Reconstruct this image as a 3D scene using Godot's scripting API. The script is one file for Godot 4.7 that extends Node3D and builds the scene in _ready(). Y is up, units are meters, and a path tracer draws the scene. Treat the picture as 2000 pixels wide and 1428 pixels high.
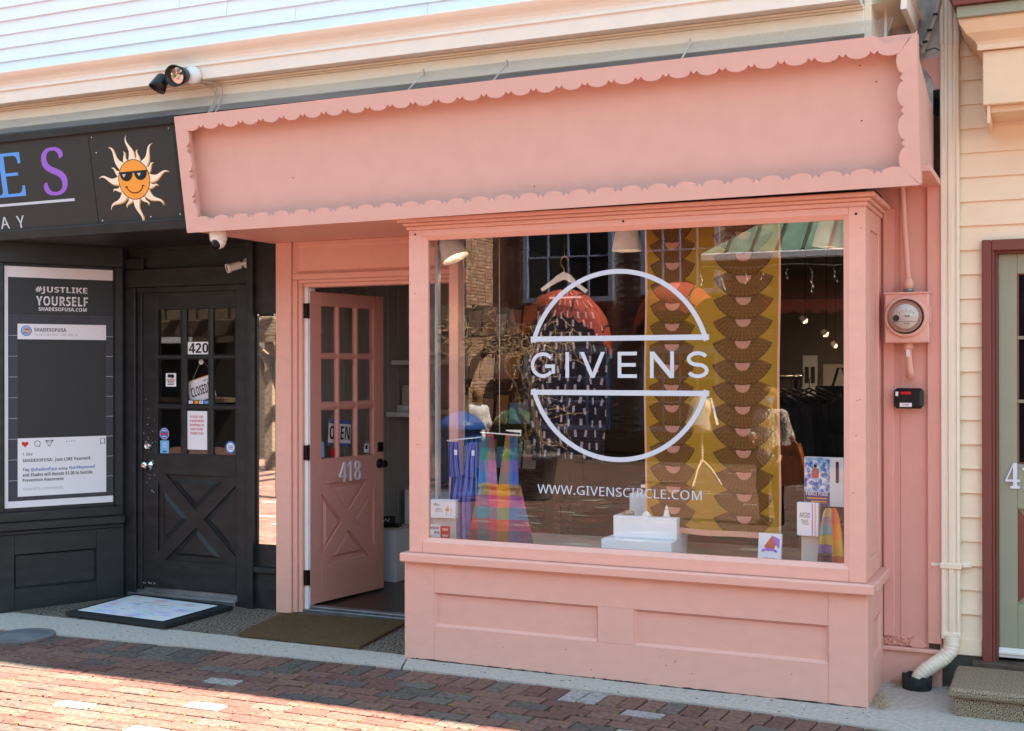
extends Node3D
# A shop front on a brick-paved shopping street: black shop on the left, salmon pink shop in the middle, cream house on the right.
# World: facade of the pink bay window is the plane z = 0, its lower left corner the origin; x runs along the street, z towards the viewer.

var M := {}
var counts := {}
var rng := RandomNumberGenerator.new()
var tex := {}


class Geo:
	var st := SurfaceTool.new()
	var xf := Transform3D.IDENTITY
	var uvs := false
	func _init() -> void:
		st.begin(Mesh.PRIMITIVE_TRIANGLES)
		st.set_smooth_group(-1)
	func v(p: Vector3) -> void:
		st.add_vertex(xf * p)
	func vu(p: Vector3, uv: Vector2) -> void:
		st.set_uv(uv)
		st.add_vertex(xf * p)
	func tri(a: Vector3, b: Vector3, c: Vector3) -> void:
		v(a); v(b); v(c)
	func quad(a: Vector3, b: Vector3, c: Vector3, d: Vector3) -> void:
		tri(a, b, c); tri(a, c, d)
	func out(p: Array, c: Vector3) -> void:
		var n: Vector3 = (p[0] - p[2]).cross(p[0] - p[1])
		var q := p
		if n.dot(p[0] - c) < 0.0:
			q = p.duplicate()
			q.reverse()
		for i in range(1, q.size() - 1):
			tri(q[0], q[i], q[i + 1])
	func box(lo: Vector3, hi: Vector3, b := 0.0) -> void:
		var c := (lo + hi) * 0.5
		var h := (hi - lo).abs() * 0.5
		b = minf(b, minf(h.x, minf(h.y, h.z)) * 0.9)
		var pt := func(s: Vector3, a: int) -> Vector3:
			var r := Vector3.ZERO
			for i in 3:
				r[i] = c[i] + s[i] * (h[i] if i == a else h[i] - b)
			return r
		for a in 3:
			for s in [-1.0, 1.0]:
				var p := []
				for k in [[-1, -1], [1, -1], [1, 1], [-1, 1]]:
					var sv := Vector3.ZERO
					sv[a] = s
					sv[(a + 1) % 3] = k[0]
					sv[(a + 2) % 3] = k[1]
					p.append(pt.call(sv, a))
				out(p, c)
		if b <= 0.0:
			return
		for a in 3:
			var e := (a + 1) % 3
			var f := (a + 2) % 3
			for s in [[-1, -1], [1, -1], [1, 1], [-1, 1]]:
				var s0 := Vector3.ZERO
				s0[e] = s[0]; s0[f] = s[1]; s0[a] = -1
				var s1 := s0
				s1[a] = 1
				out([pt.call(s0, e), pt.call(s1, e), pt.call(s1, f), pt.call(s0, f)], c)
		for x in [-1, 1]:
			for y in [-1, 1]:
				for z in [-1, 1]:
					var s := Vector3(x, y, z)
					out([pt.call(s, 0), pt.call(s, 1), pt.call(s, 2)], c)
	func prism(poly: PackedVector2Array, z0: float, z1: float) -> void:
		var area := 0.0
		for i in poly.size():
			area += poly[i].cross(poly[(i + 1) % poly.size()])
		var p := poly.duplicate()
		if area < 0.0:
			p.reverse()
		var t := Geometry2D.triangulate_polygon(p)
		for i in range(0, t.size(), 3):
			var a := p[t[i]]
			var b := p[t[i + 1]]
			var c := p[t[i + 2]]
			if (b - a).cross(c - a) > 0.0:
				var s := b
				b = c
				c = s
			tri(Vector3(a.x, a.y, z1), Vector3(b.x, b.y, z1), Vector3(c.x, c.y, z1))
			tri(Vector3(a.x, a.y, z0), Vector3(c.x, c.y, z0), Vector3(b.x, b.y, z0))
		for i in p.size():
			var a := p[i]
			var b := p[(i + 1) % p.size()]
			quad(Vector3(a.x, a.y, z1), Vector3(b.x, b.y, z1), Vector3(b.x, b.y, z0), Vector3(a.x, a.y, z0))
	func ribbon(pts: PackedVector2Array, w, z0: float, z1: float, closed := false) -> void:
		var n := pts.size()
		var l := PackedVector2Array()
		var r := PackedVector2Array()
		for i in n:
			var a := pts[(i - 1 + n) % n] if closed or i > 0 else pts[i]
			var b := pts[(i + 1) % n] if closed or i < n - 1 else pts[i]
			var d := (b - a).normalized()
			var wd: float = w if w is float else w[i]
			var k := wd * 0.5
			if i > 0 and i < n - 1 or closed:
				var d1 := (pts[i] - a).normalized()
				k /= maxf(0.35, absf(d1.dot(d)))
			l.append(pts[i] + Vector2(-d.y, d.x) * k)
			r.append(pts[i] - Vector2(-d.y, d.x) * k)
		for i in (n if closed else n - 1):
			var j := (i + 1) % n
			var poly := [l[i], l[j], r[j], r[i]]
			var f := []
			var bk := []
			for q in poly:
				f.append(Vector3(q.x, q.y, z1))
				bk.append(Vector3(q.x, q.y, z0))
			quad(f[0], f[1], f[2], f[3])
			quad(bk[3], bk[2], bk[1], bk[0])
			quad(f[1], f[0], bk[0], bk[1])
			quad(f[3], f[2], bk[2], bk[3])
		if not closed:
			for i in [0, n - 1]:
				quad(Vector3(l[i].x, l[i].y, z1), Vector3(r[i].x, r[i].y, z1), Vector3(r[i].x, r[i].y, z0), Vector3(l[i].x, l[i].y, z0))
	func tube(pts: Array, r, n := 8, caps := true, flat := 1.0) -> void:
		st.set_smooth_group(1)
		var rings := []
		var side := Vector3.ZERO
		for i in pts.size():
			var a: Vector3 = pts[maxi(i - 1, 0)]
			var b: Vector3 = pts[mini(i + 1, pts.size() - 1)]
			var d := (b - a).normalized()
			if side == Vector3.ZERO:
				side = d.cross(Vector3.UP if absf(d.y) < 0.9 else Vector3.RIGHT).normalized()
			side = (side - d * side.dot(d)).normalized()
			var up := side.cross(d)
			var rad: float = r if r is float else r[i]
			var ring := []
			for k in n:
				var t := TAU * k / n
				ring.append(pts[i] + (side * cos(t) + up * sin(t) * flat) * rad)
			rings.append(ring)
		for i in rings.size() - 1:
			for k in n:
				var m := (k + 1) % n
				quad(rings[i][k], rings[i][m], rings[i + 1][m], rings[i + 1][k])
		st.set_smooth_group(-1)
		if caps:
			for k in range(1, n - 1):
				tri(rings[0][0], rings[0][k + 1], rings[0][k])
				tri(rings[-1][0], rings[-1][k], rings[-1][k + 1])
	func lathe(prof: Array, n := 20, sharp := false) -> void:
		st.set_smooth_group(-1 if sharp else 2)
		for i in prof.size() - 1:
			for k in n:
				var a := TAU * k / n
				var b := TAU * (k + 1) / n
				var p: Vector2 = prof[i]
				var q: Vector2 = prof[i + 1]
				var p0 := Vector3(p.x * cos(a), p.y, p.x * sin(a))
				var p1 := Vector3(p.x * cos(b), p.y, p.x * sin(b))
				var q0 := Vector3(q.x * cos(a), q.y, q.x * sin(a))
				var q1 := Vector3(q.x * cos(b), q.y, q.x * sin(b))
				if p.x > 1e-5:
					tri(p0, q1, p1) if q.x > 1e-5 else tri(p0, q0, p1)
				if q.x > 1e-5:
					tri(p0, q0, q1)
		st.set_smooth_group(-1)
	func sheet(p: Array, uv0 := Vector2.ZERO, uv1 := Vector2.ONE) -> void:   # four corners: bottom left, bottom right, top right, top left
		var uv := [Vector2(uv0.x, uv1.y), uv1, Vector2(uv1.x, uv0.y), uv0]
		for i in [0, 2, 1, 0, 3, 2]:
			vu(p[i], uv[i])
	func done() -> ArrayMesh:
		st.generate_normals()
		return st.commit()


func numbered(parent: Node, base: String) -> String:
	var key := "%d/%s" % [parent.get_instance_id(), base]
	var n: int = counts.get(key, 0)
	counts[key] = n + 1
	return base if n == 0 else "%s_%03d" % [base, n]


func part(called: String, g, m: Material, parent: Node3D = self, at := Transform3D.IDENTITY) -> MeshInstance3D:
	var o := MeshInstance3D.new()
	o.name = numbered(parent, called)
	o.mesh = g.done() if g is Geo else g
	o.material_override = m
	o.transform = at
	parent.add_child(o, true)
	return o


func tag(o: Node3D, label: String, category: String, group := "") -> Node3D:
	o.set_meta("label", label)
	o.set_meta("category", category)
	if group:
		o.set_meta("group", group)
	return o


func thing(called: String, label: String, category: String, at := Transform3D.IDENTITY, group := "") -> Node3D:
	var o := Node3D.new()
	o.name = numbered(self, called)
	o.transform = at
	add_child(o, true)
	return tag(o, label, category, group)


func pos(x: float, y: float, z: float) -> Transform3D:
	return Transform3D(Basis.IDENTITY, Vector3(x, y, z))


func V(x: float, y: float, z: float) -> Vector3:
	return Vector3(x, y, z)


func bx(called: String, lo: Vector3, hi: Vector3, m: Material, parent: Node3D, bev := 0.003, at := Transform3D.IDENTITY) -> MeshInstance3D:
	var g := Geo.new()
	g.box(lo, hi, bev)
	return part(called, g, m, parent, at)


var fonts := {}


func font(called: String, weight := 400) -> SystemFont:
	var k := called + str(weight)
	if not fonts.has(k):
		var f := SystemFont.new()
		f.font_names = PackedStringArray([called])
		f.font_weight = weight
		fonts[k] = f
	return fonts[k]


func lettering(called: String, s: String, f: Font, x0: float, x1: float, y0: float, y1: float, z: float, m: Material, parent: Node3D, depth := 0.0012) -> MeshInstance3D:
	var t := TextMesh.new()
	t.text = s
	t.font = f
	t.font_size = 48
	t.pixel_size = 0.002
	t.depth = 0.001
	t.curve_step = 1.0
	var b := t.get_aabb()
	var sx := (x1 - x0) / b.size.x if x1 > x0 else 0.0
	var sy := (y1 - y0) / b.size.y if y1 > y0 else sx
	if sx == 0.0:
		sx = sy
	var at := Transform3D(Basis.from_scale(Vector3(sx, sy, depth / 0.001)), Vector3(x0 - b.position.x * sx, y0 - b.position.y * sy, z + depth * 0.5))
	return part(called, t, m, parent, at)


func noise_tex(called: String, freq: float, lo: float, hi: float, octaves := 4, size := 256, kind := FastNoiseLite.TYPE_SIMPLEX_SMOOTH, stops := []) -> NoiseTexture2D:
	if tex.has(called):
		return tex[called]
	var n := FastNoiseLite.new()
	n.seed = called.hash() % 1000
	n.noise_type = kind
	n.frequency = freq
	n.fractal_octaves = octaves
	var t := NoiseTexture2D.new()
	t.width = size
	t.height = size
	t.seamless = true
	t.noise = n
	var g := Gradient.new()
	if stops.is_empty():
		g.set_color(0, Color(lo, lo, lo))
		g.set_color(1, Color(hi, hi, hi))
	else:
		g.offsets = PackedFloat32Array(stops.map(func(s): return s[0]))
		g.colors = PackedColorArray(stops.map(func(s): return s[1]))
	t.color_ramp = g
	tex[called] = t
	return t


func mat(called: String, c: Color, rough := 0.6, look := "", scale := Vector3.ONE, bump := "", bump_mm := 0.0) -> StandardMaterial3D:
	var m := StandardMaterial3D.new()
	m.resource_name = called
	m.albedo_color = c
	m.roughness = rough
	m.metallic_specular = 0.4
	if look or bump:
		m.uv1_triplanar = true
		m.uv1_world_triplanar = true
		m.uv1_scale = scale
	if look:
		m.albedo_texture = tex[look]
	if bump:
		m.heightmap_enabled = true
		m.heightmap_texture = tex[bump]
		m.heightmap_scale = bump_mm * 0.1
	M[called] = m
	return m


func c8(r: int, g: int, b: int) -> Color:
	return Color8(r, g, b)


func basis_of(u: Vector3, v: Vector3, at: Vector3) -> Transform3D:
	u = u.normalized()
	var n := u.cross(v).normalized()
	return Transform3D(Basis(u, n.cross(u), n), at)


func arc(cx: float, cy: float, r: float, a0: float, a1: float, n := 24, ry := -1.0) -> PackedVector2Array:
	var p := PackedVector2Array()
	for i in n + 1:
		var a := deg_to_rad(lerpf(a0, a1, float(i) / n))
		p.append(Vector2(cx + cos(a) * r, cy + sin(a) * (r if ry < 0.0 else ry)))
	return p


func smooth(p: Array, n := 24) -> Array:   # a soft curve through the given points
	var c := Curve3D.new()
	for i in p.size():
		var t: Vector3 = (p[mini(i + 1, p.size() - 1)] - p[maxi(i - 1, 0)]) / 6.0
		c.add_point(p[i], -t, t)
	var q := []
	for i in n + 1:
		q.append(c.sample_baked(c.get_baked_length() * i / n, true))
	return q


func rect(x0: float, y0: float, x1: float, y1: float) -> PackedVector2Array:
	return PackedVector2Array([Vector2(x0, y0), Vector2(x1, y0), Vector2(x1, y1), Vector2(x0, y1)])


# a recessed panel in a face that looks along +z: four sloped sides from (x0, y0, x1, y1) at z down to the panel
func recess(g: Geo, x0: float, y0: float, x1: float, y1: float, z: float, deep: float, slope: float) -> void:
	var o := [V(x0, y0, z), V(x1, y0, z), V(x1, y1, z), V(x0, y1, z)]
	var i := [V(x0 + slope, y0 + slope, z - deep), V(x1 - slope, y0 + slope, z - deep), V(x1 - slope, y1 - slope, z - deep), V(x0 + slope, y1 - slope, z - deep)]
	for k in 4:
		var n := (k + 1) % 4
		g.quad(o[k], i[k], i[n], o[n])
	g.quad(i[0], i[3], i[2], i[1])


func _ready() -> void:
	rng.seed = 418
	camera_and_light()
	textures()
	materials()
	pavement()
	white_building()
	black_shop()
	pink_shop()
	cream_house()
	pink_sign()
	black_sign()
	street_things()
	notices()
	shop_interior()
	window_display()
	decals()
	far_side()
	passers_by()


func camera_and_light() -> void:
	var cam := Camera3D.new()
	cam.name = "camera"
	cam.fov = 33.338
	cam.near = 0.05
	cam.far = 600.0
	cam.position = Vector3(3.307, 1.6, 5.889)
	cam.rotation = Vector3(deg_to_rad(0.081), deg_to_rad(24.267), deg_to_rad(-0.09))
	add_child(cam)
	cam.current = true
	var sky := ProceduralSkyMaterial.new()
	sky.sky_top_color = c8(146, 186, 216)
	sky.sky_horizon_color = c8(220, 231, 232)
	sky.sky_curve = 0.2
	sky.ground_bottom_color = c8(120, 105, 95)
	sky.ground_horizon_color = c8(190, 190, 190)
	sky.sun_angle_max = 3.0
	sky.sky_energy_multiplier = 0.72
	var env := Environment.new()
	env.background_mode = Environment.BG_SKY
	env.sky = Sky.new()
	env.sky.sky_material = sky
	env.tonemap_mode = Environment.TONE_MAPPER_LINEAR
	env.tonemap_exposure = 7.2
	env.sdfgi_enabled = true
	env.ssao_enabled = true
	env.ssil_enabled = true
	var we := WorldEnvironment.new()
	we.name = "world_environment"
	we.environment = env
	add_child(we)
	var sun := DirectionalLight3D.new()
	sun.name = "sun"
	sun.light_energy = 1.6
	sun.light_color = Color(1.0, 0.945, 0.86)
	sun.light_angular_distance = 0.5
	sun.shadow_enabled = true
	add_child(sun)
	sun.look_at_from_position(Vector3(0.56, 0.82, -0.127) * 50.0, Vector3.ZERO)


func textures() -> void:
	noise_tex("paint", 0.03, 0.97, 1.0, 5)
	noise_tex("mild", 0.06, 0.84, 1.0, 5)
	noise_tex("worn", 0.02, 0.66, 1.0, 5)
	noise_tex("coarse", 0.05, 0.45, 1.0, 5)
	noise_tex("grain", 0.03, 0.0, 1.0, 4)
	noise_tex("pits", 0.12, 0.0, 1.0, 3)
	noise_tex("speckle", 0.16, 0.25, 1.0, 2, 256, FastNoiseLite.TYPE_CELLULAR)
	noise_tex("stone", 0.09, 0, 1, 3, 256, FastNoiseLite.TYPE_SIMPLEX_SMOOTH, [[0.0, Color(0.32, 0.3, 0.28)], [0.42, Color(0.62, 0.6, 0.56)], [0.6, Color(0.8, 0.76, 0.72)], [1.0, Color(1, 1, 1)]])
	noise_tex("pebble", 0.075, 0, 1, 1, 256, FastNoiseLite.TYPE_CELLULAR, [[0.0, Color(1, 0.97, 0.92)], [0.35, Color(0.72, 0.66, 0.6)], [0.62, Color(0.46, 0.43, 0.42)], [1.0, Color(0.2, 0.19, 0.19)]])
	noise_tex("crackle", 0.03, 0, 1, 3, 512, FastNoiseLite.TYPE_CELLULAR, [[0.0, Color(1, 1, 1)], [0.75, Color(0.8, 0.8, 0.8)], [1.0, Color(0, 0, 0)]])
	noise_tex("wood", 0.02, 0.72, 1.0, 5)
	noise_tex("mulch", 0.2, 0.35, 1.0, 3)


func materials() -> void:
	var smooth := Vector3(0.7, 0.7, 0.7)
	mat("pink", c8(224, 168, 152), 0.5, "paint", Vector3(0.9, 1.6, 0.9), "grain", 0.5)
	mat("pink_sign", c8(215, 168, 155), 0.65, "paint", smooth, "grain", 0.15)
	mat("pink_old", c8(222, 160, 147), 0.45, "paint", Vector3(1.5, 0.5, 1.5), "crackle", 2.0)
	mat("pink_door_shade", c8(208, 148, 137), 0.45, "paint", Vector3(0.9, 1.6, 0.9), "grain", 0.5)  # the shopfront's own pink, darkened to imitate shade inside the doorway
	mat("white_paint", c8(230, 230, 234), 0.55, "paint", Vector3(0.5, 1.5, 0.5), "grain", 0.3)
	mat("white_trim", c8(234, 219, 204), 0.5, "paint", smooth, "grain", 0.3)
	mat("beige", c8(240, 222, 198), 0.6, "paint", smooth, "grain", 0.4)
	mat("cream", c8(238, 216, 189), 0.6, "paint", Vector3(0.6, 1.2, 0.6), "grain", 0.4)
	mat("cream_box", c8(230, 200, 168), 0.6, "paint", smooth, "grain", 0.3)
	mat("black_paint", c8(45, 46, 48), 0.42, "worn", Vector3(1, 2, 1), "grain", 0.7)
	mat("black_sign", c8(48, 46, 45), 0.5, "paint", smooth, "grain", 0.2)
	mat("brown_trim", c8(122, 66, 58), 0.5, "paint", Vector3(2, 0.5, 2), "grain", 0.6)
	mat("sage", c8(150, 148, 126), 0.55, "paint", smooth, "grain", 0.3)
	mat("number_silver", c8(214, 212, 222), 0.3)
	mat("sage_dark", c8(98, 97, 86), 0.7, "worn", smooth, "grain", 0.6)
	mat("grey_wall", c8(170, 166, 166), 0.7, "paint", smooth)
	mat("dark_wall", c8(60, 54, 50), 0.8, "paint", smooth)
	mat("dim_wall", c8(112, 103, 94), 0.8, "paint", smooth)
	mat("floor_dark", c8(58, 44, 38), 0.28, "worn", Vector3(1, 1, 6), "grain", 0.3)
	mat("platform", c8(196, 184, 176), 0.5, "paint", smooth)
	mat("display_white", c8(226, 228, 232), 0.5, "paint", smooth)
	mat("metal", c8(178, 178, 182), 0.35, "worn", smooth)
	M.metal.metallic = 0.85
	mat("steel_dark", c8(46, 42, 40), 0.4, "worn", smooth)
	M.steel_dark.metallic = 0.7
	mat("chrome", c8(215, 212, 208), 0.12)
	M.chrome.metallic = 1.0
	mat("mirror", c8(236, 236, 234), 0.02)
	M.mirror.metallic = 1.0
	mat("gold", c8(214, 170, 96), 0.25)
	M.gold.metallic = 1.0
	mat("concrete", c8(188, 174, 163), 0.9, "mild", Vector3(2, 2, 2), "pits", 0.5)
	mat("aggregate", c8(150, 142, 136), 0.8, "pebble", Vector3(3, 3, 3), "pebble", 5.0)
	mat("cover_iron", c8(126, 124, 126), 0.6, "worn", smooth, "pits", 1.0)
	mat("blind", c8(206, 200, 194), 0.8)
	M.blind.backlight_enabled = true
	M.blind.backlight = Color(0.25, 0.25, 0.25)
	mat("granite", c8(206, 192, 174), 0.85, "pebble", Vector3(9, 9, 9), "pits", 3.0)
	mat("joint_sand", c8(92, 76, 66), 0.95, "coarse", Vector3(2, 2, 2), "pits", 2.0)
	mat("moss", c8(128, 116, 62), 0.95)
	mat("earth", c8(112, 92, 80), 0.95, "coarse", Vector3(0.3, 0.3, 0.3))
	var bricks := {"brick_red": c8(132, 93, 83), "brick_rose": c8(138, 100, 88), "brick_dark": c8(122, 83, 75), "brick_grey": c8(118, 103, 94), "brick_grey_dark": c8(104, 90, 83), "brick_pale": c8(176, 164, 158)}
	for k in bricks:
		mat(k, bricks[k], 0.9, "worn", Vector3(5, 5, 5), "pits", 0.8)
	mat("wall_brick", Color.WHITE, 0.9, "worn", Vector3(1.2, 1.2, 1.2))
	M.wall_brick.vertex_color_use_as_albedo = true
	mat("paving_far", Color.WHITE, 0.85, "worn", Vector3(2, 2, 2), "pits", 1.6)
	M.paving_far.vertex_color_use_as_albedo = true
	mat("mortar", c8(186, 172, 156), 0.95, "worn", Vector3(2, 2, 2))
	mat("doormat_brown", c8(140, 108, 74), 1.0, "mulch", Vector3(6, 6, 6), "mulch", 6.0)
	mat("rubber", c8(36, 36, 38), 0.7, "paint", smooth, "pits", 1.0)
	mat("downpipe", c8(236, 219, 198), 0.4, "paint", Vector3(2, 0.4, 2), "grain", 0.2)
	mat("collar", c8(52, 54, 50), 0.8, "worn", Vector3(5, 5, 5), "pits", 3.0)
	mat("old_white", c8(214, 208, 206), 0.8, "worn", Vector3(1.5, 1.5, 1.5), "crackle", 1.5)
	mat("white_plastic", c8(226, 220, 214), 0.35)
	mat("lens_black", c8(14, 14, 16), 0.08)
	mat("black_plastic", c8(26, 27, 29), 0.32)
	mat("grey_plastic", c8(140, 142, 146), 0.4)
	mat("red_plastic", c8(200, 22, 30), 0.35)
	mat("cable", c8(196, 172, 146), 0.6, "worn", smooth)
	mat("wire", c8(206, 196, 188), 0.5)
	M.wire.metallic = 0.3
	mat("paper_white", c8(226, 222, 226), 0.75)
	mat("ink_black", c8(24, 24, 26), 0.6)
	mat("ink_red", c8(186, 54, 66), 0.6)
	mat("ink_blue", c8(66, 100, 168), 0.6)
	mat("ink_sky", c8(124, 178, 226), 0.6)
	mat("ink_grey", c8(164, 162, 168), 0.6)
	mat("ink_violet", c8(150, 96, 200), 0.6)
	mat("ink_azure", c8(92, 150, 222), 0.6)
	mat("ink_orange", c8(236, 152, 58), 0.6)
	mat("ink_cream", c8(240, 220, 196), 0.6)
	mat("ink_ochre", c8(206, 150, 86), 0.6)
	mat("poster_black", c8(40, 40, 44), 0.45)
	mat("poster_plank", c8(88, 88, 98), 0.6, "coarse", Vector3(2.0, 30, 2.0))
	mat("vinyl_white", c8(192, 197, 206), 0.6)
	mat("black_cloth", c8(54, 51, 52), 0.95, "worn", Vector3(4, 1, 4))
	mat("charcoal_cloth", c8(78, 74, 76), 0.95, "worn", Vector3(4, 1, 4))
	mat("timber", c8(150, 128, 108), 0.9, "coarse", Vector3(0.6, 6, 0.6), "grain", 3.0)
	mat("timber_old", c8(112, 94, 80), 0.9, "coarse", Vector3(0.6, 6, 0.6), "grain", 3.0)
	mat("vine", c8(150, 122, 92), 0.95, "coarse", Vector3(3, 3, 3))
	mat("twig", c8(188, 158, 124), 0.95)
	mat("awning_green", c8(150, 186, 166), 0.5, "worn", smooth)
	mat("awning_red", c8(188, 84, 66), 0.85, "paint", smooth)
	mat("window_blue", c8(128, 138, 168), 0.5)
	mat("brick_tan", Color.WHITE, 0.9, "worn", Vector3(1.2, 1.2, 1.2))
	mat("dark_glass", c8(20, 21, 22), 0.06)
	mat("bin_blue", c8(44, 92, 168), 0.4)
	mat("bin_green", c8(60, 98, 74), 0.45)
	mat("pot_grey", c8(126, 121, 116), 0.7, "worn", smooth)
	mat("skin", c8(214, 160, 134), 0.55)
	mat("hair_blonde", c8(190, 140, 84), 0.6, "coarse", Vector3(8, 1.5, 8))
	mat("leather_tan", c8(190, 108, 56), 0.4, "worn", Vector3(3, 3, 3))
	mat("mask_blue", c8(122, 168, 200), 0.8)
	mat("cloth_white", c8(226, 222, 224), 0.9)
	mat("bulb_white", c8(240, 236, 224), 0.3)
	mat("lit_bulb", c8(250, 240, 220), 0.4)
	M.lit_bulb.emission_enabled = true
	M.lit_bulb.emission = Color(1.0, 0.88, 0.7)
	M.lit_bulb.emission_energy_multiplier = 0.14
	mat("lamp_white", c8(214, 210, 206), 0.6)
	var glass := mat("glass", Color(1, 1, 1, 0.0), 0.0)
	glass.transparency = BaseMaterial3D.TRANSPARENCY_ALPHA
	glass.metallic_specular = 0.5
	var dome := mat("clear_dome", Color(0.98, 0.98, 1, 0.0), 0.0)
	dome.transparency = BaseMaterial3D.TRANSPARENCY_ALPHA
	dome.metallic_specular = 0.6


func edge_z(x: float) -> float:   # the front edge of the concrete strip
	var k := [[-30.0, 0.85], [-6.0, 0.53], [-2.64, 0.352], [-1.2, 0.262], [0.1, 0.2], [1.2, 0.216], [2.06, 0.245], [2.7, 0.315], [3.6, 0.38], [6.0, 0.45], [30.0, 0.5]]
	for i in k.size() - 1:
		if x <= k[i + 1][0]:
			return lerpf(k[i][1], k[i + 1][1], (x - k[i][0]) / (k[i + 1][0] - k[i][0]))
	return 0.5


func in_frame(p: Vector3) -> bool:
	var cam: Camera3D = get_node("camera")
	var q := cam.transform.affine_inverse() * p
	var t := tan(deg_to_rad(cam.fov * 0.5))
	return q.z < 0.0 and absf(q.y) < -q.z * t * 1.03 and absf(q.x) < -q.z * t * 1.43


func pavement() -> void:
	var g := Geo.new()
	g.quad(V(-200, -0.05, 200), V(-200, -0.05, -200), V(200, -0.05, -200), V(200, -0.05, 200))
	var gr := part("ground", g, M.earth)
	gr.set_meta("kind", "structure")
	g = Geo.new()
	g.quad(V(-16, -0.022, 13.2), V(-16, -0.022, 0.1), V(9, -0.022, 0.1), V(9, -0.022, 13.2))
	var pave := Node3D.new()
	pave.name = "brick_pavement"
	pave.set_meta("kind", "structure")
	add_child(pave)
	part("sand_bed", g, M.joint_sand, pave)
	# three brick shapes, soft-edged and a little uneven
	var shapes := []
	for k in 4:
		g = Geo.new()
		g.box(V(-0.0965, -0.04, -0.0465), V(0.0965, 0.0, 0.0465), 0.0015 + 0.0005 * k)
		shapes.append(g.done())
	var kinds := ["brick_red", "brick_rose", "brick_dark", "brick_grey", "brick_grey_dark", "brick_pale"]
	var spots := []
	# a soldier course along the strip
	var x := -14.0
	while x < 8.5:
		var z := edge_z(x)
		var a := atan2(edge_z(x + 0.1) - edge_z(x - 0.1), 0.2)
		spots.append([V(x, 0, z + 0.104), a + PI / 2])
		x += 0.1015
	for row in 124:
		x = -14.0 + (0.1 if row % 2 else 0.0) + rng.randf_range(-0.02, 0.02)
		while x < 8.5:
			var fade := clampf(1.0 - row / 40.0, 0.0, 1.0)
			var z := lerpf(0.3, edge_z(x), fade) + 0.206 + 0.05 + row * 0.1015
			var a := atan2(edge_z(x + 0.1) - edge_z(x - 0.1), 0.2) * fade
			spots.append([V(x, 0, z), a])
			x += 0.2015
	var near := []
	var far := []
	for s in spots:
		(near if in_frame(s[0]) else far).append(s)
	var eye := Vector3(3.307, 1.6, 5.889)
	near.sort_custom(func(p, q): return p[0].distance_to(eye) < q[0].distance_to(eye))
	while near.size() > 300:
		far.append(near.pop_back())
	for s in near:
		var r := rng.randf()
		var kind: String = kinds[0] if r < 0.3 else kinds[1] if r < 0.5 else kinds[2] if r < 0.7 else kinds[3] if r < 0.84 else kinds[4] if r < 0.968 else kinds[5]
		var b := Basis.from_euler(Vector3(rng.randf_range(-0.006, 0.006), -s[1] + rng.randf_range(-0.01, 0.01), rng.randf_range(-0.004, 0.004)))
		part("brick", shapes[rng.randi() % 4], M[kind], pave, Transform3D(b, s[0] + V(0, -0.006 + rng.randf_range(-0.002, 0.0015), 0)))
	var mm := MultiMesh.new()
	mm.transform_format = MultiMesh.TRANSFORM_3D
	mm.use_colors = true
	mm.mesh = shapes[1]
	mm.instance_count = far.size()
	for i in far.size():
		var s = far[i]
		var b := Basis.from_euler(Vector3(rng.randf_range(-0.012, 0.012), -s[1] + rng.randf_range(-0.012, 0.012), 0))
		mm.set_instance_transform(i, Transform3D(b, s[0] + V(0, -0.006 + rng.randf_range(-0.003, 0.002), 0)))
		var r := rng.randf()
		var kind: String = kinds[0] if r < 0.3 else kinds[1] if r < 0.5 else kinds[2] if r < 0.7 else kinds[3] if r < 0.84 else kinds[4] if r < 0.968 else kinds[5]
		mm.set_instance_color(i, M[kind].albedo_color.srgb_to_linear())
	var mi := MultiMeshInstance3D.new()
	mi.name = "bricks_beyond"
	mi.multimesh = mm
	mi.material_override = M.paving_far
	mi.set_meta("kind", "stuff")
	pave.add_child(mi)
	# the concrete strip in two pours and the aggregate floor of the entry
	var strip := Node3D.new()
	strip.name = "concrete_strip"
	strip.set_meta("kind", "structure")
	add_child(strip)
	var flat := Transform3D(Basis(V(1, 0, 0), V(0, 0, -1), V(0, 1, 0)), Vector3.ZERO)
	var left := PackedVector2Array()
	for q in [-14.0, -6.0, -2.64, -1.2, 0.088]:
		left.append(Vector2(q, -edge_z(q)))
	for q in [[-0.03, 0.1], [-0.62, 0.08], [-1.75, 0.14], [-2.66, 0.2], [-3.2, 0.24], [-14.0, 0.24]]:
		left.append(Vector2(q[0], q[1]))
	g = Geo.new()
	g.xf = flat
	g.prism(left, -0.12, 0.0)
	part("slab", g, M.concrete, strip)
	var right := PackedVector2Array()
	for q in [0.1, 1.2, 2.06, 2.7, 3.6, 6.0, 9.0]:
		right.append(Vector2(q, -edge_z(q)))
	right.append(Vector2(9.0, 0.7))
	right.append(Vector2(0.0, 0.7))
	right.append(Vector2(-0.018, 0.1))
	g = Geo.new()
	g.xf = flat
	g.prism(right, -0.12, 0.0)
	part("slab", g, M.concrete, strip)
	g = Geo.new()
	g.quad(V(-3.2, 0.004, -0.06), V(-2.75, 0.03, -0.8), V(-0.02, 0.03, -0.8), V(-0.02, 0.004, -0.06))
	g.quad(V(-3.2, -0.08, -0.06), V(-3.2, 0.004, -0.06), V(-0.02, 0.004, -0.06), V(-0.02, -0.08, -0.06))
	var entry := part("entry_floor", g, M.aggregate)
	entry.set_meta("kind", "structure")
	# grit and little chips lying on the strip
	g = Geo.new()
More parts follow.
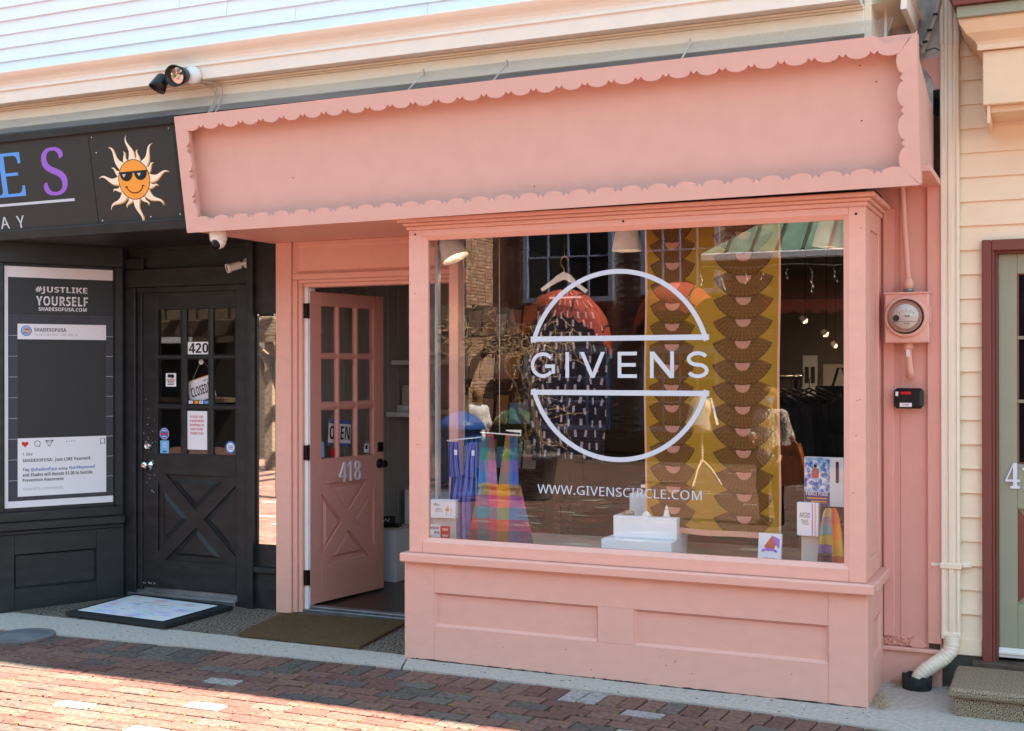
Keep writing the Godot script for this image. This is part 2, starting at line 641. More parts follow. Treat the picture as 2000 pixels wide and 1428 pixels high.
	for i in 150:
		var px := rng.randf_range(-2.8, 3.1)
		var pz := rng.randf_range(-0.05, 0.28) if px < 2.5 else rng.randf_range(-0.5, 0.3)
		if px > -0.05 and px < 2.5:
			pz = rng.randf_range(0.01, 0.2)
		var s := rng.randf_range(0.0015, 0.0055)
		g.xf = Transform3D(Basis.from_euler(V(rng.randf(), rng.randf() * TAU, rng.randf())), V(px, s * 0.5, pz))
		g.box(V(-s * 1.4, -s * 0.5, -s), V(s * 1.4, s * 0.5, s), s * 0.3)
	g.xf = Transform3D.IDENTITY
	var chips := part("grit", g, M.old_white)
	chips.set_meta("kind", "stuff")
	tag(chips, "pale grit and paint chips scattered on the concrete strip", "grit")
	g = Geo.new()
	for i in 60:
		var px := rng.randf_range(-3.0, 3.1)
		var s := rng.randf_range(0.002, 0.006)
		g.xf = Transform3D(Basis(V(0, 1, 0), rng.randf() * TAU), V(px, 0.0004, rng.randf_range(0.02, edge_z(px) - 0.02)))
		g.box(V(-s, -0.001, -s * 0.6), V(s, 0.001, s * 0.6))
	g.xf = Transform3D.IDENTITY
	var specks := part("dark_specks", g, M.steel_dark)
	specks.set_meta("kind", "stuff")
	tag(specks, "dark specks of dirt and gum on the concrete strip", "dirt")
	# crumbs of soil and moss along the brick joints
	for k in 2:
		g = Geo.new()
		for i in 520:
			var px := rng.randf_range(-2.9, 3.0)
			var row := rng.randi() % 14
			var pz := edge_z(px) + 0.206 + row * 0.1015 + rng.randf_range(-0.004, 0.004)
			var s := rng.randf_range(0.0015, 0.0045)
			g.xf = Transform3D(Basis(V(0, 1, 0), rng.randf_range(-0.4, 0.4)), V(px, -0.006, pz))
			g.box(V(-s * rng.randf_range(1.0, 3.0), -0.002, -s * 0.6), V(s * rng.randf_range(1.0, 3.0), s * 0.7, s * 0.6))
		g.xf = Transform3D.IDENTITY
		var crumbs := part("joint_crumbs", g, M.joint_sand if k == 0 else M.moss)
		crumbs.set_meta("kind", "stuff")
		tag(crumbs, "crumbs of dark soil along the paving joints" if k == 0 else "dry yellow-green moss along the paving joints", "soil" if k == 0 else "moss")
	# dead weeds in the corner beside the bay
	g = Geo.new()
	for c in [[2.5, -0.06, 60, 0.05], [2.52, -0.5, 30, 0.05], [2.49, -0.2, 25, 0.02], [2.8, -0.5, 26, 0.04]]:
		for i in c[2]:
			var p := V(c[0] + rng.randf_range(-0.02, c[3]), 0.001, c[1] + rng.randf_range(-0.05, 0.06))
			var d := V(rng.randf_range(-0.02, 0.05), rng.randf_range(0.004, 0.03), rng.randf_range(-0.03, 0.04))
			g.tube([p, p + d * 0.5 + V(0, 0.008, 0), p + d], [0.001, 0.0009, 0.0004], 4)
	var weeds := part("dry_weeds", g, M.twig)
	weeds.set_meta("kind", "stuff")
	tag(weeds, "dry brown weeds in the corner where the pink bay meets the concrete", "weeds")


func siding(parent: Node3D, called: String, x0: float, x1: float, y0: float, n: int, pitch: float, z: float, m: Material, gap := 0.0) -> void:
	for i in n:
		var g := Geo.new()
		var y := y0 + pitch * i
		var w := rng.randf_range(-0.0015, 0.0015)
		var zb := z + 0.016 + w
		# a tapered clapboard: thick at its lower edge, tucked under the next one
		var p := [V(x0, y, zb), V(x1, y, zb + rng.randf_range(-0.001, 0.001)), V(x1, y + pitch + 0.01, z + 0.002), V(x0, y + pitch + 0.01, z + 0.002)]
		g.quad(p[0], p[3], p[2], p[1])
		g.quad(V(x0, y, z - 0.01), p[0], p[1], V(x1, y, z - 0.01))
		g.quad(V(x0, y, z - 0.01), V(x0, y + pitch, z - 0.01), p[3], p[0])
		g.quad(p[1], p[2], V(x1, y + pitch, z - 0.01), V(x1, y, z - 0.01))
		part(called, g, m, parent)


func white_building() -> void:
	var b := thing("white_building", "white clapboard upper storey with a moulded gutter above the two shops", "building")
	bx("wall", V(-12, 3.2, -9), V(2.46, 6.1, -0.06), M.white_paint, b, 0.0)
	for i in 28:
		var xs := [-6.0, -3.1 + rng.randf_range(-0.9, 0.5), -0.6 + rng.randf_range(-1.0, 1.0), 2.5]
		for k in 3:
			siding(b, "clapboard", xs[k] + 0.0012, xs[k + 1] - 0.0012, 3.43 + 0.0895 * i + rng.randf_range(-0.0012, 0.0012), 1, 0.0895, -0.055, M.white_paint)
	# ogee gutter: one profile swept along the front
	var prof := [Vector2(0.125, 3.492), Vector2(0.128, 3.484), Vector2(0.122, 3.474), Vector2(0.112, 3.462), Vector2(0.088, 3.44), Vector2(0.074, 3.42), Vector2(0.07, 3.404), Vector2(0.078, 3.396), Vector2(0.08, 3.384), Vector2(0.07, 3.378), Vector2(0.068, 3.372), Vector2(0.068, 3.306), Vector2(0.05, 3.303), Vector2(-0.034, 3.306)]
	var g := Geo.new()
	for i in prof.size() - 1:
		var p: Vector2 = prof[i]
		var q: Vector2 = prof[i + 1]
		g.quad(V(-12, p.y, p.x), V(2.45, p.y, p.x), V(2.45, q.y, q.x), V(-12, q.y, q.x))
	g.quad(V(-12, 3.492, 0.125), V(-12, 3.5, -0.06), V(2.45, 3.5, -0.06), V(2.45, 3.492, 0.125))
	var cap := []
	for p in prof:
		cap.append(V(2.45, p.y, p.x))
	for i in range(1, cap.size() - 1):
		g.tri(V(2.45, 3.5, -0.06), cap[i], cap[i + 1])
	part("gutter", g, M.white_trim, b)
	# mouldings and frieze below the gutter
	g = Geo.new()
	g.box(V(-12, 3.292, -0.058), V(2.46, 3.304, -0.006), 0.004)
	g.box(V(-12, 3.281, -0.058), V(2.46, 3.2915, -0.018), 0.004)
	part("moulding", g, M.beige, b)
	bx("frieze_board", V(-12, 3.168, -0.07), V(2.46, 3.2805, -0.03), M.beige, b, 0.003)
	# boxed end of the eave over the right corner
	g = Geo.new()
	g.quad(V(2.46, 3.3, -0.05), V(2.67, 3.345, -0.05), V(2.67, 3.345, -0.6), V(2.46, 3.3, -0.6))
	g.box(V(2.455, 3.1, -0.6), V(2.49, 3.45, -0.05), 0.004)
	part("eave_soffit", g, M.beige, b)
	bx("corner_batten", V(2.53, 3.0, -0.2), V(2.542, 3.32, -0.188), M.white_trim, b, 0.002)
	g = Geo.new()
	g.prism(PackedVector2Array([Vector2(2.625, 3.26), Vector2(2.652, 3.26), Vector2(2.672, 3.56), Vector2(2.64, 3.56)]), -0.5, -0.02)
	part("barge_board", g, M.white_trim, b)
	# the old wall end that shows above the pink shop
	g = Geo.new()
	g.box(V(2.4, 2.5, -9), V(2.775, 6.1, -0.552), 0.01)
	part("old_end_wall", g, M.old_white, b)
	g = Geo.new()
	g.prism(PackedVector2Array([Vector2(2.66, 3.12), Vector2(2.68, 3.145), Vector2(2.762, 3.15), Vector2(2.762, 2.985), Vector2(2.735, 2.99), Vector2(2.71, 3.05)]), -0.552, -0.548)
	part("old_pink_paint", g, M.pink_old, b)
	bx("slot_shade", V(2.72, 2.531, -0.56), V(2.762, 2.984, -0.549), M.lens_black, b, 0.0)  # black strip painting the shade in the slot beside the sign end
	g = Geo.new()
	g.tube([V(2.755, 3.42, -0.5), V(2.735, 3.34, -0.51), V(2.7, 3.25, -0.52), V(2.668, 3.17, -0.53)], 0.0125, 8)
	part("old_pipe", g, M.old_white, b)
	for k in [[2.738, 3.35], [2.71, 3.275], [2.69, 3.22]]:
		bx("old_tape", V(k[0] - 0.014, k[1] - 0.006, -0.508), V(k[0] + 0.01, k[1] + 0.004, -0.494), M.steel_dark, b, 0.002, Transform3D(Basis.IDENTITY, Vector3.ZERO))
	g = Geo.new()
	g.tube([V(2.63, 3.2, -0.53), V(2.66, 3.21, -0.52), V(2.69, 3.18, -0.53), V(2.73, 3.19, -0.53), V(2.762, 3.17, -0.53)], 0.003, 5)
	part("loose_wire", g, M.steel_dark, b)
	# roof with an overhanging eave
	g = Geo.new()
	g.box(V(-12, 6.1, -9), V(2.66, 6.22, -0.0), 0.01)
	part("roof", g, M.sage_dark, b)


func door_leaf(parent: Node3D, at: Transform3D, w: float, h: float, cols: Array, rows: Array, m: Material, xin: Array) -> MeshInstance3D:
	# nine lights above, a cross-braced panel below; the face is the plane z = 0 of `at`
	var g := Geo.new()
	var t := -0.042
	g.box(V(0, 0, t), V(cols[0][0], h, 0), 0.002)
	g.box(V(cols[2][1], 0, t), V(w, h, 0), 0.002)
	g.box(V(cols[0][0], rows[2][1], t), V(cols[2][1], h, 0), 0.002)
	g.box(V(cols[0][0], xin[3], t), V(cols[2][1], rows[0][0], 0), 0.002)
	g.box(V(cols[0][0], 0, t), V(cols[2][1], xin[1], 0), 0.002)
	var d := part("door", g, m, parent, at)
	for i in 2:
		g = Geo.new()
		var x0: float = cols[i][1]
		var x1: float = cols[i + 1][0]
		var xm := (x0 + x1) * 0.5
		g.prism(PackedVector2Array([Vector2(x0, -0.03), Vector2(x1, -0.03), Vector2(x1, -0.012), Vector2(xm + 0.008, -0.001), Vector2(xm - 0.008, -0.001), Vector2(x0, -0.012)]), 0, rows[2][1] - rows[0][0])
		part("muntin", g, m, d, Transform3D(Basis(V(1, 0, 0), V(0, 0, 1), V(0, 1, 0)), V(0, rows[0][0], 0)))
		g = Geo.new()
		var y0: float = rows[i][1]
		var y1: float = rows[i + 1][0]
		var ym := (y0 + y1) * 0.5
		g.prism(PackedVector2Array([Vector2(y0, -0.03), Vector2(y1, -0.03), Vector2(y1, -0.012), Vector2(ym + 0.008, -0.002), Vector2(ym - 0.008, -0.002), Vector2(y0, -0.012)]), 0, cols[2][1] - cols[0][0])
		part("muntin", g, m, d, Transform3D(Basis(V(0, 1, 0), V(0, 0, 1), V(1, 0, 0)), V(cols[0][0], 0, 0)))
	for c in cols:
		for r in rows:
			bx("pane", V(c[0] - 0.004, r[0] - 0.004, -0.024), V(c[1] + 0.004, r[1] + 0.004, -0.02), M.glass, d, 0.0)
	# lower panel: a recessed board, four triangular raised fields and the cross
	var x0: float = cols[0][0]
	var x1: float = cols[2][1]
	var y0: float = xin[1]
	var y1: float = xin[3]
	bx("panel", V(x0 - 0.005, y0 - 0.005, -0.035), V(x1 + 0.005, y1 + 0.005, -0.016), m, d, 0.0)
	var cx := (x0 + x1) * 0.5
	var cy := (y0 + y1) * 0.5
	for k in 2:
		g = Geo.new()
		var a := Vector2(x0, y0 if k == 0 else y1)
		var b := Vector2(x1, y1 if k == 0 else y0)
		var u := (b - a).normalized()
		var n := Vector2(-u.y, u.x) * 0.042
		var poly := PackedVector2Array([a - n, b - n, b + n, a + n])
		var clip := Geometry2D.intersect_polygons(poly, rect(x0, y0, x1, y1))
		g.prism(clip[0], -0.02, -0.0005 - 0.0006 * k)
		part("cross_brace", g, m, d)
	for tr in [[Vector2(x0, y0), Vector2(x1, y0)], [Vector2(x1, y0), Vector2(x1, y1)], [Vector2(x1, y1), Vector2(x0, y1)], [Vector2(x0, y1), Vector2(x0, y0)]]:
		var mid: Vector2 = (tr[0] + tr[1] + Vector2(cx, cy)) / 3.0
		var poly := PackedVector2Array([mid + (tr[0] - mid) * 0.62, mid + (tr[1] - mid) * 0.62, mid + (Vector2(cx, cy) - mid) * 0.62])
		var inner := PackedVector2Array()
		for p in poly:
			inner.append(mid + (p - mid) * 0.72)
		g = Geo.new()
		for i in 3:
			var j := (i + 1) % 3
			g.out([V(poly[i].x, poly[i].y, -0.016), V(poly[j].x, poly[j].y, -0.016), V(inner[j].x, inner[j].y, -0.004), V(inner[i].x, inner[i].y, -0.004)], V(mid.x, mid.y, -0.1))
		g.out([V(inner[0].x, inner[0].y, -0.004), V(inner[1].x, inner[1].y, -0.004), V(inner[2].x, inner[2].y, -0.004)], V(mid.x, mid.y, -0.1))
		part("raised_field", g, m, d)
	return d


func knob(parent: Node3D, called: String, x: float, y: float, r: float, m: Material, ball := true) -> void:
	var g := Geo.new()
	var prof := [Vector2(0, 0), Vector2(r * 1.25, 0), Vector2(r * 1.2, 0.008), Vector2(r * 0.45, 0.014), Vector2(r * 0.42, 0.028), Vector2(r * 0.8, 0.034), Vector2(r, 0.046), Vector2(r * 0.85, 0.058), Vector2(r * 0.4, 0.064), Vector2(0, 0.0645)]
	if not ball:
		prof = [Vector2(0, 0), Vector2(r * 1.1, 0), Vector2(r * 1.1, 0.01), Vector2(r * 0.85, 0.016), Vector2(r * 0.8, 0.026), Vector2(r * 0.6, 0.028), Vector2(r * 0.55, 0.024), Vector2(0, 0.023)]
	g.lathe(prof, 20)
	part(called, g, m, parent, Transform3D(Basis(V(1, 0, 0), V(0, 0, 1), V(0, -1, 0)), V(x, y, 0)))


func black_shop() -> void:
	var s := thing("black_shop", "black painted shopfront with a recessed door and a slanted side wall", "shop")
	var m: Material = M.black_paint
	# slanted side wall, in a frame of its own: x along the wall, z out of it
	var at := basis_of(V(0.41, 0, -0.67), V(0, 1, 0), V(-3.0, 0, 0))
	var g := Geo.new()
	g.xf = at
	g.box(V(-0.02, 0, -0.12), V(0.785, 2.44, -0.03), 0.0)
	part("side_wall", g, m, s)
	g = Geo.new()
	g.xf = at
	g.box(V(-0.02, 0.0, -0.03), V(0.079, 0.535, 0.0), 0.002)
	g.box(V(0.607, 0.0, -0.03), V(0.785, 0.535, -0.0005), 0.002)
	g.box(V(0.079, 0.0, -0.03), V(0.607, 0.15, 0.0), 0.002)
	g.box(V(0.079, 0.374, -0.03), V(0.607, 0.535, 0.0), 0.002)
	part("knee_wall", g, m, s)
	g = Geo.new()
	g.xf = at
	recess(g, 0.079, 0.15, 0.607, 0.374, 0.0, 0.022, 0.012)
	part("recessed_panel", g, m, s)
	g = Geo.new()
	g.xf = at
	g.box(V(-0.04, 0.535, -0.05), V(0.79, 0.59, 0.045), 0.006)
	g.box(V(-0.04, 0.505, -0.05), V(0.788, 0.5345, 0.02), 0.006)
	part("sill", g, m, s)
	g = Geo.new()
	g.xf = at
	g.box(V(-0.02, 0.591, -0.05), V(0.785, 0.655, 0.012), 0.004)
	g.box(V(-0.02, 2.29, -0.05), V(0.785, 2.44, 0.012), 0.004)
	g.box(V(-0.02, 0.656, -0.05), V(0.012, 2.289, 0.012), 0.004)
	g.box(V(0.732, 0.656, -0.05), V(0.785, 2.289, 0.012), 0.004)
	g.box(V(0.012, 0.656, -0.05), V(0.732, 2.289, -0.022), 0.0)
	part("window_surround", g, m, s)
	# the wall that goes on along the street
	bx("street_wall", V(-9, 0, -0.3), V(-3.02, 2.44, -0.06), m, s, 0.0)
	# door wall: posts, casing, head, panel over the door
	bx("corner_post", V(-2.665, 0.02, -0.76), V(-2.592, 2.44, -0.672), m, s, 0.004)
	g = Geo.new()
	g.box(V(-2.59, 0.02, -0.8), V(-2.5, 2.15, -0.69), 0.004)
	g.box(V(-2.499, 0.02, -0.8), V(-2.46, 2.13, -0.712), 0.004)
	part("door_casing", g, m, s)
	g = Geo.new()
	g.box(V(-1.648, 0.02, -0.8), V(-1.554, 2.15, -0.69), 0.004)
	part("door_casing", g, m, s)
	g = Geo.new()
	g.box(V(-2.59, 2.151, -0.8), V(-1.554, 2.275, -0.685), 0.004)
	g.box(V(-2.5, 2.112, -0.8), V(-1.648, 2.15, -0.705), 0.003)
	part("door_head", g, m, s)
	g = Geo.new()
	g.box(V(-2.59, 2.276, -0.8), V(-1.5, 2.44, -0.73), 0.0)
	g.box(V(-2.665, 2.276, -0.74), V(-2.44, 2.35, -0.7), 0.003)
	g.box(V(-2.44, 2.395, -0.74), V(-1.5, 2.44, -0.71), 0.004)
	part("panel_over_door", g, m, s)
	g = Geo.new()
	g.box(V(-1.553, 0.02, -0.8), V(-1.506, 2.44, -0.665), 0.005)
	g.box(V(-1.506, 0.02, -0.8), V(-1.318, 0.26, -0.7), 0.0)
	g.box(V(-1.506, 1.95, -0.8), V(-1.318, 2.44, -0.7), 0.0)
	g.box(V(-1.33, 0.02, -0.8), V(-1.3185, 2.44, -0.69), 0.002)
	g.box(V(-1.506, 0.262, -0.8), V(-1.33, 0.3, -0.672), 0.005)
	g.box(V(-1.506, 0.3, -0.8), V(-1.33, 0.445, -0.712), 0.0)
	g.box(V(-1.506, 0.445, -0.8), V(-1.33, 1.95, -0.714), 0.0)
	part("side_panel", g, m, s)
	bx("mirror_strip", V(-1.499, 0.447, -0.712), V(-1.333, 1.937, -0.706), M.mirror, s, 0.002)
	for x in [-1.482, -1.35]:
		g = Geo.new()
		g.lathe([Vector2(0, 0), Vector2(0.012, 0), Vector2(0.011, 0.006), Vector2(0, 0.008)], 12)
		part("mirror_clip", g, M.chrome, s, Transform3D(Basis(V(1, 0, 0), V(0, 0, 1), V(0, -1, 0)), V(x, 1.945, -0.7)))
	# soffit and back of the recess
	bx("soffit", V(-9, 2.42, -0.8), V(-1.32, 2.47, 0.1), m, s, 0.0)
	bx("dim_back_wall", V(-9, 0, -4.2), V(-1.42, 2.8, -4.1), M.dark_wall, s, 0.0)
	bx("dim_side_wall", V(-1.42, 0, -4.2), V(-1.36, 2.8, -0.8), M.dark_wall, s, 0.0)
	bx("dim_side_wall", V(-9.1, 0, -4.2), V(-9, 2.8, -0.3), M.dark_wall, s, 0.0)
	bx("dim_floor", V(-9, 0, -4.2), V(-1.42, 0.05, -0.75), M.floor_dark, s, 0.0)
	bx("dim_ceiling", V(-9.1, 2.75, -4.2), V(-1.36, 2.85, -0.06), M.dark_wall, s, 0.0)
	g = Geo.new()
	g.box(V(-9, 2.44, -0.8), V(-1.36, 2.76, -0.7), 0.0)
	part("wall_over_soffit", g, M.dark_wall, s)
	g = Geo.new()
	for i in 3:
		g.box(V(-2.56 + 0.0005 * i, 0.028, -0.8), V(-1.655, 0.098 - 0.02 * i, -0.735 + 0.03 * i), 0.004)
	part("threshold", g, M.metal, s)
	var d := door_leaf(s, pos(-2.457, 0.1, -0.722), 0.806, 2.012, [[0.125, 0.313], [0.365, 0.544], [0.586, 0.774]], [[0.916, 1.216], [1.254, 1.556], [1.59, 1.896]], m, [0, 0.19, 0, 0.775])
	knob(d, "door_knob", 0.05, 0.835, 0.03, M.chrome)
	knob(d, "deadbolt", 0.052, 0.965, 0.027, M.chrome, false)
	g = Geo.new()
	var r2 := RandomNumberGenerator.new()
	r2.seed = 7
	for i in 46:
		var q := V(0.02 + absf(r2.randfn(0.0, 0.09)), 0.9 + r2.randfn(0, 0.14), 0.0)
		if i > 34:
			q = V(r2.randf_range(0.05, 0.78), 0.02 + 0.01 * r2.randf(), 0.0)
		if q.x > 0.115:
			q.x = r2.randf_range(0.0, 0.11)
		var k := r2.randf_range(0.001, 0.0028)
		g.box(q + V(-k, -k, 0.0002), q + V(k * 1.3, k, 0.0012), 0.0002)
	part("paint_chip", g, M.white_paint, d)


func pink_shop() -> void:
	var s := thing("pink_shop", "salmon pink shopfront with a large bay window and an open door", "shop")
	var m: Material = M.pink
	var g := Geo.new()
	# base of the bay
	g.box(V(0.0, -0.02, -0.1), V(0.185, 0.533, 0.0), 0.003)
	g.box(V(2.292, -0.02, -0.1), V(2.475, 0.533, 0.0), 0.004)
	g.box(V(0.185, 0.372, -0.1), V(2.292, 0.533, -0.0012), 0.002)
	g.box(V(0.185, -0.02, -0.1), V(2.292, 0.19, -0.0012), 0.002)
	g.box(V(1.131, 0.19, -0.1), V(1.327, 0.372, -0.0005), 0.002)
	part("bay_base", g, m, s)
	g = Geo.new()   # dark uneven joint along the foot of the bay
	var foot := []
	var foot_r := []
	for i in 64:
		foot.append(V(0.01 + 2.46 * i / 63.0, 0.0015 + rng.randf_range(0.0, 0.003), 0.001))
		foot_r.append(rng.randf_range(0.0012, 0.0055) if rng.randf() < 0.75 else 0.0006)
	g.tube(foot, foot_r, 5)
	for i in 16:
		var q := V(rng.randf_range(0.05, 2.4), 0.004, 0.004)
		g.tube([q, q + V(rng.randf_range(0.008, 0.03), rng.randf_range(0.0, 0.006), 0.002)], [0.004, 0.002], 5)
	part("foot_joint", g, M.joint_sand, s)
	for x in [[0.185, 1.131], [1.327, 2.292]]:
		g = Geo.new()
		recess(g, x[0], 0.19, x[1], 0.372, -0.001, 0.02, 0.013)
		part("recessed_panel", g, m, s)
	# right return of the bay: base and upper panel
	var side := Transform3D(Basis(V(0, 0, -1), V(0, 1, 0), V(1, 0, 0)), V(2.475, 0, 0))   # x runs back along the return, z out to the right
	g = Geo.new()
	g.xf = side
	g.box(V(0.1, -0.02, -0.08), V(0.56, 0.533, -0.012), 0.0)
	g.box(V(0.1, -0.02, -0.02), V(0.2, 0.533, 0.0), 0.003)
	g.box(V(0.45, -0.02, -0.02), V(0.56, 0.533, 0.0), 0.003)
	g.box(V(0.2, -0.02, -0.02), V(0.45, 0.19, 0.0), 0.003)
	g.box(V(0.2, 0.372, -0.02), V(0.45, 0.533, 0.0), 0.003)
	part("bay_return_base", g, m, s)
	g = Geo.new()
	g.xf = side
	recess(g, 0.2, 0.19, 0.45, 0.372, 0.0, 0.011, 0.01)
	part("recessed_panel", g, m, s)
	g = Geo.new()
	g.xf = side
	g.box(V(0.0905, 0.585, -0.06), V(0.56, 2.353, -0.02), 0.0)
	g.box(V(0.0905, 0.585, -0.06), V(0.16, 2.353, -0.007), 0.003)
	g.box(V(0.45, 0.585, -0.06), V(0.56, 2.353, -0.007), 0.003)
	g.box(V(0.16, 0.585, -0.06), V(0.45, 0.68, -0.007), 0.003)
	g.box(V(0.16, 2.26, -0.06), V(0.45, 2.353, -0.007), 0.003)
	part("bay_return", g, m, s)
	# sill that wraps the bay
	g = Geo.new()
	g.box(V(-0.012, 0.534, -0.09), V(2.508, 0.584, 0.04), 0.007)
	g.box(V(2.44, 0.5345, -0.56), V(2.512, 0.5835, -0.0905), 0.007)
	g.box(V(-0.01, 0.534, -0.6), V(0.06, 0.584, -0.091), 0.005)
	part("sill", g, m, s)
	# window frame
	for r in [[0.03, 0.585, 0.112, 2.353], [2.39, 0.585, 2.468, 2.353]]:
		bx("frame_stile", V(r[0], r[1], -0.09), V(r[2], r[3], 0.0), m, s, 0.003)
	bx("frame_rail", V(0.112, 0.585, -0.09), V(2.39, 0.648, -0.001), m, s, 0.003)
	bx("frame_rail", V(0.112, 2.317, -0.09), V(2.39, 2.353, -0.001), m, s, 0.003)
	g = Geo.new()   # the sloping bead round the glass
	recess_ring(g, 0.112, 0.648, 2.39, 2.317, 0.138, 0.667, 2.364, 2.296, -0.004, -0.024)
	part("glazing_bead", g, m, s)
	bx("window_pane", V(0.12, 0.65, -0.034), V(2.38, 2.31, -0.028), M.glass, s, 0.0)
	# small cornice over the window
	g = Geo.new()
	for k in [[2.353, 2.375, 0.012], [2.3755, 2.392, 0.026], [2.3925, 2.4135, 0.05]]:
		g.box(V(0.03 - k[2], k[0], -0.1), V(2.468 + k[2], k[1], k[2]), 0.005)
		g.box(V(2.42, k[0] + 0.0003, -0.56), V(2.466 + k[2], k[1] - 0.0003, -0.1003), 0.004)
		g.box(V(0.028 - k[2], k[0] + 0.0003, -0.62), V(0.08, k[1] - 0.0003, -0.1003), 0.004)
	part("cornice", g, m, s)
	# screws left in the frame
	for q in [[0.07, 2.329], [1.273, 2.341], [2.425, 2.318]]:
		g = Geo.new()
		g.lathe([Vector2(0.0, 0.0), Vector2(0.006, 0.001), Vector2(0.0045, 0.006), Vector2(0, 0.007)], 8)
		part("screw", g, M.steel_dark, s, Transform3D(Basis(V(1, 0, 0), V(0, 0, 1), V(0, -1, 0)), V(q[0], q[1], -0.001)))
	var r3 := RandomNumberGenerator.new()
	r3.seed = 5
	for i in 26:   # nicks in the paint
		var q := V(r3.randf_range(0.2, 2.45), r3.randf_range(0.01, 0.17), -0.0012) if i < 12 else V(r3.randf_range(2.4, 2.46), r3.randf_range(0.7, 2.3), 0.0) if i < 19 else V(r3.randf_range(0.035, 0.1), r3.randf_range(0.7, 2.3), 0.0)
		var k := r3.randf_range(0.0012, 0.0032)
		bx("paint_nick", q + V(-k * r3.randf_range(0.6, 2.0), -k * 0.5, -0.001), q + V(k, k * 0.5, 0.0006), M.timber_old, s, 0.0)
	# left return: post, glass, inner post
	bx("return_post", V(0.0, 0.585, -0.62), V(0.06, 2.353, -0.54), m, s, 0.003)
	bx("return_rail", V(0.004, 0.585, -0.54), V(0.05, 0.66, -0.0905), m, s, 0.003)
	bx("return_rail", V(0.004, 2.29, -0.54), V(0.05, 2.353, -0.0905), m, s, 0.003)
	bx("return_base", V(0.0, -0.02, -0.7), V(0.06, 0.533, -0.1), m, s, 0.003)
	bx("return_pane", V(0.024, 0.655, -0.545), V(0.029, 2.295, -0.085), M.glass, s, 0.0)
	bx("inner_post", V(0.031, 0.6, -0.34), V(0.05, 2.35, -0.30), M.grey_wall, s, 0.003)
	bx("bay_roof", V(0.0, 2.414, -0.62), V(2.47, 2.47, -0.02), M.dark_wall, s, 0.0)
	# wall over the bay, behind the sign
	bx("wall_over_bay", V(-1.32, 2.47, -0.72), V(2.47, 3.17, -0.62), M.dark_wall, s, 0.0)
	# entry: left post, transom panel, head, jambs, threshold
	bx("entry_post", V(-1.3175, 0.02, -0.82), V(-1.2, 2.405, -0.66), m, s, 0.004)
	g = Geo.new()
	g.box(V(-1.1995, 0.03, -0.8), V(-1.165, 2.162, -0.675), 0.004)
	g.box(V(-1.1645, 0.03, -0.8), V(-1.135, 2.14, -0.69), 0.004)
	part("jamb", g, m, s)
	bx("jamb_edge", V(-1.1345, 0.05, -0.8), V(-1.106, 2.115, -0.715), M.white_paint, s, 0.002)
	g = Geo.new()
	g.box(V(-1.199, 2.162, -0.8), V(0.0, 2.2, -0.672), 0.004)
	g.box(V(-1.164, 2.14, -0.8), V(0.0, 2.1615, -0.688), 0.003)
	g.box(V(-1.134, 2.115, -0.8), V(0.0, 2.1395, -0.7), 0.003)
	part("door_head", g, m, s)
	g = Geo.new()
	g.box(V(-1.199, 2.2005, -0.8), V(-1.17, 2.405, -0.68), 0.003)
	g.box(V(-1.17, 2.382, -0.8), V(0.0, 2.405, -0.68), 0.003)
	g.box(V(-1.17, 2.2005, -0.8), V(0.0, 2.206, -0.68), 0.002)
	recess(g, -1.17, 2.206, 0.01, 2.382, -0.68, 0.012, 0.014)
	part("transom_panel", g, m, s)
	bx("soffit", V(-1.375, 2.4055, -0.8), V(0.06, 2.44, 0.09), m, s, 0.002)
	g = Geo.new()
	g.box(V(-1.2, 0.025, -0.82), V(0.0, 0.052, -0.70), 0.004)
	g.box(V(-1.2, 0.0525, -0.8), V(0.0, 0.066, -0.735), 0.004)
	part("threshold", g, M.metal, s)
	# wall to the right of the bay: flat sheet, battens, ledge, base
	bx("side_wall", V(2.44, 0.19, -0.7), V(2.757, 2.53, -0.552), M.pink_old, s, 0.0)
	bx("batten", V(2.478, 0.236, -0.552), V(2.532, 2.4, -0.53), M.pink_old, s, 0.004)
	bx("batten", V(2.69, 0.216, -0.552), V(2.757, 2.53, -0.53), M.pink_old, s, 0.004)
	bx("batten", V(2.56, 0.236, -0.552), V(2.566, 2.53, -0.547), M.pink_old, s, 0.001)
	g = Geo.new()
	g.box(V(2.47, 0.165, -0.6), V(2.757, 0.186, -0.52), 0.005)
	g.box(V(2.46, -0.02, -0.7), V(2.757, 0.1645, -0.54), 0.003)
	part("wall_base", g, m, s)
	g = Geo.new()   # the broken patch of plaster above the ledge
	g.prism(PackedVector2Array([Vector2(2.62, 0.188), Vector2(2.6, 0.2), Vector2(2.612, 0.222), Vector2(2.63, 0.245), Vector2(2.648, 0.238), Vector2(2.67, 0.222), Vector2(2.684, 0.205), Vector2(2.676, 0.19)]), -0.552, -0.538)
	part("broken_plaster", g, M.pink_old, s)
	bx("hole", V(2.694, 0.19, -0.56), V(2.748, 0.2155, -0.549), M.earth, s, 0.002)
	bx("soffit_end", V(2.45, 2.5, -0.56), V(2.757, 2.53, -0.02), m, s, 0.002)
	g = Geo.new()   # ragged lip of thick paint along the foot of the wall
	for i in 60:
		var x := rng.randf_range(2.475, 2.6)
		var k := rng.randf_range(0.003, 0.009)
		g.xf = Transform3D(Basis.from_euler(V(rng.randf(), rng.randf(), rng.randf() * 3.0)), V(x, rng.randf_range(0.188, 0.232), -0.548))
		g.box(V(-k, -k * 0.7, -k * 0.4), V(k, k * 0.7, k * 0.4), k * 0.3)
	part("flaking_paint", g, M.pink_old, s)
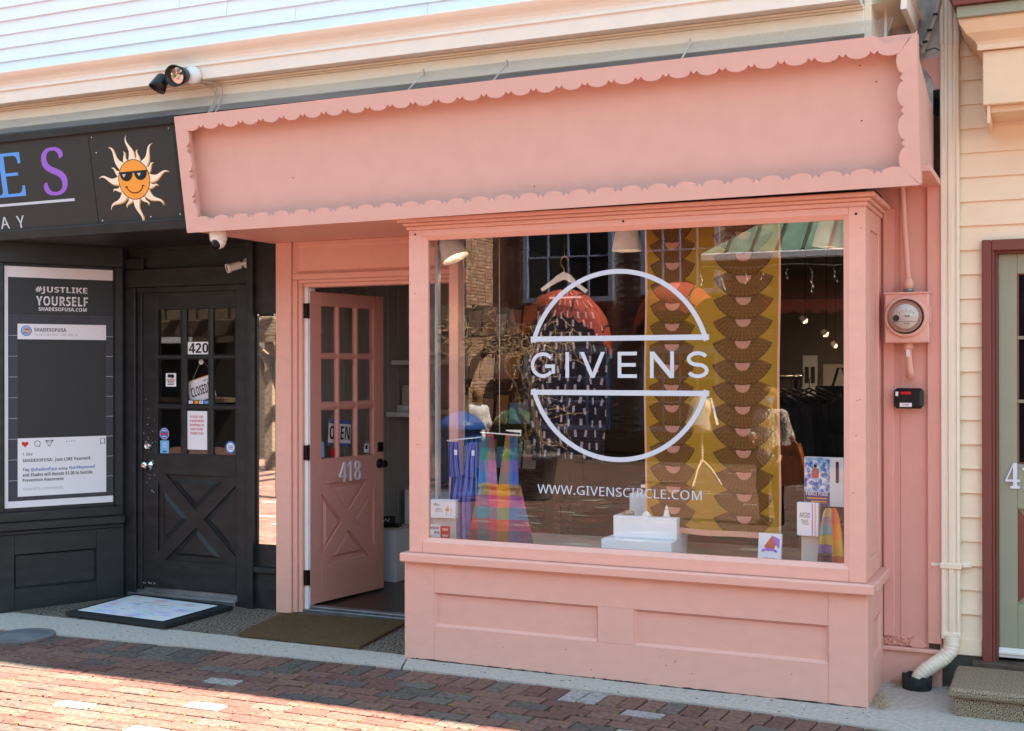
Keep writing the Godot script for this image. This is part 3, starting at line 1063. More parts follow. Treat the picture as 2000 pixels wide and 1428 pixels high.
	# the door, swung open into the shop
	var d := door_leaf(s, basis_of(V(0.163, 0, -0.986), V(0, 1, 0), V(-1.1, 0.075, -0.73)), 0.735, 2.015, [[0.105, 0.258], [0.292, 0.442], [0.477, 0.632]], [[0.93, 1.246], [1.3, 1.58], [1.622, 1.925]], M.pink_door_shade, [0, 0.245, 0, 0.765])
	bx("door_edge", V(-0.003, 0.0, -0.042), V(-0.0004, 2.015, -0.001), M.white_paint, d, 0.0)
	knob(d, "door_knob", 0.69, 0.863, 0.027, M.steel_dark)
	bx("deadbolt", V(0.665, 0.945, 0), V(0.718, 1.01, 0.014), M.steel_dark, d, 0.004)
	for y in [0.177, 0.978, 1.889]:
		g = Geo.new()
		g.tube([V(-0.014, y - 0.05, 0.002), V(-0.014, y + 0.05, 0.002)], 0.006, 8)
		g.box(V(-0.03, y - 0.048, -0.05), V(-0.0035, y + 0.048, -0.001), 0.001)
		part("hinge", g, M.steel_dark, d)
	lettering("door_number", "418", font("Droid Sans"), 0.27, 0.478, 0.768, 0.898, 0.004, M.number_silver, d, 0.012)


func recess_ring(g: Geo, ox0: float, oy0: float, ox1: float, oy1: float, ix0: float, iy0: float, ix1: float, iy1: float, z0: float, z1: float) -> void:
	var o := [V(ox0, oy0, z0), V(ox1, oy0, z0), V(ox1, oy1, z0), V(ox0, oy1, z0)]
	var i := [V(ix0, iy0, z1), V(ix1, iy0, z1), V(ix1, iy1, z1), V(ix0, iy1, z1)]
	for k in 4:
		var n := (k + 1) % 4
		g.quad(o[k], i[k], i[n], o[n])
		g.quad(i[k], i[k] + V(0, 0, -0.02), i[n] + V(0, 0, -0.02), i[n])


func cream_house() -> void:
	var s := thing("cream_house", "cream clapboard house with a brown door frame right of the downpipe", "house")
	bx("wall", V(2.78, 0.0, -9), V(2.96, 6.1, -0.585), M.cream, s, 0.0)
	bx("wall", V(2.96, 2.19, -9), V(12, 6.1, -0.585), M.cream, s, 0.0)
	bx("wall", V(3.95, 0.0, -9), V(12, 2.19, -0.585), M.cream, s, 0.0)
	bx("wall", V(2.96, 0.0, -9), V(3.95, 2.19, -0.665), M.dark_wall, s, 0.0)
	for i in 27:
		var y := 0.25 + 0.1205 * i
		var x1 := 2.945 if y < 2.1 else 4.6
		siding(s, "clapboard", 2.757, x1, y, 1, 0.1205, -0.58, M.cream)
	bx("foundation", V(2.757, -0.02, -0.62), V(2.95, 0.165, -0.572), M.sage_dark, s, 0.003)
	bx("water_table", V(2.757, 0.166, -0.6), V(2.945, 0.2495, -0.558), M.cream, s, 0.004)
	# door frame
	var g := Geo.new()
	g.box(V(2.946, 0.126, -0.62), V(2.99, 2.222, -0.535), 0.004)
	g.box(V(2.99, 0.126, -0.62), V(3.004, 2.19, -0.55), 0.003)
	g.box(V(3.004, 0.126, -0.66), V(3.018, 2.172, -0.575), 0.003)
	part("door_casing", g, M.brown_trim, s)
	g = Geo.new()
	g.box(V(2.9905, 2.168, -0.62), V(4.2, 2.222, -0.536), 0.004)
	g.box(V(3.0045, 2.155, -0.62), V(4.2, 2.1675, -0.565), 0.003)
	part("door_head", g, M.brown_trim, s)
	var d := Geo.new()
	d.box(V(3.0185, 0.215, -0.66), V(3.105, 2.155, -0.6), 0.003)
	d.box(V(3.105, 2.055, -0.66), V(3.9, 2.155, -0.6), 0.003)
	d.box(V(3.105, 0.215, -0.66), V(3.9, 0.43, -0.6), 0.003)
	d.box(V(3.105, 0.9, -0.66), V(3.9, 1.12, -0.6), 0.003)
	for y in [1.4285, 1.741]:
		d.box(V(3.105, y - 0.008, -0.66), V(3.9, y + 0.008, -0.602), 0.002)
	d.box(V(3.105, 0.43, -0.66), V(3.9, 0.9, -0.625), 0.0)
	var door := part("door", d, M.sage, s)
	for r in [[1.128, 1.42], [1.437, 1.733], [1.75, 2.05]]:
		g = Geo.new()
		recess_ring(g, 3.105, r[0] - 0.006, 3.5, r[1] + 0.006, 3.113, r[0], 3.49, r[1], -0.601, -0.606)
		part("sash", g, M.brown_trim, door)
		bx("pane", V(3.108, r[0] - 0.002, -0.628), V(3.5, r[1] + 0.002, -0.622), M.dark_glass, door, 0.0)
	g = Geo.new()
	g.prism(PackedVector2Array([Vector2(3.1055, 0.44), Vector2(3.1055, 0.895), Vector2(3.34, 0.667)]), -0.626, -0.612)
	part("cross_field", g, M.brown_trim, door)
	lettering("door_number", "416", font("Droid Serif", 700), 3.05, 3.26, 1.0, 1.125, -0.6, M.number_silver, door, 0.01)
	g = Geo.new()
	g.box(V(3.0185, 0.168, -0.64), V(3.9, 0.2145, -0.583), 0.003)
	g.box(V(3.0185, 0.185, -0.6), V(3.9, 0.2, -0.574), 0.002)
	part("kick_plate", g, M.white_plastic, s)
	bx("door_sill", V(2.9, 0.118, -0.66), V(4.2, 0.15, -0.5), M.timber_old, s, 0.004)
	# projecting cornice box over the door
	bx("bay_front", V(2.968, 2.83, -0.56), V(6.0, 3.085, -0.26), M.cream_box, s, 0.004)
	g = Geo.new()
	g.box(V(2.985, 2.745, -0.56), V(3.0, 2.8295, -0.27), 0.003)
	g.box(V(3.0, 2.80, -0.56), V(6.0, 2.8295, -0.3), 0.002)
	part("bracket", g, M.cream_box, s)
	g = Geo.new()
	var prof := [Vector2(0.0, 3.0855), Vector2(0.022, 3.0855), Vector2(0.022, 3.11), Vector2(0.03, 3.125), Vector2(0.07, 3.16), Vector2(0.095, 3.2), Vector2(0.1, 3.215), Vector2(0.1, 3.22)]
	for i in prof.size() - 1:
		var p: Vector2 = prof[i]
		var q: Vector2 = prof[i + 1]
		g.quad(V(2.968 - p.x, p.y, -0.26 + p.x), V(2.968 - q.x, q.y, -0.26 + q.x), V(6, q.y, -0.26 + q.x), V(6, p.y, -0.26 + p.x))
		g.quad(V(2.968 - p.x, p.y, -0.56), V(2.968 - q.x, q.y, -0.56), V(2.968 - q.x, q.y, -0.26 + q.x), V(2.968 - p.x, p.y, -0.26 + p.x))
	part("crown_moulding", g, M.cream_box, s)
	bx("fascia", V(2.862, 3.2205, -0.56), V(6.0, 3.275, -0.135), M.sage, s, 0.004)
	g = Geo.new()
	g.quad(V(2.85, 3.2765, -0.11), V(6, 3.2765, -0.11), V(6, 3.2765, -0.6), V(2.85, 3.2765, -0.6))
	g.out([V(2.85, 3.2765, -0.11), V(6, 3.2765, -0.11), V(6, 3.5, -0.06), V(2.80, 3.5, -0.06)], V(4, 3.4, -0.5))
	g.prism(PackedVector2Array([Vector2(2.935, 3.19), Vector2(2.9, 3.2), Vector2(2.875, 3.235), Vector2(2.85, 3.3), Vector2(2.815, 3.38), Vector2(2.79, 3.44), Vector2(2.79, 3.6), Vector2(2.95, 3.6), Vector2(2.95, 3.25)]), -0.56, -0.3)
	part("roof_edge", g, M.brown_trim, s)
	g = Geo.new()
	g.box(V(2.66, 6.1, -9), V(12, 6.22, -0.0), 0.01)
	g.box(V(6.9, 6.22, -9), V(12, 7.45, -0.02), 0.01)
	part("roof", g, M.sage_dark, s)


func scallops(length: float, base: float, lobe: float, n: int) -> PackedVector2Array:
	# the fretted inner edge of a trim board, along x from 0 to length: round lobes with a small tooth between them
	var p := PackedVector2Array()
	var pitch := length / (n - 0.24)
	for i in n:
		var x0 := pitch * i
		var lw := pitch * 0.76
		for k in 11:
			var a := PI * k / 10.0
			p.append(Vector2(x0 + lw * 0.5 - cos(a) * lw * 0.5, base + sin(a) * lobe))
		if i < n - 1:
			p.append(Vector2(x0 + lw + pitch * 0.12, base + lobe * 0.52))
	return p


func pink_sign() -> void:
	var at := basis_of(V(4.12, 0.024, 0), V(0, 0.665, 0.11), V(-1.394, 2.394, 0.12))
	var s := thing("pink_sign", "blank pink sign board with a scalloped border above the bay window", "sign", at)
	var m: Material = M.pink_sign
	var L := 4.121
	var H := 0.674
	bx("board", V(0.02, 0.02, -0.115), V(L - 0.02, H - 0.03, -0.088), m, s, 0.0)
	var c := 0.063
	# top trim, with the chip that is missing near its right corner
	var p := PackedVector2Array([Vector2(0.001, H), Vector2(3.92, H), Vector2(3.94, H + 0.002), Vector2(3.962, H - 0.018), Vector2(3.985, H - 0.038), Vector2(4.0, H - 0.032), Vector2(4.085, H - 0.028), Vector2(L - c, H - c)])
	var e := scallops(L - 2.0 * c, 0.0, 0.028, 29)
	for i in range(e.size() - 1, -1, -1):
		p.append(Vector2(c + e[i].x, H - c - e[i].y))
	var g := Geo.new()
	g.prism(p, -0.022, 0.0)
	part("scalloped_trim", g, m, s)
	p = PackedVector2Array([Vector2(L - 0.001, 0), Vector2(0.001, 0)])
	for q in e:
		p.append(Vector2(c + q.x, c + q.y))
	g = Geo.new()
	g.prism(p, -0.0225, -0.0005)
	part("scalloped_trim", g, m, s)
	var es := scallops(H - 2.0 * c, 0.0, 0.028, 4)
	p = PackedVector2Array([Vector2(0, 0.002), Vector2(0, H - 0.002)])
	for i in range(es.size() - 1, -1, -1):
		p.append(Vector2(c + es[i].y, c + es[i].x))
	g = Geo.new()
	g.prism(p, -0.023, -0.001)
	part("scalloped_trim", g, m, s)
	p = PackedVector2Array([Vector2(L, H + 0.004), Vector2(L, 0.002)])
	for q in es:
		p.append(Vector2(L - c - q.y, c + q.x))
	g = Geo.new()
	g.prism(p, -0.0235, -0.0015)
	part("scalloped_trim", g, m, s)
	# spacer frame between board and trim
	g = Geo.new()
	g.box(V(0.004, 0.004, -0.12), V(0.05, H - 0.004, -0.0232), 0.0)
	g.box(V(L - 0.05, 0.004, -0.12), V(L - 0.004, H - 0.004, -0.0236), 0.0)
	g.box(V(0.05, 0.004, -0.12), V(L - 0.05, 0.05, -0.0234), 0.0)
	g.box(V(0.05, H - 0.05, -0.12), V(L - 0.05, H - 0.004, -0.0233), 0.0)
	part("spacer_frame", g, m, s)
	# right end: a slanted side board back to the wall
	var inv := at.affine_inverse()
	g = Geo.new()
	var f := [inv * V(2.722, 3.0, 0.19), inv * V(2.722, 2.495, 0.13), inv * V(2.722, 2.51, -0.56), inv * V(2.722, 2.86, -0.545)]
	var w := V(0.012, 0, 0)
	g.out(f, f[0] - V(1, 0, 0))
	g.out([f[0] - w, f[1] - w, f[2] - w, f[3] - w], f[0] + V(1, 0, 0))
	for i in 4:
		var j := (i + 1) % 4
		g.out([f[i], f[j], f[j] - w, f[i] - w], (f[0] + f[2]) * 0.5)
	part("end_board", g, m, s)
	g = Geo.new()   # top board that closes the box
	g.out([inv * V(-1.36, 3.03, 0.2), inv * V(2.70, 3.05, 0.2), inv * V(2.70, 3.05, -0.02), inv * V(-1.36, 3.03, -0.02)], inv * V(0.5, 2.5, 0))
	part("top_board", g, M.dark_wall, s)
	for q in [[3.74, 0.59], [3.86, 0.56], [3.93, 0.48], [3.86, 0.31], [0.72, 0.27], [2.2, 0.12]]:
		g = Geo.new()
		g.lathe([Vector2(0.0035, 0.0), Vector2(0.003, 0.002), Vector2(0, 0.0022)], 8)
		part("nail_head", g, M.steel_dark, s, Transform3D(Basis(V(1, 0, 0), V(0, 0, 1), V(0, -1, 0)), V(q[0], q[1], -0.088)))


func wavy_ray(length: float, w0: float, bend: float, phase: float) -> PackedVector2Array:
	var l := PackedVector2Array()
	var r := PackedVector2Array()
	for i in 15:
		var t := i / 14.0
		var off := sin(t * TAU * 0.85 + phase) * bend * t - sin(phase) * bend * t
		var w := w0 * (1.0 - t) * (1.0 - 0.25 * t) + 0.0006
		l.append(Vector2(off - w, t * length))
		r.append(Vector2(off + w, t * length))
	r.reverse()
	l.append_array(r)
	return l


func black_sign() -> void:
	var at := basis_of(V(4.12, 0.024, 0), V(0, 0.665, 0.11), V(-1.394, 2.394, 0.10))
	var s := thing("black_sign", "black shop sign with coloured letters and a smiling sun in sunglasses", "sign", at)
	var m: Material = M.black_sign
	bx("board", V(-4.2, 0.04, -0.1), V(-0.69, 0.68, -0.012), m, s, 0.002)
	bx("board", V(-0.6875, 0.04, -0.1), V(-0.004, 0.68, -0.0135), m, s, 0.002)
	bx("rim", V(-4.2, 0.64, -0.1), V(-0.003, 0.69, 0.008), M.black_paint, s, 0.004)
	bx("rim", V(-4.2, 0.03, -0.1), V(-0.003, 0.092, 0.006), M.black_paint, s, 0.004)
	bx("rim", V(-0.045, 0.0925, -0.1), V(-0.003, 0.6395, -0.005), M.black_paint, s, 0.003)
	var serif := font("Droid Serif")
	lettering("letter", "E", serif, -1.475, -1.244, 0.301, 0.574, -0.012, M.ink_azure, s)
	lettering("letter", "S", serif, -1.089, -0.892, 0.287, 0.582, -0.012, M.ink_violet, s)
	bx("underline", V(-2.6, 0.244, -0.012), V(-0.854, 0.26, -0.0105), M.vinyl_white, s, 0.0)
	lettering("letter", "A", font("Droid Sans"), -1.492, -1.418, 0.104, 0.18, -0.012, M.vinyl_white, s)
	lettering("letter", "Y", font("Droid Sans"), -1.353, -1.288, 0.103, 0.18, -0.012, M.vinyl_white, s)
	# the sun
	var g := Geo.new()
	var rays := [[Geo.new(), 0.0008, 0.0], [Geo.new(), 0.0018, 0.0]]
	var sun := V(-0.372, 0.341, -0.0135)
	var long_len := [0.155, 0.15, 0.155, 0.15, 0.155, 0.155, 0.16, 0.155]
	for i in 16:
		var a := PI * 0.5 - TAU * i / 16.0 + (0.03 if i % 2 else 0.0)
		var big := i % 2 == 0
		var ln: float = long_len[i / 2] if big else 0.07
		var d := Vector2(cos(a), sin(a))
		var poly := wavy_ray(ln, 0.03 if big else 0.022, 0.03 if big else 0.018, 0.6 if i < 9 else PI + 0.6)
		for k in 2:
			var q := PackedVector2Array()
			for p in poly:
				var sc := 1.0 if k == 0 else 0.86
				var sh := Vector2(0.0035, -0.0035) if k == 0 else Vector2(-0.001, 0.001)
				var loc := Vector2(p.x * sc, p.y * (1.0 if k == 0 else 0.97))
				q.append(d * (0.112 + loc.y) + Vector2(d.y, -d.x) * loc.x + sh)
			rays[k][0].prism(q, 0.0, rays[k][1])
	part("ray_shadow", rays[0][0], M.ink_ochre, s, Transform3D(Basis.IDENTITY, sun))
	part("rays", rays[1][0], M.ink_cream, s, Transform3D(Basis.IDENTITY, sun))
	g.prism(arc(0, 0, 0.12, 0, 352, 44), 0.0, 0.0024)
	part("face_outline", g, M.ink_black, s, Transform3D(Basis.IDENTITY, sun))
	g = Geo.new()
	g.prism(arc(0, 0, 0.1155, 0, 352, 44), 0.0, 0.003)
	part("face", g, M.ink_orange, s, Transform3D(Basis.IDENTITY, sun))
	g = Geo.new()
	for k in [-1.0, 1.0]:
		var lens := PackedVector2Array()
		for q in [[0.006, 0.046], [0.098, 0.05], [0.102, 0.03], [0.09, 0.006], [0.066, -0.006], [0.04, -0.006], [0.018, 0.008], [0.008, 0.028]]:
			lens.append(Vector2(q[0] * k, q[1]))
		g.prism(lens, 0.003, 0.0042)
	g.box(V(-0.108, 0.04, 0.003), V(0.108, 0.05, 0.0046))
	part("sunglasses", g, M.ink_black, s, Transform3D(Basis.IDENTITY, sun))
	g = Geo.new()
	for x in [-0.085, 0.03]:
		g.prism(PackedVector2Array([Vector2(x, 0.036), Vector2(x + 0.028, 0.036), Vector2(x + 0.012, 0.016)]), 0.0043, 0.0052)
	part("lens_glint", g, M.vinyl_white, s, Transform3D(Basis.IDENTITY, sun))
	g = Geo.new()
	g.ribbon(arc(0.0, -0.022, 0.066, 200, 340, 20, 0.058), 0.006, 0.003, 0.0042)
	g.ribbon(PackedVector2Array([Vector2(-0.074, -0.044), Vector2(-0.064, -0.038), Vector2(-0.054, -0.04)]), 0.005, 0.003, 0.0043)
	g.ribbon(PackedVector2Array([Vector2(0.074, -0.044), Vector2(0.064, -0.038), Vector2(0.054, -0.04)]), 0.005, 0.003, 0.0043)
	part("smile", g, M.ink_black, s, Transform3D(Basis.IDENTITY, sun))
	for q in [[-0.66, 0.615], [-0.075, 0.62], [-0.655, 0.11], [-0.28, 0.112], [-0.06, 0.115], [-0.64, 0.52]]:
		g = Geo.new()
		g.lathe([Vector2(0.005, 0.0), Vector2(0.0045, 0.002), Vector2(0, 0.003)], 8)
		part("screw", g, M.chrome, s, Transform3D(Basis(V(1, 0, 0), V(0, 0, 1), V(0, -1, 0)), V(q[0], q[1], -0.0135)))


func street_things() -> void:
	# wire netting between the gutter and the signs
	var g := Geo.new()
	var y0 := 3.075
	var z0 := 0.205
	var y1 := 3.225
	var z1 := -0.03
	var sag := func(x: float, t: float) -> Vector3:
		var b := 0.012 * sin(x * 2.3) + 0.008 * sin(x * 7.1 + t * 4.0)
		return V(x, lerpf(y0, y1, t) + b * (1.0 - t) * t * 2.0 + 0.004 * sin(x * 3.0) * t, lerpf(z0, z1, t))
	var x := -4.2
	while x < 2.6:
		var a: Vector3 = sag.call(x, 0.0)
		var b: Vector3 = sag.call(x, 0.5)
		var c: Vector3 = sag.call(x + rng.randf_range(-0.003, 0.003), 1.0)
		g.tube([a, b, c], 0.0007, 3, false)
		x += 0.0125
	for k in 14:
		var pts := []
		for i in 60:
			pts.append(sag.call(-4.2 + 6.8 * i / 59.0, k / 13.0))
		g.tube(pts, 0.0007, 3, false)
	tag(part("bird_netting", g, M.wire), "fine wire bird netting stretched between the gutter and the signs", "netting")
	for q in [0.12, 0.62, 1.62]:
		g = Geo.new()
		g.tube([V(q, 3.2, -0.02), V(q + 0.004, 3.23, 0.0), V(q + 0.012, 3.2, 0.02), V(q + 0.014, 3.08, 0.19)], 0.004, 5)
		tag(part("netting_tie", g, M.wire), "pale wire tie holding the bird netting, the %s along the pink sign" % ("left one" if q < 0.3 else "middle one" if q < 1.0 else "right one"), "wire tie", "ties of the bird netting")
	# twin flood lamp on the gutter
	var s := thing("flood_lamp", "black twin security lamp fixed to the white gutter, its cables hanging down", "lamp", pos(-1.40, 3.325, 0.07))
	g = Geo.new()
	g.xf = Transform3D(Basis(V(1, 0, 0), V(0, 0, 1), V(0, -1, 0)), V(0.03, 0, 0))
	g.lathe([Vector2(0, 0), Vector2(0.052, 0), Vector2(0.054, 0.02), Vector2(0.05, 0.045), Vector2(0, 0.046)], 24)
	part("mount", g, M.white_plastic, s)
	for k in [[V(-0.012, -0.012, 0.1), V(0.12, -0.22, 0.85), 1.1], [V(-0.15, -0.045, 0.1), V(-0.25, -0.8, 0.35), 0.9]]:
		var axis: Vector3 = k[1].normalized()
		var sx := axis.cross(V(0, 0, 1)).normalized()
		var b := Basis(sx, axis, sx.cross(axis))
		var head := Geo.new()
		head.lathe([Vector2(0, -0.06), Vector2(0.03, -0.06), Vector2(0.042, -0.045), Vector2(0.05, 0.0), Vector2(0.058, 0.045), Vector2(0.054, 0.045), Vector2(0.045, 0.02), Vector2(0.0, 0.012)], 22)
		var h := part("lamp_head", head, M.black_plastic, s, Transform3D(b * k[2], k[0]))
		var face := Geo.new()
		face.lathe([Vector2(0.044, 0.022), Vector2(0.03, 0.026), Vector2(0, 0.028)], 20)
		part("lens", face, M.chrome, h)
	g = Geo.new()
	g.tube([V(0.02, -0.005, 0.045), V(-0.03, -0.005, 0.07), V(-0.1, -0.005, 0.075), V(-0.15, -0.02, 0.08)], 0.012, 8)
	part("bracket", g, M.black_plastic, s)
	for k in [[0.075, 0.0, 0.15], [0.09, 0.012, 0.165], [0.12, 0.03, 0.2]]:
		g = Geo.new()
		g.tube(smooth([V(0.05, -0.03, 0.0), V(k[0], -0.042, -0.02), V(k[2] - 0.03, -0.08 + k[1], -0.06), V(k[2] - 0.004, -0.15, -0.03), V(k[2] + 0.015, -0.26, 0.07)]), 0.0042, 6)
		part("cable", g, M.cable, s)
	# dome camera under the sign's left end
	s = thing("dome_camera", "white dome security camera under the left end of the pink sign", "security camera", pos(-1.235, 2.404, 0.03))
	g = Geo.new()
	g.lathe([Vector2(0, 0), Vector2(0.052, 0), Vector2(0.054, -0.012), Vector2(0.05, -0.05), Vector2(0.042, -0.062), Vector2(0, -0.06)], 26)
	part("housing", g, M.white_plastic, s)
	g = Geo.new()
	var cb := basis_of(V(0.9, 0, -0.4), V(0.28, 0.62, 0.7), V(0.004, -0.056, 0.006))
	g.lathe([Vector2(0.0, 0.034), Vector2(0.022, 0.033), Vector2(0.03, 0.026), Vector2(0.038, 0.006), Vector2(0.04, -0.01), Vector2(0.034, -0.03), Vector2(0.0, -0.04)], 24)
	part("eyeball", g, M.white_plastic, s, Transform3D(Basis(V(1, 0, 0), V(0, -0.45, 0.89), V(0, -0.89, -0.45)), V(0.006, -0.066, 0.008)))
	g = Geo.new()
	g.lathe([Vector2(0.03, 0.0285), Vector2(0.027, 0.0365), Vector2(0.0, 0.038)], 22)
	part("lens", g, M.lens_black, s, Transform3D(Basis(V(1, 0, 0), V(0, -0.45, 0.89), V(0, -0.89, -0.45)), V(0.006, -0.066, 0.008)))
	# bullet camera on the black shop's door post
	s = thing("bullet_camera", "small white bullet security camera above the black shop door", "security camera", pos(-1.558, 2.285, -0.69))
	g = Geo.new()
	g.xf = Transform3D(Basis(V(1, 0, 0), V(0, 0, 1), V(0, -1, 0)), Vector3.ZERO)
	g.lathe([Vector2(0, 0), Vector2(0.034, 0), Vector2(0.035, 0.006), Vector2(0.03, 0.012), Vector2(0, 0.014)], 24)
	part("wall_plate", g, M.white_plastic, s)
	g = Geo.new()
	g.tube([V(0, 0, 0.01), V(-0.006, -0.004, 0.035), V(-0.02, -0.012, 0.05), V(-0.035, -0.016, 0.056)], 0.012, 10)
	part("joint", g, M.white_plastic, s)
	var ax := V(-0.62, -0.3, 0.72).normalized()
	var sx2 := ax.cross(V(0, 1, 0)).normalized()
	var bb := Transform3D(Basis(sx2, ax, sx2.cross(ax)), V(-0.05, -0.026, 0.075))
	g = Geo.new()
	g.lathe([Vector2(0, -0.045), Vector2(0.022, -0.045), Vector2(0.026, -0.035), Vector2(0.027, 0.03), Vector2(0.031, 0.032), Vector2(0.031, 0.052), Vector2(0.028, 0.052), Vector2(0.026, 0.047), Vector2(0.0, 0.046)], 24)
	part("barrel", g, M.white_plastic, s, bb)
	g = Geo.new()
	g.lathe([Vector2(0.025, 0.0475), Vector2(0.022, 0.049), Vector2(0, 0.0495)], 20)
	part("lens", g, M.grey_plastic, s, bb)
	g = Geo.new()
	g.lathe([Vector2(0.012, 0.0496), Vector2(0.011, 0.052), Vector2(0, 0.053)], 16)
	part("lens", g, M.lens_black, s, bb)
	# electric meter
	s = thing("electric_meter", "pink electric meter box with a glass dome and a painted pipe above", "electric meter", pos(2.6, 1.84, -0.53))
	g = Geo.new()
	g.box(V(-0.103, -0.122, 0), V(0.108, 0.127, 0.09), 0.006)
	g.box(V(-0.107, 0.12, 0), V(0.113, 0.13, 0.1), 0.003)
	g.box(V(0.1085, -0.03, 0.02), V(0.114, 0.06, 0.085), 0.002)
	part("box", g, M.pink, s)
	var zt := Transform3D(Basis(V(1, 0, 0), V(0, 0, 1), V(0, -1, 0)), V(0.0, 0.008, 0.09))
	g = Geo.new()
	g.lathe([Vector2(0.103, 0), Vector2(0.102, 0.012), Vector2(0.096, 0.018), Vector2(0.084, 0.016), Vector2(0.083, 0.0)], 36)
	part("ring", g, M.pink, s, zt)
	g = Geo.new()
	g.lathe([Vector2(0.086, 0.012), Vector2(0.085, 0.022), Vector2(0.08, 0.024), Vector2(0.079, 0.014)], 36)
	part("ring", g, M.steel_dark, s, zt)
	g = Geo.new()
	g.lathe([Vector2(0.0, 0.03), Vector2(0.06, 0.03), Vector2(0.062, 0.026), Vector2(0.062, 0.0)], 32)
	part("dial", g, M.platform, s, zt)
	g = Geo.new()
	g.lathe([Vector2(0.079, 0.015), Vector2(0.079, 0.06), Vector2(0.074, 0.078), Vector2(0.06, 0.085), Vector2(0.0, 0.088)], 36)
	part("glass_dome", g, M.clear_dome, s, zt)
	g = Geo.new()
	g.prism(arc(-0.044, 0.0, 0.0155, 0, 345, 20), 0.1205, 0.123)
	g.box(V(-0.058, -0.018, 0.1205), V(0.058, -0.0165, 0.122))
	for i in 5:
		g.xf = Transform3D(Basis(V(0, 0, 1), -0.9 + 0.42 * i), V(0.004, -0.004, 0.0))
		g.prism(arc(0, 0.046, 0.0022, 0, 300, 6), 0.1205, 0.1215)
	g.xf = Transform3D.IDENTITY
	for q in [[0.0, 0.006, 0.004, 0.014], [0.008, 0.006, 0.011, 0.014], [0.015, 0.006, 0.019, 0.014], [-0.004, -0.03, 0.002, -0.025], [0.006, -0.029, 0.02, -0.027]]:
		g.box(V(q[0], q[1], 0.1205), V(q[2], q[3], 0.122))
	part("dial_marks", g, M.ink_black, s)
	g = Geo.new()
	g.tube([V(-0.022, 0.66, 0.03), V(-0.012, 0.45, 0.03), V(0.004, 0.2, 0.035)], 0.0135, 12)
	part("pipe", g, M.pink, s)
	g = Geo.new()
	g.xf = pos(0.006, 0, 0.036)
	g.lathe([Vector2(0.012, 0.205), Vector2(0.021, 0.19), Vector2(0.024, 0.178), Vector2(0.024, 0.15), Vector2(0.02, 0.148)], 14)
	g.lathe([Vector2(0.02, -0.12), Vector2(0.025, -0.13), Vector2(0.025, -0.15), Vector2(0.018, -0.155)], 12)
	part("coupling", g, M.pink, s)
	g = Geo.new()
	g.xf = pos(0.006, 0, 0.036)
	g.lathe([Vector2(0.023, 0.1495), Vector2(0.027, 0.146), Vector2(0.027, 0.138), Vector2(0.022, 0.134), Vector2(0.022, 0.13)], 14)
	part("lock_ring", g, M.metal, s)
	g = Geo.new()
	g.tube([V(0.006, -0.15, 0.036), V(0.008, -0.2, 0.036), V(0.012, -0.25, 0.034), V(0.014, -0.275, 0.022), V(0.01, -0.29, 0.0)], [0.015, 0.015, 0.016, 0.019, 0.02], 12)
	part("pipe", g, M.pink, s)
	bx("tag", V(-0.004, -0.19, 0.05), V(0.012, -0.155, 0.053), M.white_plastic, s, 0.001)
	# black key safe
	s = thing("key_safe", "black box with a red window fixed to the wall below the meter", "wall box", pos(2.605, 1.441, -0.53))
	g = Geo.new()
	g.box(V(-0.07, -0.051, 0), V(0.072, 0.051, 0.05), 0.014)
	g.box(V(-0.058, -0.04, 0.045), V(0.06, 0.04, 0.056), 0.005)
	part("case", g, M.black_plastic, s)
	bx("red_window", V(-0.036, 0.02, 0.054), V(0.014, 0.034, 0.058), M.red_plastic, s, 0.002)
	bx("label_plate", V(-0.04, -0.042, 0.054), V(0.018, -0.022, 0.0575), M.paper_white, s, 0.001)
	lettering("label_text", "(ALARM)", font("Droid Sans", 700), -0.026, 0.004, -0.036, -0.028, 0.0575, M.ink_red, s, 0.0006)
	bx("sticker", V(-0.06, 0.012, 0.0555), V(-0.047, 0.034, 0.0566), M.paper_white, s, 0.0)
	# downpipe
	s = thing("downpipe", "cream fluted downpipe between the pink wall and the cream house, curling into a drain", "downpipe", pos(2.8, 0, -0.55))
	g = Geo.new()
	var sec := PackedVector2Array([Vector2(-0.045, -0.01), Vector2(-0.045, 0.03), Vector2(-0.04, 0.036), Vector2(-0.028, 0.036), Vector2(-0.022, 0.028), Vector2(-0.012, 0.028), Vector2(-0.006, 0.038), Vector2(0.012, 0.038), Vector2(0.018, 0.028), Vector2(0.026, 0.028), Vector2(0.032, 0.036), Vector2(0.04, 0.034), Vector2(0.044, 0.028), Vector2(0.044, -0.01)])
	g.xf = Transform3D(Basis(V(1, 0, 0), V(0, 0, 1), V(0, 1, 0)), V(0, 0, 0))
	g.prism(sec, 0.25, 3.21)
	part("pipe", g, M.downpipe, s)
	g = Geo.new()
	g.xf = Transform3D(Basis(V(1, 0, 0), V(0, 0, 1), V(0, 1, 0)), V(0, 0, 0))
	var wide := PackedVector2Array()
	for q in sec:
		wide.append(Vector2(q.x * 1.06, q.y * 1.1))
	g.prism(wide, 3.2, 3.8)
	part("pipe", g, M.white_trim, s)
	g = Geo.new()
	var pts := []
	var rad := []
	var path := [V(0.0, 0.262, 0.012), V(0.002, 0.22, 0.014), V(-0.006, 0.185, 0.02), V(-0.035, 0.15, 0.03), V(-0.075, 0.12, 0.045), V(-0.115, 0.09, 0.06), V(-0.142, 0.06, 0.07), V(-0.155, 0.02, 0.075)]
	var curve := Curve3D.new()
	for i in path.size():
		var tn: Vector3 = (path[mini(i + 1, path.size() - 1)] - path[maxi(i - 1, 0)]) / 6.0
		curve.add_point(path[i], -tn, tn)
	var len := curve.get_baked_length()
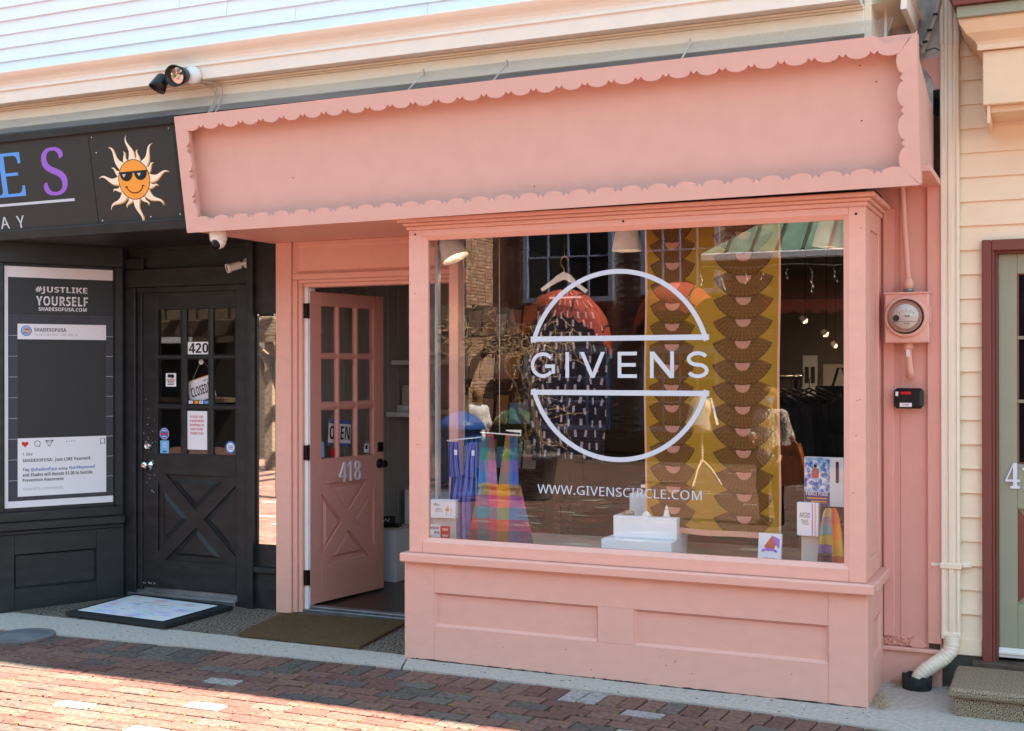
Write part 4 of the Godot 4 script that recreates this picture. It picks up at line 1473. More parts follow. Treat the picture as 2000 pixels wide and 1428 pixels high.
	for i in 60:
		pts.append(curve.sample_baked(len * i / 59.0))
		var t := i / 59.0
		var crimp := 0.0017 * sin(t * TAU * 17.0) if t > 0.12 and t < 0.45 or t > 0.62 else 0.0
		rad.append(0.0465 + crimp)
	g.tube(pts, rad, 16, true, 0.8)
	part("elbow", g, M.downpipe, s)
	g = Geo.new()
	g.box(V(-0.046, 0.26, -0.012), V(0.046, 0.285, 0.0395), 0.006)
	part("seam_band", g, M.downpipe, s)
	g = Geo.new()
	g.box(V(-0.052, 0.595, -0.01), V(0.051, 0.627, 0.043), 0.006)
	g.box(V(-0.1, 0.6, 0.0), V(-0.04, 0.628, 0.0215), 0.008)
	g.box(V(0.045, 0.598, -0.02), V(0.095, 0.626, 0.0), 0.008)
	part("strap", g, M.downpipe, s)
	s = thing("drain_collar", "chipped black drain collar in the concrete below the downpipe", "drain", pos(2.645, 0.0, -0.475))
	g = Geo.new()
	var prof := []
	var gg := Geo.new()
	gg.st.set_smooth_group(3)
	for i in 24:
		var a := TAU * i / 24.0
		var b := TAU * (i + 1) / 24.0
		var ra := rng.randf_range(-0.004, 0.002)
		var h0 := 0.066 + 0.006 * sin(i * 2.1)
		var h1 := 0.066 + 0.006 * sin((i + 1) % 24 * 2.1)
		var f := func(r: float, y: float, t: float) -> Vector3: return V(cos(t) * r, y, sin(t) * r)
		gg.quad(f.call(0.07, 0, a), f.call(0.07, 0, b), f.call(0.073, h1, b), f.call(0.073, h0, a))
		gg.quad(f.call(0.073, h0, a), f.call(0.073, h1, b), f.call(0.065, h1, b), f.call(0.065, h0, a))
		gg.quad(f.call(0.065, h0, a), f.call(0.065, h1, b), f.call(0.062, 0.01, b), f.call(0.062, 0.01, a))
	part("collar", gg, M.collar, s)
	g.lathe([Vector2(0.0, 0.012), Vector2(0.064, 0.012)], 20)
	part("drain_floor", g, M.earth, s)
	# stone step
	s = thing("stone_step", "rough granite step in front of the cream house's brown door", "step", pos(2.83, 0, 0))
	g = Geo.new()
	g.box(V(0.0, 0.085, -0.5), V(1.3, 0.13, -0.02), 0.012)
	part("tread", g, M.granite, s)
	g = Geo.new()
	g.box(V(0.018, -0.03, -0.5), V(1.3, 0.085, -0.045), 0.008)
	part("riser", g, M.granite, s)
	# doormats
	s = thing("printed_doormat", "black rimmed doormat with a pale printed top at the black shop door", "doormat")
	var corners := [Vector2(-2.523, 0.072), Vector2(-1.679, 0.021), Vector2(-1.611, 0.601), Vector2(-2.495, 0.675)]
	g = Geo.new()
	g.xf = Transform3D(Basis(V(1, 0, 0), V(0, 0, -1), V(0, 1, 0)), V(0, 0.008, 0))
	g.prism(PackedVector2Array(corners), 0.0, 0.022)
	part("rim", g, M.rubber, s, Transform3D(Basis(V(1, 0, 0), 0.028), V(0, 0.004, 0)))
	var im := Image.create(256, 192, false, Image.FORMAT_RGB8)
	im.fill(Color8(206, 204, 208))
	var r2 := RandomNumberGenerator.new()
	r2.seed = 3
	for i in 54:
		var q := Vector2(r2.randf_range(8, 248), r2.randf_range(8, 184))
		if Rect2(76, 62, 104, 72).has_point(q):
			continue
		var col: Color = [c8(214, 90, 120), c8(160, 130, 210), c8(120, 170, 225), c8(226, 190, 120), c8(190, 150, 200), c8(150, 200, 170)][r2.randi() % 6]
		for k in 240:
			var o := q + Vector2(r2.randfn(0, 9), r2.randfn(0, 5))
			im.set_pixelv(Vector2i(o.clamp(Vector2.ZERO, Vector2(255, 191))), im.get_pixelv(Vector2i(o.clamp(Vector2.ZERO, Vector2(255, 191)))).lerp(col, 0.85))
	for i in 60:   # grey script lines in the middle
		var q := Vector2(r2.randf_range(70, 170), 58 + 18 * (r2.randi() % 5))
		for k in 14:
			im.set_pixel(int(q.x) + k, int(q.y + sin(k * 1.3 + i) * 3.0), c8(84, 78, 120))
	var mm := StandardMaterial3D.new()
	mm.resource_name = "printed_mat"
	mm.albedo_texture = ImageTexture.create_from_image(im)
	mm.roughness = 0.85
	g = Geo.new()
	g.sheet([V(-2.475, 0.0415, -0.12), V(-1.745, 0.0405, -0.08), V(-1.69, 0.0555, -0.55), V(-2.44, 0.0575, -0.61)])
	part("printed_top", g, mm, s)
	s = thing("coir_doormat", "worn brown coir doormat in front of the open pink door", "doormat")
	g = Geo.new()
	g.xf = Transform3D(Basis(V(1, 0, 0), V(0, 0, -1), V(0, 1, 0)), V(0, 0.004, 0))
	g.prism(PackedVector2Array([Vector2(-1.155, 0.045), Vector2(-0.321, 0.055), Vector2(-0.36, 0.69), Vector2(-1.23, 0.6)]), 0.0, 0.016)
	part("mat_body", g, M.doormat_brown, s, Transform3D(Basis(V(1, 0, 0), 0.03), V(0, 0.002, 0)))
	g = Geo.new()
	for i in 2600:
		var px := rng.randf_range(-1.19, -0.33)
		var pz := -rng.randf_range(0.05, 0.62)
		var y := 0.021 + 0.03 * -pz
		g.tri(V(px - 0.002, y, pz), V(px + 0.002, y, pz), V(px + rng.randf_range(-0.006, 0.006), y + rng.randf_range(0.004, 0.011), pz + rng.randf_range(-0.006, 0.006)))
	var pile := part("pile", g, M.doormat_brown, s)
	pile.set_meta("kind", "stuff")
	# round access cover in the paving
	s = thing("access_cover", "round grey access cover at the left edge of the paving", "manhole cover", pos(-2.36, 0.0, 0.43))
	g = Geo.new()
	g.lathe([Vector2(0, 0.004), Vector2(0.15, 0.004), Vector2(0.152, 0.0025), Vector2(0.156, 0.0025), Vector2(0.158, 0.006), Vector2(0.18, 0.006), Vector2(0.182, -0.02)], 40, true)
	part("lid", g, M.cover_iron, s)


func notices() -> void:
	var bold := font("Droid Sans", 700)
	var sans := font("Droid Sans")
	# poster on the slanted wall
	var at := basis_of(V(0.41, 0, -0.67), V(0, 1, 0), V(-3.0, 0, 0)) * pos(0, 0, -0.0215)
	var s := thing("poster", "tall poster imitating a social media post on the slanted black wall", "poster", at)
	bx("backing", V(0.022, 0.68, 0), V(0.724, 2.27, 0.004), M.paper_white, s, 0.0)
	bx("black_band", V(0.044, 1.95, 0.004), V(0.724, 2.198, 0.0052), M.poster_black, s, 0.0)
	for i in 9:
		var tone := i % 3
		bx("plank_print", V(0.044, 0.722 + i * 0.1364 + 0.002, 0.004), V(0.724, 0.722 + (i + 1) * 0.1364, 0.0048 + 0.0003 * tone), M.poster_plank, s, 0.0)
	lettering("headline", "#JUSTLIKE", bold, 0.216, 0.553, 2.094, 2.142, 0.0052, M.paper_white, s, 0.0006)
	lettering("headline", "YOURSELF", bold, 0.22, 0.557, 2.016, 2.078, 0.0052, M.paper_white, s, 0.0006)
	var g := Geo.new()
	for y in [2.036, 2.047, 2.058]:
		g.box(V(0.216, y, 0.0059), V(0.56, y + 0.0022, 0.0062))
	for y in [2.11, 2.124]:
		g.box(V(0.212, y, 0.0059), V(0.555, y + 0.002, 0.0062))
	part("inline", g, M.poster_black, s)
	lettering("web_address", "SHADESOFUSA.COM", bold, 0.236, 0.548, 1.98, 2.005, 0.0052, M.paper_white, s, 0.0006)
	bx("card", V(0.103, 1.79, 0.0054), V(0.677, 1.892, 0.0064), M.paper_white, s, 0.0)
	bx("picture_area", V(0.103, 1.136, 0.0054), V(0.677, 1.79, 0.0062), M.poster_black, s, 0.0)
	bx("card", V(0.103, 0.752, 0.0054), V(0.677, 1.136, 0.0064), M.paper_white, s, 0.0)
	var z := 0.0064
	g = Geo.new()
	g.prism(arc(0.158, 1.846, 0.033, 0, 345, 24), z, z + 0.0004)
	part("avatar", g, M.ink_sky, s)
	g = Geo.new()
	g.prism(arc(0.16, 1.852, 0.017, 0, 345, 16), z + 0.0004, z + 0.0008)
	g.prism(PackedVector2Array([Vector2(0.15, 1.82), Vector2(0.186, 1.83), Vector2(0.19, 1.842), Vector2(0.165, 1.832)]), z + 0.0004, z + 0.0007)
	part("avatar", g, M.ink_orange, s)
	g = Geo.new()
	g.ribbon(arc(0.158, 1.846, 0.033, 0, 352, 30), 0.0035, z, z + 0.0008, true)
	g.box(V(0.144, 1.852, z + 0.0008), V(0.177, 1.86, z + 0.001))
	g.ribbon(PackedVector2Array([Vector2(0.13, 1.828), Vector2(0.15, 1.834), Vector2(0.17, 1.827)]), 0.005, z + 0.0008, z + 0.001)
	part("avatar", g, M.ink_blue, s)
	lettering("account", "SHADESOFUSA", bold, 0.207, 0.413, 1.842, 1.866, z, M.ink_black, s, 0.0006)
	lettering("place_line", "Shades Cape May | Cape May, NJ", sans, 0.207, 0.487, 1.811, 1.832, z, M.ink_grey, s, 0.0006)
	g = Geo.new()
	for k in 3:
		g.prism(arc(0.655, 1.828 + 0.013 * k, 0.0028, 0, 330, 10), z, z + 0.0006)
	part("menu_dots", g, M.ink_grey, s)
	g = Geo.new()   # heart
	var heart := PackedVector2Array()
	for i in 32:
		var a := TAU * i / 32.0
		heart.append(Vector2(0.149 + 0.00135 * 16.0 * pow(sin(a), 3), 1.097 + 0.00135 * (13.0 * cos(a) - 5.0 * cos(2 * a) - 2.0 * cos(3 * a) - cos(4 * a))))
	g.prism(heart, z, z + 0.0006)
	part("heart", g, M.red_plastic, s)
	var ic := []
	for k in 4:
		ic.append(Geo.new())
	g = ic[0]
	g.ribbon(arc(0.227, 1.098, 0.0185, -50, 285, 24), 0.0034, z, z + 0.0006)
	g.ribbon(PackedVector2Array([Vector2(0.232, 1.08), Vector2(0.246, 1.081), Vector2(0.239, 1.086)]), 0.0034, z, z + 0.0006)
	g = ic[1]
	g.ribbon(PackedVector2Array([Vector2(0.279, 1.117), Vector2(0.328, 1.117), Vector2(0.304, 1.077), Vector2(0.279, 1.117)]), 0.0034, z, z + 0.0006)
	g.ribbon(PackedVector2Array([Vector2(0.279, 1.117), Vector2(0.306, 1.103), Vector2(0.328, 1.117)]), 0.003, z, z + 0.0005)
	g = ic[2]
	g.ribbon(PackedVector2Array([Vector2(0.64, 1.078), Vector2(0.64, 1.118), Vector2(0.667, 1.118), Vector2(0.667, 1.078), Vector2(0.6535, 1.09), Vector2(0.64, 1.078)]), 0.0034, z, z + 0.0006)
	for k in 3:
		part("icon", ic[k], M.ink_black, s)
	for k in 4:
		g = Geo.new()
		g.prism(arc(0.415 + 0.017 * k, 1.107, 0.0045, 0, 330, 12), z, z + 0.0006)
		part("page_dot", g, M.ink_azure if k == 2 else M.ink_grey, s)
	var lines := [["1 like", 0.134, 0.197, 1.02, 1.042, "ink_black", sans], ["SHADESOFUSA:  Just LIKE Yourself.", 0.134, 0.576, 0.972, 1.0, "ink_black", bold], ["Tag", 0.134, 0.176, 0.914, 0.938, "ink_black", bold], ["@shadesofusa", 0.186, 0.35, 0.914, 0.94, "ink_blue", bold], ["using", 0.36, 0.42, 0.914, 0.934, "ink_black", bold], ["#justlikeyourself", 0.43, 0.603, 0.914, 0.94, "ink_blue", bold], ["and Shades will donate $1.00 to Suicide", 0.134, 0.585, 0.88, 0.906, "ink_black", bold], ["Prevention Awareness", 0.134, 0.395, 0.848, 0.87, "ink_black", bold], ["View 876 comments", 0.134, 0.39, 0.79, 0.812, "ink_grey", sans]]
	for l in lines:
		lettering("text_line", l[0], l[6], l[1], l[2], l[3], l[4], z, M[l[5]], s, 0.0006)
	# on the black door (plane z = -0.722, glass at -0.742)
	var zg := -0.741
	s = thing("number_plate", "white plate with the black number 420 on the black door's glass", "number plate", pos(-2.0, 1.732, zg))
	bx("plate", V(-0.087, -0.042, 0), V(0.09, 0.042, 0.002), M.paper_white, s, 0.0)
	lettering("digits", "420", bold, -0.078, 0.084, -0.032, 0.034, 0.002, M.ink_black, s, 0.0008)
	s = thing("warning_sticker", "small white camera warning sticker on the black door's left middle pane", "sticker", pos(-2.231, 1.518, zg))
	bx("paper", V(-0.044, -0.046, 0), V(0.043, 0.045, 0.001), M.paper_white, s, 0.0)
	g = Geo.new()
	g.box(V(-0.028, 0.015, 0.001), V(0.008, 0.038, 0.0016))
	g.prism(arc(0.014, 0.024, 0.014, 0, 345, 14), 0.001, 0.0018)
	for y in [-0.034, -0.024, -0.014]:
		g.box(V(-0.028, y, 0.001), V(0.026, y + 0.005, 0.0015))
	part("print", g, M.ink_black, s)
	lettering("heading", "WARNING!", bold, -0.036, 0.036, -0.006, 0.007, 0.001, M.ink_red, s, 0.0006)
	# closed sign hangs askew on a cord behind the glass
	s = thing("closed_sign", "white CLOSED sign hanging askew behind the black door's middle pane", "sign", pos(-2.0, 1.455, -0.78))
	var tilt := Transform3D(Basis(V(0, 0, 1), 0.27), Vector3.ZERO)
	bx("board", V(-0.12, -0.075, -0.006), V(0.1, 0.075, 0), M.paper_white, s, 0.001, tilt)
	bx("edge_strip", V(-0.12, 0.075, -0.006), V(0.1, 0.081, 0.001), M.ink_ochre, s, 0.0, tilt)
	tilted(lettering("word", "CLOSED", bold, -0.095, 0.045, -0.035, 0.03, 0.0, M.ink_black, s, 0.001), tilt)
	tilted(lettering("small_word", "Will Return", sans, 0.02, 0.11, 0.045, 0.06, 0.0, M.ink_black, s, 0.0006), tilt)
	g = Geo.new()
	g.box(V(0.052, -0.045, 0), V(0.0995, 0.035, 0.001))
	part("clock_square", g, M.ink_black, s, tilt)
	g = Geo.new()
	g.prism(arc(0.085, -0.005, 0.03, 60, 300, 24), 0.001, 0.002)
	part("clock_face", g, M.paper_white, s, tilt)
	g = Geo.new()
	g.ribbon(PackedVector2Array([Vector2(0.094, 0.018), Vector2(0.094, -0.005), Vector2(0.112, -0.01)]), 0.007, 0.002, 0.003)
	part("clock_hands", g, M.ink_red, s, tilt)
	g = Geo.new()
	g.tube([V(-0.09, 0.05, -0.002), V(0.0, 0.2, 0.006), V(0.1, 0.1, -0.002)], 0.0016, 5)
	part("cord", g, M.cable, s)
	g = Geo.new()
	g.xf = Transform3D(Basis(V(1, 0, 0), V(0, 0, 1), V(0, -1, 0)), V(0.0, 0.185, 0.01))
	g.lathe([Vector2(0.02, 0.0), Vector2(0.012, 0.008), Vector2(0.0, 0.01)], 14)
	part("suction_cup", g, M.white_plastic, s)
	s = thing("card_stickers", "row of small payment card stickers at the bottom of the door's middle pane", "stickers", pos(-2.0, 1.368, zg))
	bx("strip", V(-0.088, -0.014, 0), V(0.088, 0.014, 0.0008), M.ink_black, s, 0.0)
	var cols := ["paper_white", "ink_orange", "paper_white", "ink_azure"]
	for k in 4:
		bx("card", V(-0.08 + 0.043 * k, -0.01, 0.0008), V(-0.046 + 0.043 * k, 0.01, 0.0014), M[cols[k]], s, 0.0)
	g = Geo.new()
	g.prism(arc(-0.03, 0.0, 0.007, 0, 340, 12), 0.0014, 0.002)
	part("card_mark", g, M.red_plastic, s)
	g = Geo.new()
	g.box(V(0.012, -0.003, 0.0014), V(0.034, 0.003, 0.0018))
	g.box(V(-0.076, -0.002, 0.0014), V(-0.05, 0.001, 0.0018))
	part("card_mark", g, M.ink_blue, s)
	s = thing("mask_notice", "white paper notice with red capitals on the black door's lower pane", "notice", pos(-2.014, 1.178, zg))
	bx("paper", V(-0.087, -0.13, 0), V(0.087, 0.13, 0.0006), M.paper_white, s, 0.0)
	var rows := ["PLEASE USE", "A MASK WHEN", "SHOPPING IN", "OUR STORE", "THANK YOU!"]
	for k in 5:
		var hw: float = [0.053, 0.06, 0.06, 0.052, 0.056][k]
		lettering("text_line", rows[k], bold, -hw, hw, 0.083 - 0.028 * k, 0.1 - 0.028 * k, 0.0006, M.ink_red, s, 0.0005)
	s = thing("octagon_sticker", "blue octagonal sticker on the black door's lower left pane", "sticker", pos(-2.289, 1.149, zg))
	g = Geo.new()
	g.prism(arc(0, 0, 0.044, 22.5, 337.5, 7), 0, 0.001)
	part("octagon", g, M.ink_blue, s)
	g = Geo.new()
	g.ribbon(arc(0, 0, 0.038, 22.5, 337.5, 7), 0.0025, 0.001, 0.0014, true)
	for y in [-0.02, 0.018]:
		g.box(V(-0.018, y, 0.001), V(0.018, y + 0.005, 0.0015))
	part("print", g, M.paper_white, s)
	g = Geo.new()
	g.box(V(-0.03, -0.006, 0.001), V(0.03, 0.006, 0.0016))
	part("print", g, M.ink_red, s)
	s = thing("blue_tag", "pale blue sticker below the octagon on the black door", "sticker", pos(-2.287, 1.06, zg))
	bx("paper", V(-0.037, -0.045, 0), V(0.037, 0.043, 0.001), M.ink_sky, s, 0.0)
	g = Geo.new()
	g.ribbon(arc(0, 0.012, 0.014, 0, 350, 18), 0.003, 0.001, 0.0015, true)
	part("print", g, M.paper_white, s)
	bx("print", V(-0.014, -0.035, 0.001), V(0.014, -0.027, 0.0015), M.ink_black, s, 0.0)
	s = thing("round_sticker", "round blue sticker in the black door's lower right pane", "sticker", pos(-1.735, 1.07, zg))
	g = Geo.new()
	g.prism(arc(0, 0, 0.043, 0, 350, 30), 0, 0.001)
	part("disc", g, M.ink_blue, s)
	g = Geo.new()
	g.prism(arc(0, 0, 0.031, 0, 350, 26), 0.001, 0.0016)
	part("disc", g, M.paper_white, s)
	g = Geo.new()
	for y in [-0.014, -0.003, 0.008]:
		g.box(V(-0.02, y, 0.0016), V(0.02, y + 0.005, 0.002))
	part("print", g, M.ink_blue, s)
	# on the pink door
	var dt := basis_of(V(0.163, 0, -0.986), V(0, 1, 0), V(-1.1, 0.075, -0.73))
	s = thing("open_sign", "white OPEN sign with blue edges hanging behind the pink door's glass", "sign", dt * pos(0.385, 1.085, -0.055))
	tilt = Transform3D(Basis(V(0, 0, 1), -0.08), Vector3.ZERO)
	bx("board", V(-0.15, -0.085, -0.004), V(0.07, 0.085, 0), M.paper_white, s, 0.001, tilt)
	g = Geo.new()
	g.box(V(-0.15, 0.06, 0), V(0.07, 0.085, 0.001))
	g.box(V(-0.15, -0.085, 0), V(0.07, -0.068, 0.001))
	part("edge_band", g, M.ink_blue, s, tilt)
	tilted(lettering("word", "OPEN", bold, -0.142, 0.06, -0.045, 0.045, 0.0, M.ink_black, s, 0.001), tilt)
	g = Geo.new()
	g.tube([V(-0.1, 0.09, 0), V(-0.02, 0.19, 0.01), V(0.07, 0.078, 0)], 0.0015, 5)
	part("cord", g, M.cable, s)
	s = thing("door_sticker", "small blue sticker at the pink door's lower left pane", "sticker", dt * pos(0.125, 0.98, -0.0195))
	bx("paper", V(-0.012, -0.04, 0), V(0.025, 0.06, 0.001), M.ink_sky, s, 0.0)
	s = thing("door_sticker", "small dark red sticker at the pink door's lower left pane", "sticker", dt * pos(0.235, 0.965, -0.0195))
	bx("paper", V(-0.015, -0.028, 0), V(0.016, 0.025, 0.001), M.red_plastic, s, 0.0)
	s = thing("door_sticker", "small white sticker at the pink door's lower right pane", "sticker", dt * pos(0.575, 0.975, -0.0195))
	bx("paper", V(-0.022, -0.03, 0), V(0.022, 0.03, 0.001), M.paper_white, s, 0.0)
	bx("print", V(-0.012, -0.008, 0.001), V(0.012, 0.02, 0.0015), M.ink_black, s, 0.0)


func tilted(o: Node3D, tilt: Transform3D) -> void:
	o.transform = tilt * o.transform


func drape(nx: int, ny: int, fn: Callable, per_metre := 0.0) -> ArrayMesh:   # a cloth: fn(u, v) gives the point, v runs down
	var g := Geo.new()
	g.st.set_smooth_group(4)
	var p := []
	for j in ny + 1:
		var row := []
		for i in nx + 1:
			row.append(fn.call(float(i) / nx, float(j) / ny))
		p.append(row)
	for j in ny:
		for i in nx:
			var k := [[i, j], [i + 1, j], [i + 1, j + 1], [i, j], [i + 1, j + 1], [i, j + 1]]
			for q in k:
				g.vu(p[q[1]][q[0]], Vector2(p[q[1]][q[0]].x, -p[q[1]][q[0]].y) * per_metre if per_metre > 0.0 else Vector2(float(q[0]) / nx, float(q[1]) / ny))
	return g.done()


func picture(im: Image, called: String, rough := 0.85) -> StandardMaterial3D:
	var m := StandardMaterial3D.new()
	m.resource_name = called
	m.albedo_texture = ImageTexture.create_from_image(im)
	m.roughness = rough
	m.metallic_specular = 0.3
	M[called] = m
	return m


func shop_interior() -> void:
	var s: Node3D = get_node("pink_shop")
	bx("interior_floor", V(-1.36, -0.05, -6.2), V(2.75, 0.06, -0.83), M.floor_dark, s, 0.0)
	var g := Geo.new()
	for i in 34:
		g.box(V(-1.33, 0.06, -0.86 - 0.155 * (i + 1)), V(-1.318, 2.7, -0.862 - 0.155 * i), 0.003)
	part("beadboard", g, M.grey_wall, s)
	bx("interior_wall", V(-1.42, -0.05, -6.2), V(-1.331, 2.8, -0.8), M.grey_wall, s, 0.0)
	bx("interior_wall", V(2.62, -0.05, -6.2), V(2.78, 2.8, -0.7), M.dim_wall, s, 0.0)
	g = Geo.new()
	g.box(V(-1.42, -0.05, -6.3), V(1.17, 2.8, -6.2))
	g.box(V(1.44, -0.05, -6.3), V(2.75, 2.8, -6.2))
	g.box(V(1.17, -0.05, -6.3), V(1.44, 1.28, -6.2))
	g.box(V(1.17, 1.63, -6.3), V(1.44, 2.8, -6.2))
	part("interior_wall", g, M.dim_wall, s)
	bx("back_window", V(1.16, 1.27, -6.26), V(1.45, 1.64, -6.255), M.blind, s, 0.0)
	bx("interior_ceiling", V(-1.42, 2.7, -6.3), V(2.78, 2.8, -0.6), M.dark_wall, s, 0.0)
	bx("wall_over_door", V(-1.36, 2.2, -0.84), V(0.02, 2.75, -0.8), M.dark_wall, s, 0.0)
	bx("display_platform", V(0.062, 0.53, -1.0), V(2.42, 0.585, -0.092), M.platform, s, 0.004)
	bx("platform_back", V(0.062, 0.06, -0.99), V(2.42, 0.53, -0.96), M.dark_wall, s, 0.003)
	# shelves on the left wall by the door, with boxes
	for y in [1.62, 1.23]:
		var t := thing("wall_shelf", "white wall shelf deep in the open doorway, %s" % ("the upper one" if y > 1.5 else "the lower one, with boxes"), "shelf", pos(-1.32, y, -2.15), "white shelves inside the doorway")
		bx("board", V(0, 0, -0.75), V(0.22, 0.035, 0.0 if y > 1.5 else 0.08), M.white_paint, t, 0.003)
	var t := thing("white_box", "white box standing on the lower shelf inside the doorway", "box", pos(-1.25, 1.265, -2.3))
	bx("body", V(-0.05, 0, -0.15), V(0.13, 0.05, 0.1), M.display_white, t, 0.003)
	bx("lid", V(-0.03, 0.05, -0.15), V(0.12, 0.2, 0.06), M.platform, t, 0.004)
	# plinths
	t = thing("white_plinth", "tall white display plinth just inside the open door", "plinth", pos(-1.17, 0.06, -1.86))
	bx("body", V(-0.16, 0, -0.16), V(0.13, 0.37, 0.13), M.display_white, t, 0.004)
	bx("top", V(-0.162, 0.3705, -0.162), V(0.132, 0.385, 0.132), M.platform, t, 0.004)
	t = thing("white_plinth", "white plinth behind the front one in the doorway", "plinth", pos(-1.0, 0.06, -2.3))
	bx("body", V(-0.2, 0, -0.16), V(0.2, 0.62, 0.16), M.display_white, t, 0.004)
	bx("top", V(-0.202, 0.6205, -0.162), V(0.202, 0.635, 0.162), M.platform, t, 0.004)
	t = thing("small_sign", "small dark name card standing on the front plinth in the doorway", "card", Transform3D(Basis(V(0, 1, 0), 0.3), V(-1.2, 0.446, -1.8)))
	bx("card", V(-0.06, 0.02, -0.01), V(0.1, 0.075, 0.0), M.poster_black, t, 0.002)
	bx("foot", V(-0.1, 0, -0.06), V(0.14, 0.02, 0.05), M.black_plastic, t, 0.002)
	g = Geo.new()
	g.ribbon(PackedVector2Array([Vector2(-0.03, 0.034), Vector2(-0.022, 0.058), Vector2(-0.01, 0.036), Vector2(0.004, 0.058), Vector2(0.018, 0.036), Vector2(0.03, 0.056), Vector2(0.046, 0.036), Vector2(0.06, 0.056)]), 0.005, 0.0, 0.001)
	part("script_line", g, M.paper_white, t)
	t = thing("belt", "dark leather belt coiled on the plinth behind in the doorway", "belt", pos(-1.0, 0.7, -2.3))
	g = Geo.new()
	var pts := []
	for i in 30:
		pts.append(V(cos(i * 0.4) * (0.07 + i * 0.002), 0.02 + 0.012 * sin(i * 0.35), sin(i * 0.4) * 0.06))
	g.tube(pts, 0.013, 6)
	part("strap", g, M.timber_old, t)
	part("buckle", _torus(0.02, 0.004), M.gold, t, pos(0.1, 0.02, 0.06))
	# book shelf in the depth of the shop
	t = thing("book_rack", "dark shelf rack of greeting cards and books in the depth of the shop", "rack", pos(-1.28, 0.06, -3.2))
	bx("back", V(0, 0, -0.06), V(0.75, 2.0, -0.04), M.timber_old, t, 0.002)
	for k in 4:
		bx("shelf", V(0, 0.7 + 0.36 * k, -0.04), V(0.75, 0.725 + 0.36 * k, 0.12), M.timber_old, t, 0.003)
	var tones := ["paper_white", "ink_sky", "ink_cream", "pink", "ink_grey", "cream_box", "ink_ochre", "platform"]
	for k in 4:
		for i in 6:
			var b := thing("greeting_card", "%s card from the left on the %s shelf of the dark card rack" % [["first", "second", "third", "fourth", "fifth", "sixth"][i], ["lowest", "second lowest", "second highest", "top"][k]], "card", pos(-1.25 + 0.12 * i, 0.786 + 0.36 * k, -3.12), "cards on the dark rack")
			bx("cover", V(0, 0, 0), V(0.09 + 0.012 * ((i * 7 + k) % 3), 0.17 + 0.03 * ((i + k * 5) % 3), 0.006), M[tones[(i * 3 + k * 5) % 8]], b, 0.001, Transform3D(Basis(V(1, 0, 0), -0.2), V(0, 0, 0.03)))
			bx("print", V(0.02, 0.05, 0.006), V(0.07, 0.11, 0.007), M[tones[(i * 5 + k * 3 + 2) % 8]], b, 0.0, Transform3D(Basis(V(1, 0, 0), -0.2), V(0, 0, 0.03)))
	# bench
	t = thing("bench", "plain pale bench on the shop floor behind the display", "bench", pos(-0.3, 0.06, -3.0))
	bx("seat", V(0, 0.46, -0.2), V(0.72, 0.515, 0.1), M.timber, t, 0.004)
	for x in [0.0, 0.66]:
		for z in [-0.2, 0.06]:
			bx("leg", V(x, 0, z), V(x + 0.05, 0.46, z + 0.04), M.timber, t, 0.003)
	# garment rail with dark coats
	t = thing("garment_rail", "black garment rail along the right wall of the shop", "rail")
	g = Geo.new()
	g.tube([V(1.62, 0.06, -1.5), V(1.62, 1.5, -1.5), V(1.66, 1.53, -1.55), V(1.66, 1.53, -2.6), V(1.62, 1.5, -2.65), V(1.62, 0.06, -2.65)], 0.014, 8)
	part("frame", g, M.steel_dark, t)
	for i in 6:
		var z := -1.62 - 0.14 * i
		var c := thing("coat", "dark coat on the garment rail, number %d from the window" % (i + 1), "coat", pos(1.68 + 0.03 * i, 0, z), "dark coats on the garment rail")
		c.set_meta("label", ["dark coat nearest the window on the black garment rail", "dark coat second from the window on the rail", "dark coat in the middle of the rail, third from the window", "dark coat in the middle of the rail, fourth from the window", "dark coat second from the back of the rail", "dark coat at the back end of the rail"][i])
		var w := 0.2 + 0.012 * (i % 3)
		part("body", drape(14, 12, func(u: float, v: float) -> Vector3:
			var a := u * TAU
			var sh := 1.43 - 0.1 * absf(cos(a)) * (1.0 if v < 0.05 else 0.0)
			var r := w * (0.85 + 0.2 * v) * (0.35 if v < 0.02 else 1.0)
			return V(cos(a) * r, lerpf(sh, 0.62 - 0.05 * (i % 2), v), sin(a) * (0.05 + 0.012 * sin(a * 5.0) * v))), M.charcoal_cloth if i % 2 else M.black_cloth, c)
		g = Geo.new()
		g.tube([V(-0.17, 1.38, 0), V(0, 1.46, 0), V(0.17, 1.38, 0)], 0.008, 6)
		g.tube([V(0, 1.46, 0), V(0, 1.52, 0), V(0.02, 1.55, 0), V(0.01, 1.57, 0)], 0.003, 5)
		part("hanger", g, M.black_plastic, c)
	# bags at the back right
	t = thing("backpack", "black backpack hanging in the dim right side of the shop", "backpack", pos(2.04, 1.0, -2.1))
	g = Geo.new()
	g.lathe([Vector2(0, 0), Vector2(0.12, 0.0), Vector2(0.15, 0.03), Vector2(0.15, 0.22), Vector2(0.12, 0.34), Vector2(0.06, 0.4), Vector2(0, 0.41)], 16)
	part("body", g, M.black_cloth, t, Transform3D(Basis.from_scale(V(1, 1, 0.6)), Vector3.ZERO))
	g = Geo.new()
	g.box(V(-0.1, 0.02, 0.07), V(0.1, 0.18, 0.12), 0.03)
	part("pocket", g, M.charcoal_cloth, t)
	g = Geo.new()
	g.tube([V(-0.05, 0.39, 0), V(-0.03, 0.45, 0), V(0.03, 0.45, 0), V(0.05, 0.39, 0)], 0.01, 6)
	part("handle", g, M.black_cloth, t)
	t = thing("tote_bag", "black tote bag with a paper tag, standing in front of the small back window", "tote bag", pos(1.93, 1.27, -2.6))
	g = Geo.new()
	g.prism(PackedVector2Array([Vector2(-0.14, 0), Vector2(0.14, 0), Vector2(0.16, 0.2), Vector2(-0.16, 0.2)]), -0.05, 0.05)
	part("body", g, M.black_cloth, t)
